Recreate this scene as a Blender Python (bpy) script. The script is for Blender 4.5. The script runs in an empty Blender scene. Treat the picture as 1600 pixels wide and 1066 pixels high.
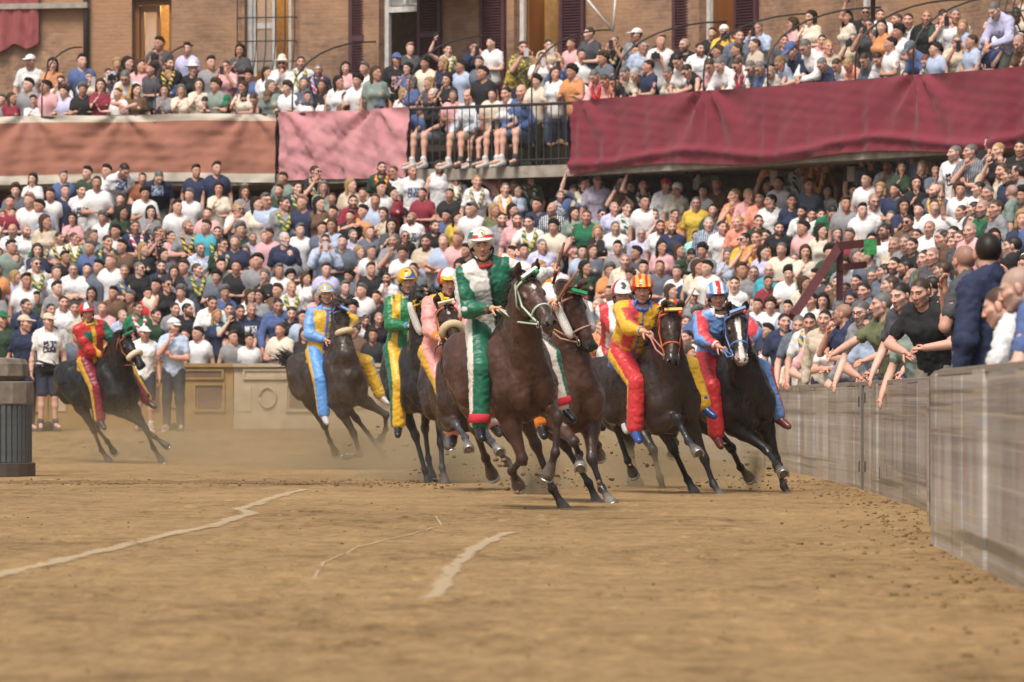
import bpy, math, random, time
import numpy as np
from mathutils import Vector, Matrix

T0 = time.time()
random.seed(7)
RNG = np.random.RandomState(11)
scene = bpy.context.scene
COL = scene.collection

# ------------------------------------------------------------------ camera
F_PX, CAM_H, HORIZON = 8888.9, 0.92, 626.0        # focal length and horizon in photo pixels
cam_data = bpy.data.cameras.new("camera")
cam_data.lens = 200.0
cam_data.sensor_width = 36.0
cam_data.shift_y = 93.0 / 1600.0
cam_data.clip_start = 0.5
cam_data.clip_end = 600.0
cam_data.dof.use_dof = True
cam_data.dof.focus_distance = 53.0
cam_data.dof.aperture_fstop = 6.0
cam = bpy.data.objects.new("camera", cam_data)
cam.location = (0, 0, CAM_H)
cam.rotation_euler = (math.radians(90), 0, 0)
COL.objects.link(cam)
scene.camera = cam

# ------------------------------------------------------------------ sky, sun, exposure (late, open shade)
SUN_EL, SUN_ROT = math.radians(55), math.radians(200)
world = bpy.data.worlds.new("World")
scene.world = world
world.use_nodes = True
wn = world.node_tree.nodes
bg = wn["Background"]
sky = wn.new("ShaderNodeTexSky")
sky.sky_type = 'NISHITA'
sky.sun_disc = False
sky.sun_elevation = SUN_EL
sky.sun_rotation = SUN_ROT
sky.air_density = 1.0
sky.dust_density = 3.0
hs = wn.new("ShaderNodeHueSaturation")
hs.inputs["Saturation"].default_value = 0.22
world.node_tree.links.new(sky.outputs[0], hs.inputs["Color"])
world.node_tree.links.new(hs.outputs[0], bg.inputs["Color"])
bg.inputs["Strength"].default_value = 0.075
sun_data = bpy.data.lights.new("sun", 'SUN')
sun_data.energy = 1.9
sun_data.angle = math.radians(22)
sun_data.color = (1.0, 0.905, 0.79)
sun = bpy.data.objects.new("sun", sun_data)
sun.rotation_euler = (math.radians(90) - SUN_EL, 0, math.radians(-25))
COL.objects.link(sun)
vs = scene.view_settings
vs.view_transform = 'Standard'
vs.look = 'None'
vs.exposure = 0.88
vs.gamma = 1.0
vs.use_curve_mapping = False
scene.cycles.max_bounces = 5
scene.cycles.diffuse_bounces = 3
scene.cycles.glossy_bounces = 2
scene.cycles.transmission_bounces = 2
scene.cycles.transparent_max_bounces = 6
scene.cycles.volume_bounces = 0

# ------------------------------------------------------------------ helpers
def nrm(v):
    v = np.asarray(v, float)
    return v / (np.linalg.norm(v) + 1e-12)

def at(px, py, d):
    """Point of the world seen at photo pixel (px, py), d metres in front of the camera."""
    return np.array([(px - 800) / F_PX * d, d, CAM_H + (HORIZON - py) / F_PX * d])

def on_ground(px, py):
    d = CAM_H * F_PX / (py - HORIZON)
    return np.array([(px - 800) / F_PX * d, d, 0.0])

def proj(p):
    return 800 + F_PX * p[0] / p[1], HORIZON - F_PX * (p[2] - CAM_H) / p[1]

def reach(a, px, py, L, sgn):
    """End of a bone of length L from a that is seen at (px, py); sgn -1 nearer, +1 farther."""
    o = np.array([0, 0, CAM_H])
    dr = nrm([(px - 800) / F_PX, 1, (HORIZON - py) / F_PX])
    a = np.asarray(a, float)
    c = o + dr * np.dot(a - o, dr)
    h = np.linalg.norm(a - c)
    if sgn == 0 or h >= L:
        if sgn == 0 and h < L:
            return c
        return a + (c - a) / h * min(h, L * 1.1)
    return c + dr * sgn * math.sqrt(L * L - h * h)

def srgb(r, g, b):
    f = lambda c: c / 12.92 if c <= 0.04045 else ((c + 0.055) / 1.055) ** 2.4
    return (f(r / 255), f(g / 255), f(b / 255))

def link(o, parent=None):
    COL.objects.link(o)
    if parent is not None:
        o.parent = parent
    return o

def obj(name, me, mat=None, parent=None, loc=None, rotz=0.0, color=None):
    o = bpy.data.objects.new(name, me)
    if mat is not None and me is not None and not me.materials:
        me.materials.append(mat)
    if loc is not None:
        o.location = loc
    if rotz:
        o.rotation_euler = (0, 0, rotz)
    if color is not None:
        o.color = (*color[:3], 1)
    return link(o, parent)

def tag(o, label=None, cat=None, group=None, kind=None):
    if label: o["label"] = label
    if cat: o["category"] = cat
    if group: o["group"] = group
    if kind: o["kind"] = kind
    return o

def empty(name, loc, label=None, cat=None, group=None, kind=None, rotz=0.0):
    o = bpy.data.objects.new(name, None)
    o.location = loc
    o.rotation_euler = (0, 0, rotz)
    link(o)
    return tag(o, label, cat, group, kind)

def mesh_np(name, V, faces, smooth=True, col=None, attrs=None):
    """faces: (n,4) or (n,3) int array, or list of tuples."""
    me = bpy.data.meshes.new(name)
    V = np.asarray(V, np.float32)
    if isinstance(faces, np.ndarray):
        n, k = faces.shape
        me.vertices.add(len(V)); me.vertices.foreach_set("co", V.ravel())
        me.loops.add(n * k); me.loops.foreach_set("vertex_index", faces.astype(np.int32).ravel())
        me.polygons.add(n)
        me.polygons.foreach_set("loop_start", np.arange(0, n * k, k, dtype=np.int32))
        me.update(calc_edges=True)
    else:
        me.from_pydata([tuple(v) for v in V], [], faces)
        me.update()
    if smooth:
        me.polygons.foreach_set("use_smooth", np.ones(len(me.polygons), bool))
    if col is not None:
        a = me.color_attributes.new("col", 'FLOAT_COLOR', 'POINT')
        c = np.ones((len(V), 4), np.float32); c[:, :3] = col
        a.data.foreach_set("color", c.ravel())
    for k_, v_ in (attrs or {}).items():
        a = me.attributes.new(k_, 'FLOAT', 'POINT')
        a.data.foreach_set("value", np.asarray(v_, np.float32))
    return me

class MB:
    """Collects boxes, tubes and quads into one mesh."""
    def __init__(s): s.v, s.f = [], []
    def add(s, V, Fc):
        n = len(s.v); s.v += [tuple(map(float, p)) for p in V]; s.f += [tuple(i + n for i in f) for f in Fc]; return s
    def box(s, c, size, R=None):
        h = np.array(size) / 2
        P = np.array([[x, y, z] for x in (-1, 1) for y in (-1, 1) for z in (-1, 1)]) * h
        if R is not None: P = P @ np.array(R).T
        return s.add(P + np.array(c), [(0, 1, 3, 2), (4, 6, 7, 5), (0, 4, 5, 1), (2, 3, 7, 6), (0, 2, 6, 4), (1, 5, 7, 3)])
    def tube(s, pts, r, n=6, cap=True, squash=None):
        pts = [np.asarray(p, float) for p in pts]
        rs = r if hasattr(r, '__len__') else [r] * len(pts)
        V, Fc = [], []
        up = np.array([0.13, 0.21, 0.97])
        for i, p in enumerate(pts):
            t = nrm(pts[min(i + 1, len(pts) - 1)] - pts[max(i - 1, 0)])
            a = np.cross(t, up)
            if np.linalg.norm(a) < 0.15: a = np.cross(t, [1, 0.1, 0])
            a = nrm(a); b = np.cross(t, a)
            for k in range(n):
                w = 2 * math.pi * k / n
                V.append(p + rs[i] * (a * math.cos(w) + b * math.sin(w) * (squash or 1)))
        for i in range(len(pts) - 1):
            for k in range(n):
                k2 = (k + 1) % n
                Fc.append((i * n + k, i * n + k2, (i + 1) * n + k2, (i + 1) * n + k))
        if cap:
            Fc.append(tuple(range(n - 1, -1, -1))); m = (len(pts) - 1) * n
            Fc.append(tuple(m + k for k in range(n)))
        return s.add(V, Fc)
    def ball(s, c, r, n=8, m=6):
        r = np.array(r) * np.ones(3)
        V = [np.array(c) + r * [0, 0, 1]]
        for i in range(1, m):
            a = math.pi * i / m
            for k in range(n):
                w = 2 * math.pi * k / n
                V.append(np.array(c) + r * [math.sin(a) * math.cos(w), math.sin(a) * math.sin(w), math.cos(a)])
        V.append(np.array(c) - r * [0, 0, 1])
        Fc = [(0, 1 + k, 1 + (k + 1) % n) for k in range(n)]
        for i in range(m - 2):
            for k in range(n):
                k2 = (k + 1) % n
                Fc.append((1 + i * n + k, 1 + (i + 1) * n + k, 1 + (i + 1) * n + k2, 1 + i * n + k2))
        e = len(V) - 1; b = 1 + (m - 2) * n
        Fc += [(e, b + (k + 1) % n, b + k) for k in range(n)]
        return s.add(V, Fc)
    def mesh(s, name, smooth=False):
        return mesh_np(name, s.v, s.f, smooth)

# ---- smooth-union distance fields turned into one continuous surface
def cone(a, b, ra, rb, tag=0, k=0.03, lat=None, lf=1.0, sub=False):
    return dict(t='c', a=np.asarray(a, float), b=np.asarray(b, float), ra=ra, rb=rb, tag=tag, k=k,
                lat=None if lat is None else nrm(lat), lf=lf, sub=sub)

def ell(c, r, tag=0, k=0.03, R=None, sub=False):
    return dict(t='e', c=np.asarray(c, float), r=np.asarray(r, float) * np.ones(3), tag=tag, k=k,
                R=np.eye(3) if R is None else np.asarray(R, float), sub=sub)

def cutp(n, d, k=0.01):
    """removes the half space n.p > d"""
    return dict(t='p', n=nrm(n), d=d, tag=-1, k=k, sub=True)

def pdist(p, X):
    if p['t'] == 'c':
        ab = p['b'] - p['a']; q = X - p['a']
        t = np.clip(q @ ab / (ab @ ab + 1e-12), 0, 1)
        q = q - t[..., None] * ab
        if p['lat'] is not None:
            l = q @ p['lat']
            q = q + ((p['lf'] - 1) * l)[..., None] * p['lat']
        return np.sqrt((q * q).sum(-1)) - (p['ra'] + t * (p['rb'] - p['ra']))
    if p['t'] == 'e':
        q = (X - p['c']) @ p['R']
        k0 = np.sqrt(((q / p['r']) ** 2).sum(-1)); k1 = np.sqrt(((q / p['r'] ** 2) ** 2).sum(-1)) + 1e-9
        return k0 * (k0 - 1) / k1
    return p['d'] - X @ p['n']

def pbox(p):
    m = p['k'] + 0.035
    if p['t'] == 'c':
        r = max(p['ra'], p['rb']) / min(1.0, p['lf']) + m
        return np.minimum(p['a'], p['b']) - r, np.maximum(p['a'], p['b']) + r
    if p['t'] == 'e':
        e = np.sqrt(((p['R'] * p['r']) ** 2).sum(1)) + m
        return p['c'] - e, p['c'] + e
    return None

def axis(lo, hi, res, bands):
    x = [lo]
    while x[-1] < hi:
        st = res
        for (a, b, r) in bands:
            if a - res < x[-1] < b: st = min(st, r)
        x.append(x[-1] + st)
    return np.array(x)

def sdf_mesh(prims, res, fine=()):
    """fine: (centre, half size, res) boxes where the grid is refined. Returns V, quads."""
    lo = np.full(3, 1e9); hi = -lo
    for p in prims:
        if p['sub']: continue
        a, b = pbox(p); lo = np.minimum(lo, a); hi = np.maximum(hi, b)
    ax = [axis(lo[i], hi[i], res, [(c[i] - h[i], c[i] + h[i], r) for c, h, r in fine]) for i in range(3)]
    G = np.full([len(a) for a in ax], 9.0, np.float32)
    for p in prims:
        bx = pbox(p)
        if bx is None: bx = (lo, hi)
        sl = []
        for i in range(3):
            i0 = max(int(np.searchsorted(ax[i], bx[0][i])) - 1, 0); i1 = int(np.searchsorted(ax[i], bx[1][i])) + 1
            sl.append(slice(i0, max(i1, i0 + 1)))
        sub = [ax[i][sl[i]] for i in range(3)]
        if min(len(s) for s in sub) == 0: continue
        X = np.stack(np.meshgrid(*sub, indexing='ij'), -1)
        d = pdist(p, X); k = p['k']; g = G[tuple(sl)]
        if p['sub']:
            d = -d; h = np.clip(0.5 - 0.5 * (d - g) / k, 0, 1)
            g2 = d + (g - d) * h + k * h * (1 - h)
        else:
            h = np.clip(0.5 + 0.5 * (d - g) / k, 0, 1)
            g2 = d + (g - d) * h - k * h * (1 - h)
        G[tuple(sl)] = g2
    return surface_nets(G, ax)

def surface_nets(G, ax):
    G[0] = G[-1] = 9; G[:, 0] = G[:, -1] = 9; G[:, :, 0] = G[:, :, -1] = 9
    n = np.array(G.shape) - 1
    S = G < 0
    acc = {}
    cnt = np.zeros(int(np.prod(n)), np.float32); P = np.zeros((int(np.prod(n)), 3), np.float64)
    quads = []
    cid = lambda I: (I[:, 0] * n[1] + I[:, 1]) * n[2] + I[:, 2]
    for a in range(3):
        s0 = [slice(None)] * 3; s1 = [slice(None)] * 3
        s0[a] = slice(0, -1); s1[a] = slice(1, None)
        I = np.argwhere(S[tuple(s0)] != S[tuple(s1)])
        if len(I) == 0: continue
        J = I.copy(); J[:, a] += 1
        f0 = G[I[:, 0], I[:, 1], I[:, 2]]; f1 = G[J[:, 0], J[:, 1], J[:, 2]]
        t = np.clip(f0 / (f0 - f1), 0.02, 0.98)
        p0 = np.stack([ax[i][I[:, i]] for i in range(3)], 1); p1 = np.stack([ax[i][J[:, i]] for i in range(3)], 1)
        pt = p0 + t[:, None] * (p1 - p0)
        b, c = (a + 1) % 3, (a + 2) % 3
        q = []
        for (db, dc) in ((-1, -1), (0, -1), (0, 0), (-1, 0)):
            K = I.copy(); K[:, b] += db; K[:, c] += dc
            k = cid(K); q.append(k)
            np.add.at(cnt, k, 1); np.add.at(P, k, pt)
        q = np.stack(q, 1)
        ins = S[I[:, 0], I[:, 1], I[:, 2]]
        q[~ins] = q[~ins][:, ::-1]
        quads.append(q)
    Q = np.concatenate(quads)
    used = np.nonzero(cnt)[0]
    remap = np.full(len(cnt), -1, np.int64); remap[used] = np.arange(len(used))
    return P[used] / cnt[used][:, None], remap[Q]

def smooth_mesh(V, Q, it=1, f=0.5):
    for _ in range(it):
        A = np.zeros_like(V); c = np.zeros(len(V))
        for i in range(4):
            for j in ((i + 1) % 4, (i + 3) % 4):
                np.add.at(A, Q[:, i], V[Q[:, j]]); np.add.at(c, Q[:, i], 1)
        V = V + f * (A / np.maximum(c, 1)[:, None] - V)
    return V

def vnormals(V, Q):
    fn = np.cross(V[Q[:, 2]] - V[Q[:, 0]], V[Q[:, 3]] - V[Q[:, 1]])
    N = np.zeros_like(V)
    for i in range(4): np.add.at(N, Q[:, i], fn)
    return N / (np.linalg.norm(N, axis=1)[:, None] + 1e-12)

def near(prims, V):
    """distance of each vertex to every additive prim -> (ids of nearest, matrix)"""
    add = [p for p in prims if not p['sub']]
    D = np.stack([pdist(p, V) for p in add], 1)
    return add, D

_ph = RNG.uniform(0, 6.28, (24, 3)); _dr = RNG.normal(size=(24, 3)); _dr /= np.linalg.norm(_dr, axis=1)[:, None]
def wob(X, scale, seed=0):
    """smooth pseudo noise about -1..1"""
    X = np.asarray(X, float) / scale
    r = 0
    for i in range(6):
        j = (i + seed * 5) % 24
        w = X @ _dr[j] * 6.28 + _ph[j][0] + 1.3 * np.sin(X @ _dr[(j + 7) % 24] * 4.1 + _ph[j][1])
        r = r + np.sin(w)
    return r / 3.2

# ------------------------------------------------------------------ materials
def new_mat(name):
    m = bpy.data.materials.new(name); m.use_nodes = True
    nt = m.node_tree
    return m, nt, nt.nodes, nt.nodes["Principled BSDF"], (lambda a, b: nt.links.new(a, b))

def add_bump(nt, N, L, B, scale, dist=0.01, strength=0.4, coord='Object', stretch=(1, 1, 1), detail=4):
    tc = N.new("ShaderNodeTexCoord"); mp = N.new("ShaderNodeMapping"); mp.inputs["Scale"].default_value = stretch
    no = N.new("ShaderNodeTexNoise"); no.inputs["Scale"].default_value = scale; no.inputs["Detail"].default_value = detail
    bu = N.new("ShaderNodeBump"); bu.inputs["Distance"].default_value = dist; bu.inputs["Strength"].default_value = strength
    L(tc.outputs[coord], mp.inputs[0]); L(mp.outputs[0], no.inputs["Vector"]); L(no.outputs["Fac"], bu.inputs["Height"]); L(bu.outputs[0], B.inputs["Normal"])
    return no

def vary(nt, N, L, csock, noise_out, lo, hi):
    """multiply a colour by a noise remapped to lo..hi"""
    mr = N.new("ShaderNodeMapRange"); mr.inputs[1].default_value = 0.3; mr.inputs[2].default_value = 0.7
    mr.inputs[3].default_value = lo; mr.inputs[4].default_value = hi
    L(noise_out, mr.inputs[0])
    mx = N.new("ShaderNodeMix"); mx.data_type = 'RGBA'; mx.blend_type = 'MULTIPLY'; mx.inputs[0].default_value = 1
    L(csock, mx.inputs[6]); L(mr.outputs[0], mx.inputs[7])
    return mx.outputs[2]

def flat(name, c, rough=0.6, bump=None, metal=0.0, v=(0.8, 1.15), spec=0.5, stretch=(1, 1, 1)):
    m, nt, N, B, L = new_mat(name)
    B.inputs["Roughness"].default_value = rough; B.inputs["Metallic"].default_value = metal
    B.inputs["Specular IOR Level"].default_value = spec
    rgb = N.new("ShaderNodeRGB"); rgb.outputs[0].default_value = (*c, 1)
    sc, di = bump or (20, 0.004)
    no = add_bump(nt, N, L, B, sc, di, stretch=stretch)
    L(vary(nt, N, L, rgb.outputs[0], no.outputs["Fac"], *v), B.inputs["Base Color"])
    return m

def vcol(name, rough=0.6, bump=(30, 0.004), spec=0.5, v=(0.85, 1.1), coat=0.0, sheen=0.0):
    m, nt, N, B, L = new_mat(name)
    B.inputs["Roughness"].default_value = rough; B.inputs["Specular IOR Level"].default_value = spec
    B.inputs["Coat Weight"].default_value = coat; B.inputs["Sheen Weight"].default_value = sheen
    at_ = N.new("ShaderNodeAttribute"); at_.attribute_name = "col"
    no = add_bump(nt, N, L, B, *bump)
    L(vary(nt, N, L, at_.outputs["Color"], no.outputs["Fac"], *v), B.inputs["Base Color"])
    return m

def objcol(name, rough=0.8, bump=(14, 0.02), v=(0.85, 1.12), pattern=None, sheen=0.0, spec=0.3):
    """colour from the object's own colour; pattern: stripes / print in a second tone (object property 'tone')"""
    m, nt, N, B, L = new_mat(name)
    B.inputs["Roughness"].default_value = rough; B.inputs["Sheen Weight"].default_value = sheen
    B.inputs["Specular IOR Level"].default_value = spec
    oi = N.new("ShaderNodeObjectInfo"); c = oi.outputs["Color"]
    tc = N.new("ShaderNodeTexCoord")
    if pattern:
        tn = N.new("ShaderNodeAttribute"); tn.attribute_type = 'OBJECT'; tn.attribute_name = "tone"
        if pattern == 'stripe' or pattern == 'band':
            w = N.new("ShaderNodeTexWave"); w.bands_direction = 'X' if pattern == 'stripe' else 'Z'
            w.inputs["Scale"].default_value = 9 if pattern == 'stripe' else 3.2; w.inputs["Distortion"].default_value = 0.6
            L(tc.outputs["Object"], w.inputs["Vector"]); fac = w.outputs["Fac"]
            cr = N.new("ShaderNodeMath"); cr.operation = 'GREATER_THAN'; cr.inputs[1].default_value = 0.62 if pattern == 'stripe' else 0.5
            L(fac, cr.inputs[0]); fac = cr.outputs[0]
        elif pattern == 'mottle':
            w = N.new("ShaderNodeTexVoronoi"); w.inputs["Scale"].default_value = 22
            L(tc.outputs["Object"], w.inputs["Vector"])
            cr = N.new("ShaderNodeMath"); cr.operation = 'LESS_THAN'; cr.inputs[1].default_value = 0.4
            L(w.outputs["Distance"], cr.inputs[0]); fac = cr.outputs[0]
        elif pattern == 'flag':
            w = N.new("ShaderNodeTexWave"); w.bands_direction = 'DIAGONAL'; w.inputs["Scale"].default_value = 5; w.inputs["Distortion"].default_value = 2.5
            L(tc.outputs["Object"], w.inputs["Vector"])
            cr = N.new("ShaderNodeMath"); cr.operation = 'GREATER_THAN'; cr.inputs[1].default_value = 0.5
            L(w.outputs["Fac"], cr.inputs[0]); fac = cr.outputs[0]
        else:   # print on the chest
            sx = N.new("ShaderNodeSeparateXYZ"); L(tc.outputs["Object"], sx.inputs[0])
            def inside(sock, lo, hi):
                a = N.new("ShaderNodeMath"); a.operation = 'GREATER_THAN'; a.inputs[1].default_value = lo
                b = N.new("ShaderNodeMath"); b.operation = 'LESS_THAN'; b.inputs[1].default_value = hi
                L(sock, a.inputs[0]); L(sock, b.inputs[0])
                mm = N.new("ShaderNodeMath"); mm.operation = 'MULTIPLY'; L(a.outputs[0], mm.inputs[0]); L(b.outputs[0], mm.inputs[1]); return mm.outputs[0]
            fx, fz, fy = inside(sx.outputs[0], -0.1, 0.1), inside(sx.outputs[2], 1.15, 1.33), inside(sx.outputs[1], -1, -0.05)
            no2 = N.new("ShaderNodeTexNoise"); no2.inputs["Scale"].default_value = 26; L(tc.outputs["Object"], no2.inputs["Vector"])
            g = N.new("ShaderNodeMath"); g.operation = 'GREATER_THAN'; g.inputs[1].default_value = 0.46; L(no2.outputs["Fac"], g.inputs[0])
            fac = g.outputs[0]
            for s_ in (fx, fz, fy):
                mm = N.new("ShaderNodeMath"); mm.operation = 'MULTIPLY'; L(fac, mm.inputs[0]); L(s_, mm.inputs[1]); fac = mm.outputs[0]
        mx = N.new("ShaderNodeMix"); mx.data_type = 'RGBA'; L(fac, mx.inputs[0]); L(c, mx.inputs[6]); L(tn.outputs["Color"], mx.inputs[7]); c = mx.outputs[2]
    no = add_bump(nt, N, L, B, *bump)
    L(vary(nt, N, L, c, no.outputs["Fac"], *v), B.inputs["Base Color"])
    return m

def skin_mat():
    m, nt, N, B, L = new_mat("skin")
    B.inputs["Roughness"].default_value = 0.5; B.inputs["Specular IOR Level"].default_value = 0.35
    oi = N.new("ShaderNodeObjectInfo")
    def A(n, t='GEOMETRY'):
        a = N.new("ShaderNodeAttribute"); a.attribute_name = n; a.attribute_type = t; return a
    no = add_bump(nt, N, L, B, 45, 0.002)
    c = vary(nt, N, L, oi.outputs["Color"], no.outputs["Fac"], 0.9, 1.08)
    def mixin(c, fac, col):
        mx = N.new("ShaderNodeMix"); mx.data_type = 'RGBA'; L(fac, mx.inputs[0]); L(c, mx.inputs[6])
        if isinstance(col, tuple): mx.inputs[7].default_value = (*col, 1)
        else: L(col, mx.inputs[7])
        return mx.outputs[2]
    # flush of cheeks, nose and ears; lips
    mx = N.new("ShaderNodeMix"); mx.data_type = 'RGBA'; mx.blend_type = 'MULTIPLY'
    L(A("flush").outputs["Fac"], mx.inputs[0]); L(c, mx.inputs[6]); mx.inputs[7].default_value = (1.0, 0.72, 0.66, 1); c = mx.outputs[2]
    c = mixin(c, A("lip").outputs["Fac"], (0.30, 0.10, 0.085))
    tone = A("hairtone", 'OBJECT').outputs["Color"]
    mm = N.new("ShaderNodeMath"); mm.operation = 'MULTIPLY'
    L(A("beardmask").outputs["Fac"], mm.inputs[0]); L(A("beard", 'OBJECT').outputs["Fac"], mm.inputs[1])
    c = mixin(c, mm.outputs[0], tone)
    mm = N.new("ShaderNodeMath"); mm.operation = 'MULTIPLY'
    L(A("scalp").outputs["Fac"], mm.inputs[0]); L(A("stubble", 'OBJECT').outputs["Fac"], mm.inputs[1])
    c = mixin(c, mm.outputs[0], tone)
    c = mixin(c, A("brow").outputs["Fac"], tone)
    c = mixin(c, A("white").outputs["Fac"], (0.62, 0.58, 0.55))
    c = mixin(c, A("eye_dark").outputs["Fac"], (0.03, 0.02, 0.015))
    c = mixin(c, A("mouth").outputs["Fac"], (0.05, 0.015, 0.015))
    L(c, B.inputs["Base Color"])
    return m

M = {}
M['skin'] = skin_mat()
M['cloth'] = objcol("cotton", 0.85)
M['stripe'] = objcol("striped_cotton", 0.85, pattern='stripe')
M['band'] = objcol("banded_cotton", 0.85, pattern='band')
M['print'] = objcol("printed_cotton", 0.85, pattern='print')
M['mottle'] = objcol("patterned_cotton", 0.85, pattern='mottle')
M['flag'] = objcol("silk_scarf", 0.55, pattern='flag')
M['hair'] = objcol("hair", 0.55, bump=(75, 0.03), v=(0.45, 1.5))
M['straw'] = objcol("straw", 0.8, bump=(90, 0.01))
M['gloss'] = objcol("dark_gloss", 0.25, bump=(30, 0.001), spec=0.5)
M['silk'] = vcol("silk", 0.42, (9, 0.035), 0.45, (0.88, 1.08), sheen=0.1)
M['enamel'] = vcol("helmet_enamel", 0.22, (8, 0.001), 0.5, (0.96, 1.03), coat=0.5)
M['coat'] = vcol("horse_coat", 0.33, (13, 0.022), 0.42, (0.75, 1.25))
def coat_mat(m):
    nt = m.node_tree; N = nt.nodes; B = N["Principled BSDF"]; tc = N.new("ShaderNodeTexCoord")
    n = N.new("ShaderNodeTexNoise"); n.inputs["Scale"].default_value = 5.5; n.inputs["Detail"].default_value = 6; n.inputs["Roughness"].default_value = .65
    mr = N.new("ShaderNodeMapRange"); mr.inputs[1].default_value = .38; mr.inputs[2].default_value = .62; mr.inputs[3].default_value = .22; mr.inputs[4].default_value = .55
    nt.links.new(tc.outputs["Object"], n.inputs["Vector"]); nt.links.new(n.outputs["Fac"], mr.inputs[0]); nt.links.new(mr.outputs[0], B.inputs["Roughness"])
coat_mat(M['coat'])
for n_ in M['silk'].node_tree.nodes:
    if n_.type == 'TEX_NOISE': n_.inputs['Detail'].default_value = 1.0
M['leather'] = objcol("leather", 0.5, bump=(60, 0.003))
M['fleece'] = objcol("sheepskin", 0.95, bump=(90, 0.03), v=(0.75, 1.15))
M['iron'] = flat("wrought_iron", (0.035, 0.033, 0.032), 0.55, (40, 0.003))
M['metal'] = flat("steel", (0.5, 0.5, 0.5), 0.35, (40, 0.001), metal=1)

# ------------------------------------------------------------------ people
def frame(o, up, fwd):
    """4x4 from a standing figure's space (facing -Y, z up) to the world, origin o"""
    u = nrm(up); f = np.asarray(fwd, float); f = nrm(f - u * np.dot(f, u))
    l = np.cross(u, f)
    T = np.eye(4); T[:3, 0] = l; T[:3, 1] = -f; T[:3, 2] = u; T[:3, 3] = o
    return T

def tp(T, p): return T[:3, :3] @ np.asarray(p, float) + T[:3, 3]
def rotx(a): c, s = math.cos(a), math.sin(a); return np.array([[1, 0, 0], [0, c, -s], [0, s, c]])
def rotz(a): c, s = math.cos(a), math.sin(a); return np.array([[c, -s, 0], [s, c, 0], [0, 0, 1]])
def roty(a): c, s = math.cos(a), math.sin(a); return np.array([[c, 0, s], [0, 1, 0], [-s, 0, c]])
def T4(R, o):
    T = np.eye(4); T[:3, :3] = R; T[:3, 3] = o; return T
HIPZ = 0.95
SKIN, HEAD, EYE, LIP, BROW, EARS, NOSE, HAND, TORSO, RARM, LARM, RLEG, LLEG, MOUTH = range(14)

def head_prims(T, mouth=0.0, sex='m', deep=0.0):
    R = T[:3, :3]; w = lambda *p: tp(T, p)
    j = 1.0 if sex == 'm' else 0.9
    P = [ell(w(0, 0.018, 0.035), (0.075, 0.097, 0.086), HEAD, 0.02, R),
         ell(w(0, -0.012, -0.012), (0.064 * (0.5 + 0.5 * j), 0.082, 0.095), HEAD, 0.02, R),
         cone(w(0, -0.05, -0.045), w(0, -0.062, -0.098), 0.036 * j, 0.024 * j, HEAD, 0.02),
         cone(w(0.05 * j, 0.0, -0.058), w(0.01, -0.064, -0.098), 0.02, 0.019, HEAD, 0.018),
         cone(w(-0.05 * j, 0.0, -0.058), w(-0.01, -0.064, -0.098), 0.02, 0.019, HEAD, 0.018),
         cone(w(0.035, -0.068, -0.018), w(0.058, -0.04, -0.01), 0.017, 0.016, HEAD, 0.014),
         cone(w(-0.035, -0.068, -0.018), w(-0.058, -0.04, -0.01), 0.017, 0.016, HEAD, 0.014),
         cone(w(0.012, -0.088, 0.029), w(0.046, -0.074, 0.026), 0.0095, 0.009, HEAD, 0.012),
         cone(w(-0.012, -0.088, 0.029), w(-0.046, -0.074, 0.026), 0.0095, 0.009, HEAD, 0.012),
         dict(ell(w(0.031, -0.098, 0.006), (0.021 + deep * .4, 0.017 + deep, 0.0085 + deep * .55), HEAD, 0.010, R, sub=True)),
         dict(ell(w(-0.031, -0.098, 0.006), (0.021 + deep * .4, 0.017 + deep, 0.0085 + deep * .55), HEAD, 0.010, R, sub=True)),
         ell(w(0.031, -0.076, 0.007), 0.0125, EYE, 0.003), ell(w(-0.031, -0.076, 0.007), 0.0125, EYE, 0.003),
         cone(w(0, -0.09, 0.018), w(0, -0.113, -0.028), 0.0085, 0.0115, NOSE, 0.01),
         ell(w(0.013, -0.1, -0.033), 0.009, NOSE, 0.006), ell(w(-0.013, -0.1, -0.033), 0.009, NOSE, 0.006),
         cone(w(-0.016, -0.092, -0.062), w(0.016, -0.092, -0.062), 0.0075, 0.0075, LIP, 0.006),
         cone(w(-0.013, -0.09, -0.075 - mouth * 0.5), w(0.013, -0.09, -0.075 - mouth * 0.5), 0.0085, 0.0085, LIP, 0.006),
         ell(w(0.076, 0.012, -0.002), (0.011, 0.021, 0.032), EARS, 0.006, R @ rotz(0.35)),
         ell(w(-0.076, 0.012, -0.002), (0.011, 0.021, 0.032), EARS, 0.006, R @ rotz(-0.35))]
    if mouth > 0:
        P.append(ell(w(0, -0.1, -0.069 - mouth * 0.25), (0.014, 0.022, 0.004 + mouth * 0.35), MOUTH, 0.004, R, sub=True))
    return P

def arm_prims(S, E, W, hd, tagv, thin=1.0):
    S, E, W = map(np.asarray, (S, E, W))
    hand_e = W + nrm(hd) * 0.085
    side = nrm(np.cross(hd, E - W + 1e-4)) if np.linalg.norm(np.cross(nrm(hd), nrm(E - W))) > 0.2 else nrm(np.cross(hd, [0.1, 0.2, 1]))
    m = (E + W) / 2 + (E - W) * 0.2
    return [cone(S, E, 0.049 * thin, 0.042 * thin, tagv, 0.02), ell(S + (E - S) * 0.4, 0.052 * thin, tagv, 0.03),
            cone(E, W, 0.041 * thin, 0.0265 * thin, tagv, 0.02), cone(m, W, 0.043 * thin, 0.026 * thin, tagv, 0.02),
            cone(W, hand_e, 0.026, 0.030, HAND, 0.02, lat=np.cross(hd, side), lf=1.7)], hand_e, side

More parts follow.
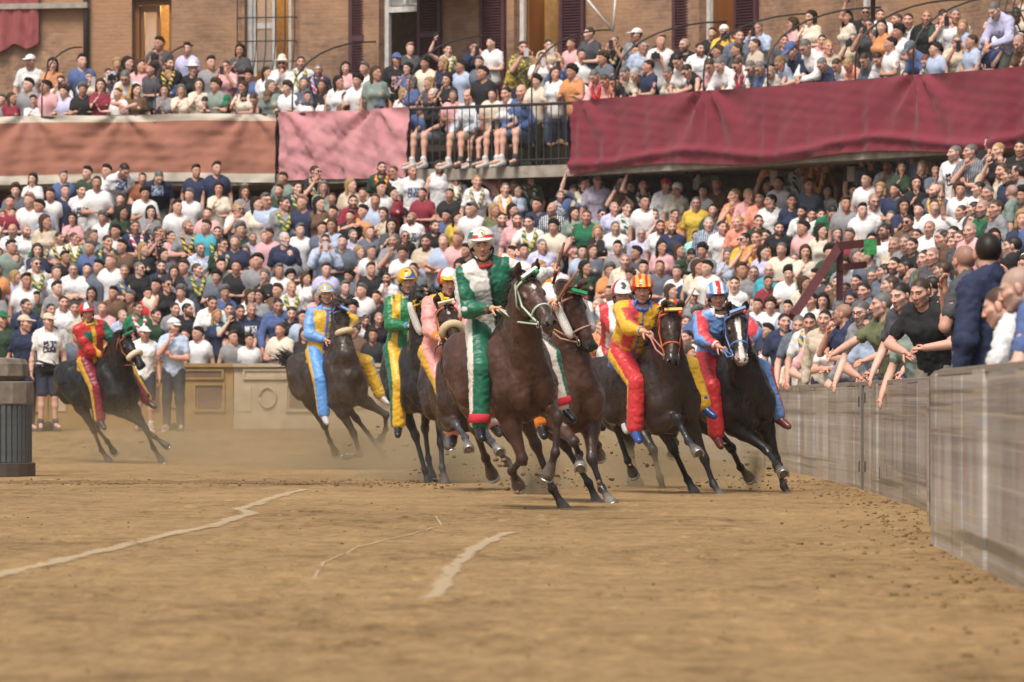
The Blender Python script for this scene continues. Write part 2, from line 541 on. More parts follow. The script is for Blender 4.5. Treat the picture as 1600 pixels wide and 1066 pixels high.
def fingers(mb_v, mb_f, W, he, hd, side, palm_n, curl=0.5):
    """five tapered finger tubes rooted in the palm"""
    m = MB()
    hd = nrm(hd); side = nrm(side); pn = nrm(palm_n)
    for i, (o, L) in enumerate(((-0.027, 0.068), (-0.009, 0.082), (0.009, 0.08), (0.026, 0.062))):
        p = W + hd * 0.07 + side * o; pts = [p]; d = hd
        for s_ in range(3):
            d = nrm(d + pn * curl * 0.55); p = p + d * L * (0.45, 0.32, 0.26)[s_]; pts.append(p)
        m.tube(pts, [0.0095, 0.0092, 0.0082, 0.0062], 6)
    p = W + hd * 0.025 - side * 0.022; pts = [p]; d = nrm(hd * 0.6 - side * 0.8 + pn * 0.3)
    for s_ in range(3):
        p = p + d * (0.032, 0.028, 0.022)[s_]; pts.append(p); d = nrm(d + hd * 0.35 + pn * curl * 0.3)
    m.tube(pts, [0.012, 0.011, 0.0095, 0.007], 6)
    n = len(mb_v)
    mb_v += m.v; mb_f += [tuple(i + n for i in f) for f in m.f]

def body_prims(J, inflate=0.0, parts='THAL', sex='m', tank=False):
    """J: dict with Tc (chest/standing space->world), Tp (pelvis), Th (head), arms, legs"""
    Tc, Tp, Th = J['Tc'], J['Tp'], J['Th']; Rc, Rp = Tc[:3, :3], Tp[:3, :3]
    c = lambda *p: tp(Tc, (p[0], p[1], p[2] - HIPZ)); b = lambda *p: tp(Tp, (p[0], p[1], p[2] - HIPZ))
    g = inflate; w = J.get('build', 1.0); sh = J.get('sw', 0.15) * (1 if sex == 'm' else 0.86); belly = J.get('belly', 0.0)
    P = []
    if 'T' in parts:
        s_ = 0.0 if g else -0.022
        P += [ell(b(0, 0.012, 0.94), np.array((0.168, 0.118, 0.125)) * w + g + s_, TORSO, 0.05, Rp),
              ell(c(0, 0.0, 1.08), np.array((0.148 * w, 0.105 * w + belly, 0.17)) + g + s_, TORSO, 0.05, Rc),
              ell(c(0, 0.008, 1.25), np.array((0.168, 0.118, 0.19)) * w + g + s_, TORSO, 0.05, Rc),
              cone(c(-sh + 0.01, 0.008, 1.405), c(sh - 0.01, 0.008, 1.405), 0.066 + g + s_, 0.066 + g + s_, TORSO, 0.05),
              cone(c(0, 0.02, 1.50), c(-sh, 0.01, 1.425), 0.05 + g + s_, 0.045 + g, TORSO, 0.04),
              cone(c(0, 0.02, 1.50), c(sh, 0.01, 1.425), 0.05 + g + s_, 0.045 + g, TORSO, 0.04)]
        if sex == 'f':
            P += [ell(c(0.075, -0.095, 1.27), 0.062 + g, TORSO, 0.03), ell(c(-0.075, -0.095, 1.27), 0.062 + g, TORSO, 0.03)]
        else:
            P += [ell(c(0.08, -0.075, 1.31), (0.085 + g, 0.045 + g, 0.07 + g), TORSO, 0.04, Rc), ell(c(-0.08, -0.075, 1.31), (0.085 + g, 0.045 + g, 0.07 + g), TORSO, 0.04, Rc)]
    return P

def leg_prims(J, g=0.0, short=False):
    P = []
    for s_, tg in (('R', RLEG), ('L', LLEG)):
        H, K, A, toe = J['leg' + s_]
        P.append(cone(H, K, 0.088 + g, 0.058 + g, tg, 0.03))
        if not short:
            calf = K + (A - K) * 0.3 - nrm(np.cross(A - K, np.cross(toe - A, A - K) + 1e-6)) * -0.0
            P += [cone(K, A, 0.056 + g, 0.037 + g, tg, 0.03), ell(calf, 0.058 + g, tg, 0.03)]
        else:
            P.append(cone(K, K + (A - K) * 0.06, 0.066 + g, 0.07 + g, tg, 0.03))
    return P

def make_body(name, J, sex='m', res=0.02, head_res=0.0075, mouth=0.0, curl=0.6, finger=True, legs=True, feet=True):
    Th = J['Th']
    P = body_prims(J, 0, 'T', sex)
    P += [cone(tp(J['Tc'], (0, 0.018, 1.44 - HIPZ)), tp(Th, (0, 0.025, -0.06)), 0.058 if sex == 'm' else 0.049, 0.054 if sex == 'm' else 0.046, SKIN, 0.03)]
    thin = 1.0 if sex == 'm' else 0.85
    hands = []
    for s_, tg in (('R', RARM), ('L', LARM)):
        S, E, W, hd, pn = J['arm' + s_]
        ap, he, side = arm_prims(S, E, W, hd, tg, thin)
        P += ap; hands.append((W, he, hd, pn))
    if legs:
        P += leg_prims(J, -0.004)
        for s_, tg in (('R', RLEG), ('L', LLEG)):
            H, K, A, toe = J['leg' + s_]
            if feet: P.append(cone(A, toe, 0.038, 0.03, tg, 0.02))
    P += head_prims(Th, mouth, sex, 0.006 if head_res > .0075 else 0.002)
    hc = Th[:3, 3]
    V, Q = sdf_mesh(P, res, [(hc, np.array([0.11, 0.14, 0.15]), head_res)])
    add, D = near(P, V)
    tags = np.array([p['tag'] for p in add]); tn = tags[D.argmin(1)]
    q = (V - hc) @ Th[:3, :3]       # head space
    inh = (np.abs(q[:, 2] - 0.0) < 0.15) & (np.abs(q[:, 0]) < 0.11)
    x, y, z = q[:, 0], q[:, 1], q[:, 2]
    ss = lambda a, b_, t: np.clip((t - a) / (b_ - a), 0, 1)
    ax_ = np.abs(x)
    A = {}
    A['lip'] = ((tn == LIP) & inh) * 0.9
    er = np.sqrt((ax_ - 0.031) ** 2 + (z - 0.007) ** 2)
    ey = inh & (y < -0.05) & (tn == EYE) & (np.abs(z - 0.0065) < 0.0065) & (np.abs(ax_ - .031) < .0125)
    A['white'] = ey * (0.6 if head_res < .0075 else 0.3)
    A['eye_dark'] = ey * ss(0.0095, 0.0065, er) + (0 if head_res < .0075 else 0.7) * ey * (er >= .0095)  # far heads: whole eye darkened, lashes and socket shade put into the colour
    A['brow'] = inh * (y < -0.05) * ss(0.010, 0.004, np.abs(z - (0.029 - 0.12 * np.maximum(ax_ - 0.035, 0)))) * ss(0.008, 0.012, ax_) * ss(0.056, 0.05, ax_) * (0.95 if head_res > .0075 else .85)
    lowface = ss(-0.028, -0.05, z + 0.25 * np.maximum(0.03 - ax_, 0) * 0 + (y > -0.03) * 0.0)
    mous = ss(0.012, 0.008, np.abs(z + 0.05)) * ss(0.032, 0.026, ax_) * (y < -0.06)
    A['beardmask'] = inh * np.clip(np.maximum(lowface * ss(-0.13, -0.115, z), mous) + ss(0.012, 0.006, np.abs(y + 0.005)) * (ax_ > 0.05) * (z < 0.02) * (z > -0.08), 0, 1) * (y < 0.025) * (tn != LIP) * 0.85
    A['scalp'] = inh * ss(-0.004, 0.006, z * 0.75 + y * 0.66 - 0.004 + 0.006 * wob(q, .035, 4)) * (tn == HEAD)
    A['flush'] = inh * (0.5 * (tn == NOSE) + 0.5 * (tn == EARS) + 0.45 * np.exp(-((ax_ - 0.042) ** 2 + (z + 0.022) ** 2) / 0.0005) * (y < -0.03)) + 0.35 * (tn == HAND)
    A['mouth'] = np.zeros(len(V))
    if mouth > 0:
        A['mouth'] = inh * (y < -0.06) * (y > -0.1) * (np.abs(z + 0.069 + mouth * 0.25) < 0.003 + mouth * 0.35) * (ax_ < 0.014) * (tn != NOSE) * 1.0
        A['lip'] = A['lip'] * (1 - A['mouth'])
    V = V.copy()
    faces = [tuple(r) for r in Q.tolist()]
    if finger:
        vl, fl = [], []
        for (W, he, hd, pn) in hands:
            side = nrm(np.cross(hd, pn))
            fingers(vl, fl, np.asarray(W), he, hd, side, pn, curl)
        n = len(V); V = np.concatenate([V, np.array(vl)])
        faces += [tuple(i + n for i in f) for f in fl]
        for k_ in A: A[k_] = np.concatenate([A[k_] * np.ones(n), np.full(len(vl), 0.3 if k_ == 'flush' else 0.0)])
    return mesh_np(name, V, faces, True, None, A)

def make_shirt(name, J, sex='m', kind='tee', res=0.02, hem=0.84, colf=None, wr=0.006, seed=0, neck=0.07):
    Tc, Tp = J['Tc'], J['Tp']; Rc = Tc[:3, :3]
    P = body_prims(J, 0.013, 'T', sex)
    for s_, tg in (('R', RARM), ('L', LARM)):
        S, E, W, hd, pn = map(np.asarray, J['arm' + s_])
        if kind == 'tank':
            continue
        th = 1.0 if sex == 'm' else 0.88
        if kind == 'tee':
            P += [cone(S, S + (E - S) * 0.6, 0.062 * th, 0.061 * th, tg, 0.022)]
        else:
            P += [cone(S, E, 0.072 * th, 0.066 * th, tg, 0.03), cone(E, E + (W - E) * 0.86, 0.066 * th, 0.045 * th, tg, 0.03)]
            if kind == 'loose':
                P += [ell(S + (E - S) * 0.55, 0.078, tg, 0.04), ell(E + (W - E) * 0.15, 0.07, tg, 0.04)]
    if kind == 'dress':
        P += [cone(tp(Tp, (0, 0, -0.05)), tp(Tp, (0, 0, -0.5)), 0.17, 0.2, TORSO, 0.05, lat=Tp[:3, 1], lf=1.35)]
        hem = 0.48
    elif kind == 'loose':
        P += [cone(tp(Tp, (0, 0.0, 0.08)), tp(Tp, (0, 0.04, -0.17)), 0.175, 0.215, TORSO, 0.06, lat=Tp[:3, 1], lf=1.25)]
    up = Tp[:3, 2]
    P.append(cutp(-up, -np.dot(up, tp(Tp, (0, 0, hem - HIPZ))), 0.012))
    P.append(ell(tp(Tc, (0, -0.02, 1.505 - HIPZ)), (neck, neck, 0.055), -1, 0.012, Rc, sub=True))
    if kind == 'tank':
        for sx in (-1, 1):
            P.append(ell(tp(Tc, (sx * 0.215, 0, 1.40 - HIPZ)), (0.075, 0.2, 0.13), -1, 0.015, Rc, sub=True))
    V, Q = sdf_mesh(P, res)
    Nn = vnormals(V, Q)
    X = (V - Tc[:3, 3]) @ Rc
    f1 = wob(X * np.array([1, 1, 1.9]) + 0.03 * wob(X, .2, seed + 2)[:, None], 0.11, seed)
    V = V + Nn * (wr * (1.3 - 1.7 * np.abs(f1) ** .7) + wr * 0.4 * wob(X, 0.06, seed + 1))[:, None]
    col = None
    if colf is not None:
        add, D = near(P, V)
        tags = np.array([p['tag'] for p in add]); tn = tags[D.argmin(1)]
        info = dict(x=X[:, 0], y=X[:, 1], z=X[:, 2] + HIPZ, tag=tn)
        for s_ in 'RL':
            S, E, W = map(np.asarray, J['arm' + s_][:3])
            L1, L2 = np.linalg.norm(E - S), np.linalg.norm(W - E)
            t1 = np.clip((V - S) @ (E - S) / L1 ** 2, 0, 1); t2 = np.clip((V - E) @ (W - E) / L2 ** 2, 0, 1)
            d1 = np.linalg.norm(V - (S + t1[:, None] * (E - S)), axis=1); d2 = np.linalg.norm(V - (E + t2[:, None] * (W - E)), axis=1)
            info['t' + s_] = np.where(d1 < d2, t1 * 0.5, 0.5 + t2 * 0.5)
            c_ = np.where((d1 < d2)[:, None], S + t1[:, None] * (E - S), E + t2[:, None] * (W - E))
            info['o' + s_] = (V - c_)            # offset from the arm's axis, world
        col = colf(info)
    return mesh_np(name, V, Q, True, col)

def make_trousers(name, J, short=False, res=0.022, colf=None, flare=0.0, seed=3, wr=0.005, thick=0.0, ws=0.14):
    P = [ell(tp(J['Tp'], (0, 0.012, -0.02)), np.array((0.166, 0.116, 0.12)), TORSO, 0.05, J['Tp'][:3, :3])]
    for s_, tg in (('R', RLEG), ('L', LLEG)):
        H, K, A, toe = J['leg' + s_]
        if short:
            P.append(cone(H, H + (K - H) * 0.85, 0.105, 0.09, tg, 0.03))
        else:
            P += [cone(H, K, 0.1 + thick, 0.075 + thick + flare * 0.3, tg, 0.03), cone(K, K + (A - K) * 0.98, 0.073 + thick + flare * 0.3, 0.062 + flare, tg, 0.03)]
    up = J['Tp'][:3, 2]
    P.append(cutp(up, np.dot(up, tp(J['Tp'], (0, 0, 0.09))), 0.01))
    V, Q = sdf_mesh(P, res)
    Nn = vnormals(V, Q)
    V = V + Nn * (wr * (.9 - 1.5 * np.abs(wob(V * np.array([1, 1, 1.9]) + .02 * wob(V, .2, 1)[:, None], ws, seed)) ** .7))[:, None]
    col = None
    if colf is not None:
        add, D = near(P, V); tags = np.array([p['tag'] for p in add]); tn = tags[D.argmin(1)]
        info = dict(tag=tn, V=V)
        for s_ in 'RL':
            H, K, A, toe = J['leg' + s_]
            L1, L2 = np.linalg.norm(K - H), np.linalg.norm(A - K)
            t1 = np.clip((V - H) @ (K - H) / L1 ** 2, 0, 1); t2 = np.clip((V - K) @ (A - K) / L2 ** 2, 0, 1)
            d1 = np.linalg.norm(V - (H + t1[:, None] * (K - H)), axis=1); d2 = np.linalg.norm(V - (K + t2[:, None] * (A - K)), axis=1)
            info['t' + s_] = np.where(d1 < d2, t1 * 0.5, 0.5 + t2 * 0.5)
            info['o' + s_] = V - np.where((d1 < d2)[:, None], H + t1[:, None] * (K - H), K + t2[:, None] * (A - K))
        col = colf(info)
    return mesh_np(name, V, Q, True, col)

def shoe_mesh(name, A, toe, up, h=0.05, boot=0.06):
    A = np.asarray(A); toe = np.asarray(toe); d = nrm(toe - A)
    up = nrm(np.asarray(up) - d * np.dot(up, d))
    heel = A - d * 0.05 - up * 0.045
    tp_ = A + d * 0.175 - up * 0.05
    P = [cone(heel, tp_, 0.04, 0.034, 0, 0.03), cone(A + up * boot, A - up * 0.02, 0.05, 0.048, 0, 0.04), cone(A - up * 0.02, tp_ - d * 0.05, 0.045, 0.036, 0, 0.03),
         cutp(-up, -np.dot(up, A - up * 0.085), 0.006)]
    V, Q = sdf_mesh(P, 0.014)
    return mesh_np(name, V, Q)

# ---- hair and hats, in head space
HK = 1.0
def hair_mesh(style, sex='m'):
    P = []
    hairline = cutp((0, -0.66, -0.75), -0.006 if style != 'curly' else -0.006, 0.012)
    res = 0.0095 * HK; amp = 0.007; sc = 0.03
    if style == 'short':
        P = [ell((0, 0.022, 0.04), (0.079, 0.103, 0.092), 0, 0.02), ell((0.006, -0.018, 0.102), (0.058, 0.08, 0.040), 0, 0.03), cutp((0, -0.62, -0.78), -0.026, 0.012),
             cutp((0, 0.5, -1), 0.1, 0.01)]
    elif style == 'crop':
        P = [ell((0, 0.019, 0.036), (0.0785, 0.101, 0.0905), 0, 0.02), hairline]; amp = 0.0015
    elif style == 'curly':
        P = [ell((0, 0.025, 0.055), (0.1, 0.115, 0.1), 0, 0.03), ell((0, -0.03, 0.115), (0.07, 0.06, 0.045), 0, 0.03), hairline]; amp = 0.012; sc = 0.045
    elif style == 'long':
        P = [ell((0, 0.022, 0.04), (0.087, 0.108, 0.096), 0, 0.02), hairline,
             cone((0.07, 0.035, 0.0), (0.085, 0.03, -0.2), 0.03, 0.026, 0, 0.03), cone((-0.07, 0.035, 0.0), (-0.085, 0.03, -0.2), 0.03, 0.026, 0, 0.03),
             cone((0, 0.075, 0.0), (0, 0.085, -0.24), 0.055, 0.05, 0, 0.04)]
        P = [P[0], P[1]] + P[2:]; amp = 0.005
    elif style == 'bob':
        P = [ell((0, 0.022, 0.042), (0.092, 0.112, 0.1), 0, 0.02), hairline,
             cone((0.075, 0.02, 0.0), (0.08, 0.0, -0.09), 0.03, 0.025, 0, 0.03), cone((-0.075, 0.02, 0.0), (-0.08, 0.0, -0.09), 0.03, 0.025, 0, 0.03),
             cone((0, 0.075, 0.0), (0, 0.085, -0.08), 0.055, 0.05, 0, 0.04)]; amp = 0.005
    elif style == 'bun':
        P = [ell((0, 0.02, 0.04), (0.082, 0.105, 0.092), 0, 0.02), hairline, ell((0, 0.13, 0.05), (0.045, 0.04, 0.045), 0, 0.02)]
    elif style == 'frizz':
        P = [ell((0, 0.03, 0.045), (0.125, 0.125, 0.115), 0, 0.03), cone((0.08, 0.04, 0), (0.12, 0.03, -0.16), 0.05, 0.05, 0, 0.04),
             cone((-0.08, 0.04, 0), (-0.12, 0.03, -0.16), 0.05, 0.05, 0, 0.04), cone((0, 0.08, 0), (0, 0.1, -0.2), 0.07, 0.07, 0, 0.04),
             cutp((0, -0.72, -0.69), -0.006, 0.01)]; amp = 0.014; sc = 0.05
        P = [P[0], P[4]] + P[1:4]
    elif style == 'ring':     # bald on top
        P = [ell((0, 0.02, 0.02), (0.0815, 0.104, 0.082), 0, 0.02), hairline, cutp((0, -0.35, 1), 0.055, 0.01)]
    V, Q = sdf_mesh(P, res)
    V = V + vnormals(V, Q) * (amp * wob(V, sc, 2))[:, None]
    return mesh_np("hair", V, Q)

def hat_mesh(style):
    if style == 'cap':
        P = [ell((0, 0.018, 0.05), (0.088, 0.108, 0.09), 0, 0.02), cutp((0, 0.1, -1), -0.042, 0.006),
             ell((0, -0.115, 0.05), (0.075, 0.085, 0.012), 0, 0.01, rotx(0.2))]
        P = [P[0], P[1], P[2]]
    elif style == 'straw':
        P = [cone((0, 0.015, 0.07), (0, 0.015, 0.115), 0.09, 0.075, 0, 0.01), ell((0, 0.01, 0.06), (0.17, 0.18, 0.013), 0, 0.015)]
    elif style == 'wrap':
        P = [ell((0, 0.025, 0.055), (0.095, 0.115, 0.1), 0, 0.02), cutp((0, -0.45, -0.9), -0.02, 0.008), ell((0, 0.12, 0.03), (0.05, 0.04, 0.05), 0, 0.02)]
    else:   # flat cap / kepi
        P = [ell((0, 0.01, 0.085), (0.105, 0.12, 0.05), 0, 0.02), cone((0, 0.015, 0.05), (0, 0.015, 0.07), 0.088, 0.09, 0, 0.01), ell((0, -0.1, 0.045), (0.07, 0.05, 0.01), 0, 0.01, rotx(0.25))]
    V, Q = sdf_mesh(P, 0.010)
    return mesh_np("hat", V, Q)

def glasses_mesh(dark):
    m = MB()
    for s_ in (-1, 1):
        c = np.array([s_ * 0.033, -0.1, 0.008])
        if dark:
            m.ball(c + [0, 0.004, 0], (0.026, 0.01, 0.02), 10, 6)
        else:
            pts = [c + [0.025 * math.cos(a), 0, 0.018 * math.sin(a)] for a in np.linspace(0, 2 * math.pi, 11)]
            m.tube(pts, 0.0026, 5)
        m.tube([c + [s_ * 0.024, 0, 0.006], (s_ * 0.078, -0.05, 0.01), (s_ * 0.08, 0.01, 0.006)], 0.0026, 5)
    m.tube([(-0.01, -0.103, 0.012), (0, -0.106, 0.014), (0.01, -0.103, 0.012)], 0.0026, 5)
    return m.mesh("glasses", True)

def scarf_mesh(J, sex):
    Tc = J['Tc']
    pts = [(0.02, -0.175, 1.20), (0.055, -0.155, 1.30), (0.095, -0.09, 1.42), (0.09, 0.0, 1.485), (0.05, 0.085, 1.475), (0, 0.1, 1.46), (-0.05, 0.085, 1.475), (-0.09, 0.0, 1.485), (-0.095, -0.09, 1.42), (-0.055, -0.155, 1.30), (-0.02, -0.18, 1.19)]
    off = 0.03 if sex == 'f' else 0.012
    pts = [tp(Tc, (x, y - (off if y < -0.05 else 0), z - HIPZ)) for x, y, z in pts]
    P = [cone(pts[i], pts[i + 1], 0.032, 0.032, 0, 0.02) for i in range(len(pts) - 1)]
    P.append(cone(pts[4], tp(Tc, (0, 0.155, 1.2 - HIPZ)), 0.03, 0.02, 0, 0.04)); P.append(cone(pts[6], tp(Tc, (0, 0.155, 1.2 - HIPZ)), 0.03, 0.02, 0, 0.04))
    V, Q = sdf_mesh(P, 0.016)
    V = V + vnormals(V, Q) * (0.005 * wob(V, 0.08, 3))[:, None]
    return mesh_np("scarf", V, Q)

# ---- poses of the crowd (standing space, right arm on -x)
def mir(p): return (-p[0], p[1], p[2])
#        lean hyaw hpitch   R elbow              R wrist               L elbow              L wrist
POSES = {
 'd': (3, 0.25, 0.05, (-.245, .03, 1.13), (-.255, -.04, .88), None, None),
 'x': (2, -0.2, 0.02, (-.25, -.06, 1.15), (.09, -.225, 1.18), (.25, -.06, 1.14), (-.09, -.215, 1.15)),
 'r': (14, 0.2, -0.1, (-.27, -.1, 1.14), (-.23, -.30, .98), (.27, -.1, 1.14), (.2, -.32, .98)),
 'R': (34, 0.1, -0.35, (-.25, -.2, 1.24), (-.06, -.33, 1.30), (.25, -.2, 1.24), (.1, -.36, 1.26)),
 'f': (4, -0.1, 0.05, (-.2, -.2, 1.22), (-.03, -.17, 1.44), (.23, -.1, 1.14), (-.1, -.22, 1.17)),
 'p': (4, 0.0, 0.0, (-.21, -.21, 1.27), (-.07, -.30, 1.50), (.21, -.21, 1.27), (.07, -.30, 1.50)),
 'u': (2, 0.2, 0.1, (-.33, -.1, 1.52), (-.29, -.18, 1.78), None, None),
 'c': (5, -0.15, 0.02, (-.25, -.1, 1.16), (-.04, -.29, 1.27), (.25, -.1, 1.16), (.04, -.29, 1.25)),
 'w': (0, 0.1, 0.1, (-.38, -.02, 1.56), (-.12, .07, 1.64), (.38, -.02, 1.56), (.12, .07, 1.64)),
 'm': (8, -0.5, 0.05, (-.24, -.2, 1.2), (-.1, -.2, 1.47), (.24, -.2, 1.2), (.1, -.2, 1.47)),
 'a': (12, -0.4, 0.05, (-.26, -.23, 1.3), (-.2, -.49, 1.25), (.26, -.17, 1.2), (.22, -.42, 1.17)),
 'q': (22, 0.0, -0.1, (-.33, -.14, 1.2), (.05, -.36, 1.17), (.33, -.14, 1.2), (-.1, -.33, 1.22)),
 's': (12, 0.2, 0.05, (-.25, -.12, 1.17), (-.15, -.36, 1.08), (.25, -.12, 1.17), (.12, -.36, 1.1)),
 'b': (38, 0.3, -0.35, (-.26, -.08, 1.13), (-.2, -.14, .88), (.26, -.08, 1.13), (.2, -.14, .88)),
 'h': (2, 0.0, 0.05, (-.35, .08, 1.18), (-.19, -.02, 1.0), (.35, .08, 1.18), (.19, -.02, 1.0)),
}
_pose = {}
def pose_joints(key, sex):
    """key like 'd', optionally + head turn letter ('<' to image left, '>' to image right)"""
    if (key, sex) in _pose: return _pose[(key, sex)]
    lean, hy, hp, re, rw, le, lw = POSES[key[0]]
    if key.endswith('<'): hy = -0.75
    if key.endswith('>'): hy = 0.75
    if le is None: le, lw = (0.245, 0.03, 1.13), (0.255, -0.04, 0.88)
    sit = key[0] == 's'
    hz = HIPZ - (0.44 if sit else 0)
    hipo = np.array([0, 0.0 + 0.3 * math.sin(math.radians(lean)) * (not sit), hz])
    Rl = rotx(math.radians(lean))
    Tc = T4(Rl, hipo); Tp = T4(rotx(math.radians(lean * 0.45)), hipo)
    # smaller build for women
    k = 1.0 if sex == 'm' else 0.93
    neck = tp(Tc, (0, 0.012, 1.50 - HIPZ))
    Rh = rotz(hy) @ rotx(math.radians(lean * 0.45) - hp)
    Th = T4(Rh, neck + Rh @ np.array([0, -0.018, 0.115]) + Rl @ np.array([0, -0.008, 0]))
    J = dict(Tc=Tc, Tp=Tp, Th=Th, build=.96 if sex == 'm' else .9)
    sh = 0.172 if sex == 'm' else 0.148
    for s_, sg, e, w in (('R', -1, re, rw), ('L', 1, le, lw)):
        S = tp(Tc, (sg * sh, 0.01, 1.405 - HIPZ)); E = tp(Tc, (e[0], e[1], e[2] - HIPZ)); W = tp(Tc, (w[0], w[1], w[2] - HIPZ))
        E = S + nrm(E - S) * 0.29; W = E + nrm(W - E) * 0.255
        hd = nrm(W - E)
        pn = nrm(Rl @ np.array([-sg, 0.0, 0.0])) if key[0] in 'dhbu' else nrm(Rl @ np.array([-sg * .4, 0.3, -1.0]))
        if key[0] in 'pmf': hd = nrm(hd * 0.4 + Rl @ np.array([-sg * 0.15, 0.05, 0.8])); pn = nrm(Rl @ np.array([-sg * .6, 0.9, 0.0]))
        if key[0] in 'rR': hd = nrm(hd + np.array([0, -0.3, -0.6]))
        pn = nrm(pn - hd * np.dot(pn, hd))
        J['arm' + s_] = (S, E, W, hd, pn)
        H = tp(Tp, (sg * 0.088, 0, -0.03))
        if sit: K = np.array([sg * 0.12, -0.43, hz - 0.0]); A = np.array([sg * 0.13, -0.45, 0.085])
        else: K = np.array([sg * 0.1, -0.03, 0.5]); A = np.array([sg * 0.11, 0.02, 0.085])
        J['leg' + s_] = (H, K, A, A + np.array([sg * 0.03, -0.17, -0.035]))
    J['headz'] = Th[2, 3]; J['heady'] = Th[1, 3]; J['headx'] = Th[0, 3]
    _pose[(key, sex)] = J
    return J

_cache = {}
def cached(k, fn):
    if k not in _cache: _cache[k] = fn()
    return _cache[k]

def stack_mesh(name, ms):
    m = MB()
    for a in ms:
        m.add([v.co for v in a.vertices], [tuple(p.vertices) for p in a.polygons])
    return m.mesh(name, True)

CLOTH = dict(wh=("white", (.74, .73, .74)), nv=("navy", (.028, .038, .085)), bk=("black", (.02, .02, .023)), gy=("grey", (.26, .26, .28)), dgy=("charcoal grey", (.075, .075, .085)),
    lb=("light blue", (.42, .50, .66)), bl=("blue", (.085, .13, .29)), gn=("green", (.02, .15, .075)), dg=("dark green", (.03, .06, .035)), og=("olive", (.14, .15, .08)), gg=("grey green", (.22, .28, .25)),
    te=("turquoise", (.07, .38, .47)), aq=("aqua", (.35, .68, .62)), pk=("pink", (.72, .40, .42)), mr=("maroon", (.25, .03, .05)), rd=("red", (.55, .04, .05)), yl=("yellow", (.62, .43, .07)),
    go=("orange", (.62, .27, .11)), be=("beige", (.58, .49, .38)), pu=("mauve", (.38, .34, .44)), lv=("lavender", (.52, .52, .74)), cr=("cream", (.70, .63, .52)), rb=("rust brown", (.30, .11, .05)),
    co=("coral", (.75, .30, .22)), lg=("light green", (.36, .52, .28)), br=("brown", (.14, .08, .05)), sl=("slate", (.12, .14, .18)))
HAIRC = dict(k=("dark haired", (.018, .013, .011)), b=("brown haired", (.06, .035, .02)), g=("grey haired", (.13, .125, .12)), w=("white haired", (.42, .41, .40)), y=("blonde", (.34, .22, .10)), r=("auburn haired", (.16, .06, .03)))
SKINS = [(.63, .36, .275), (.66, .39, .305), (.56, .305, .225), (.69, .43, .34), (.50, .265, .19)]

# ------------------------------------------------------------------ plan of the place
FENCE = [(2.1, 14.0), (2.25, 18.0), (2.51, 28.3), (2.69, 36.3), (3.46, 47.3), (3.65, 61.0), (3.63, 75.0), (3.2, 84.0), (1.6, 91.0), (-1.5, 94.5), (-6.0, 95.2), (-14.0, 95.0)]
BALC = [(-14.0, 103.4), (-4.0, 101.0), (1.0, 97.1), (14.0, 78.0)]
WALL = [(-13.4, 106.0), (-2.85, 103.4), (2.9, 98.9), (16.2, 79.5)]
RAIL_Z, FLOOR_Z = 6.0, 4.95

def sstep(a, b, t):
    t = np.clip((t - a) / (b - a), 0, 1); return t * t * (3 - 2 * t)
def ground_z(x, y): return 0.45 * sstep(83, 95, np.asarray(y, float))

def resample(poly, step):
    poly = np.array(poly, float); seg = np.linalg.norm(np.diff(poly, axis=0), axis=1); s = np.concatenate([[0], np.cumsum(seg)])
    n = max(2, int(round(s[-1] / step)) + 1); t = np.linspace(0, s[-1], n)
    return np.stack([np.interp(t, s, poly[:, i]) for i in range(2)], 1)

def smooth_poly(poly, step, it):
    P = resample(poly, step)
    for _ in range(it):
        P[1:-1] = (P[:-2] + 2 * P[1:-1] + P[2:]) / 4
    return P
FD = smooth_poly(FENCE, 0.4, 4)
def normals2(P):
    t = np.gradient(P, axis=0); t /= np.linalg.norm(t, axis=1)[:, None]
    return np.stack([t[:, 1], -t[:, 0]], 1)
FN = normals2(FD)
def fence_off(p):
    """signed distance of plan points p (n,2) behind the fence"""
    p = np.atleast_2d(p); d = np.linalg.norm(p[:, None] - FD[None], axis=2); i = d.argmin(1)
    v = p - FD[i]; t = np.stack([-FN[i][:, 1], FN[i][:, 0]], 1)
    s = (v * FN[i]).sum(1)
    return s, i

def ray_poly(px, poly):
    """distance along the view axis at which the vertical plane of pixel column px meets a plan polyline; also the segment and point"""
    k = (px - 800) / F_PX
    for i in range(len(poly) - 1):
        (x0, y0), (x1, y1) = poly[i], poly[i + 1]
        dx, dy = x1 - x0, y1 - y0; den = dx - k * dy
        if abs(den) < 1e-9: continue
        t = (k * y0 - x0) / den
        if -1e-6 <= t <= 1 + 1e-6:
            return y0 + t * dy, i, t * math.hypot(dx, dy)
    return None

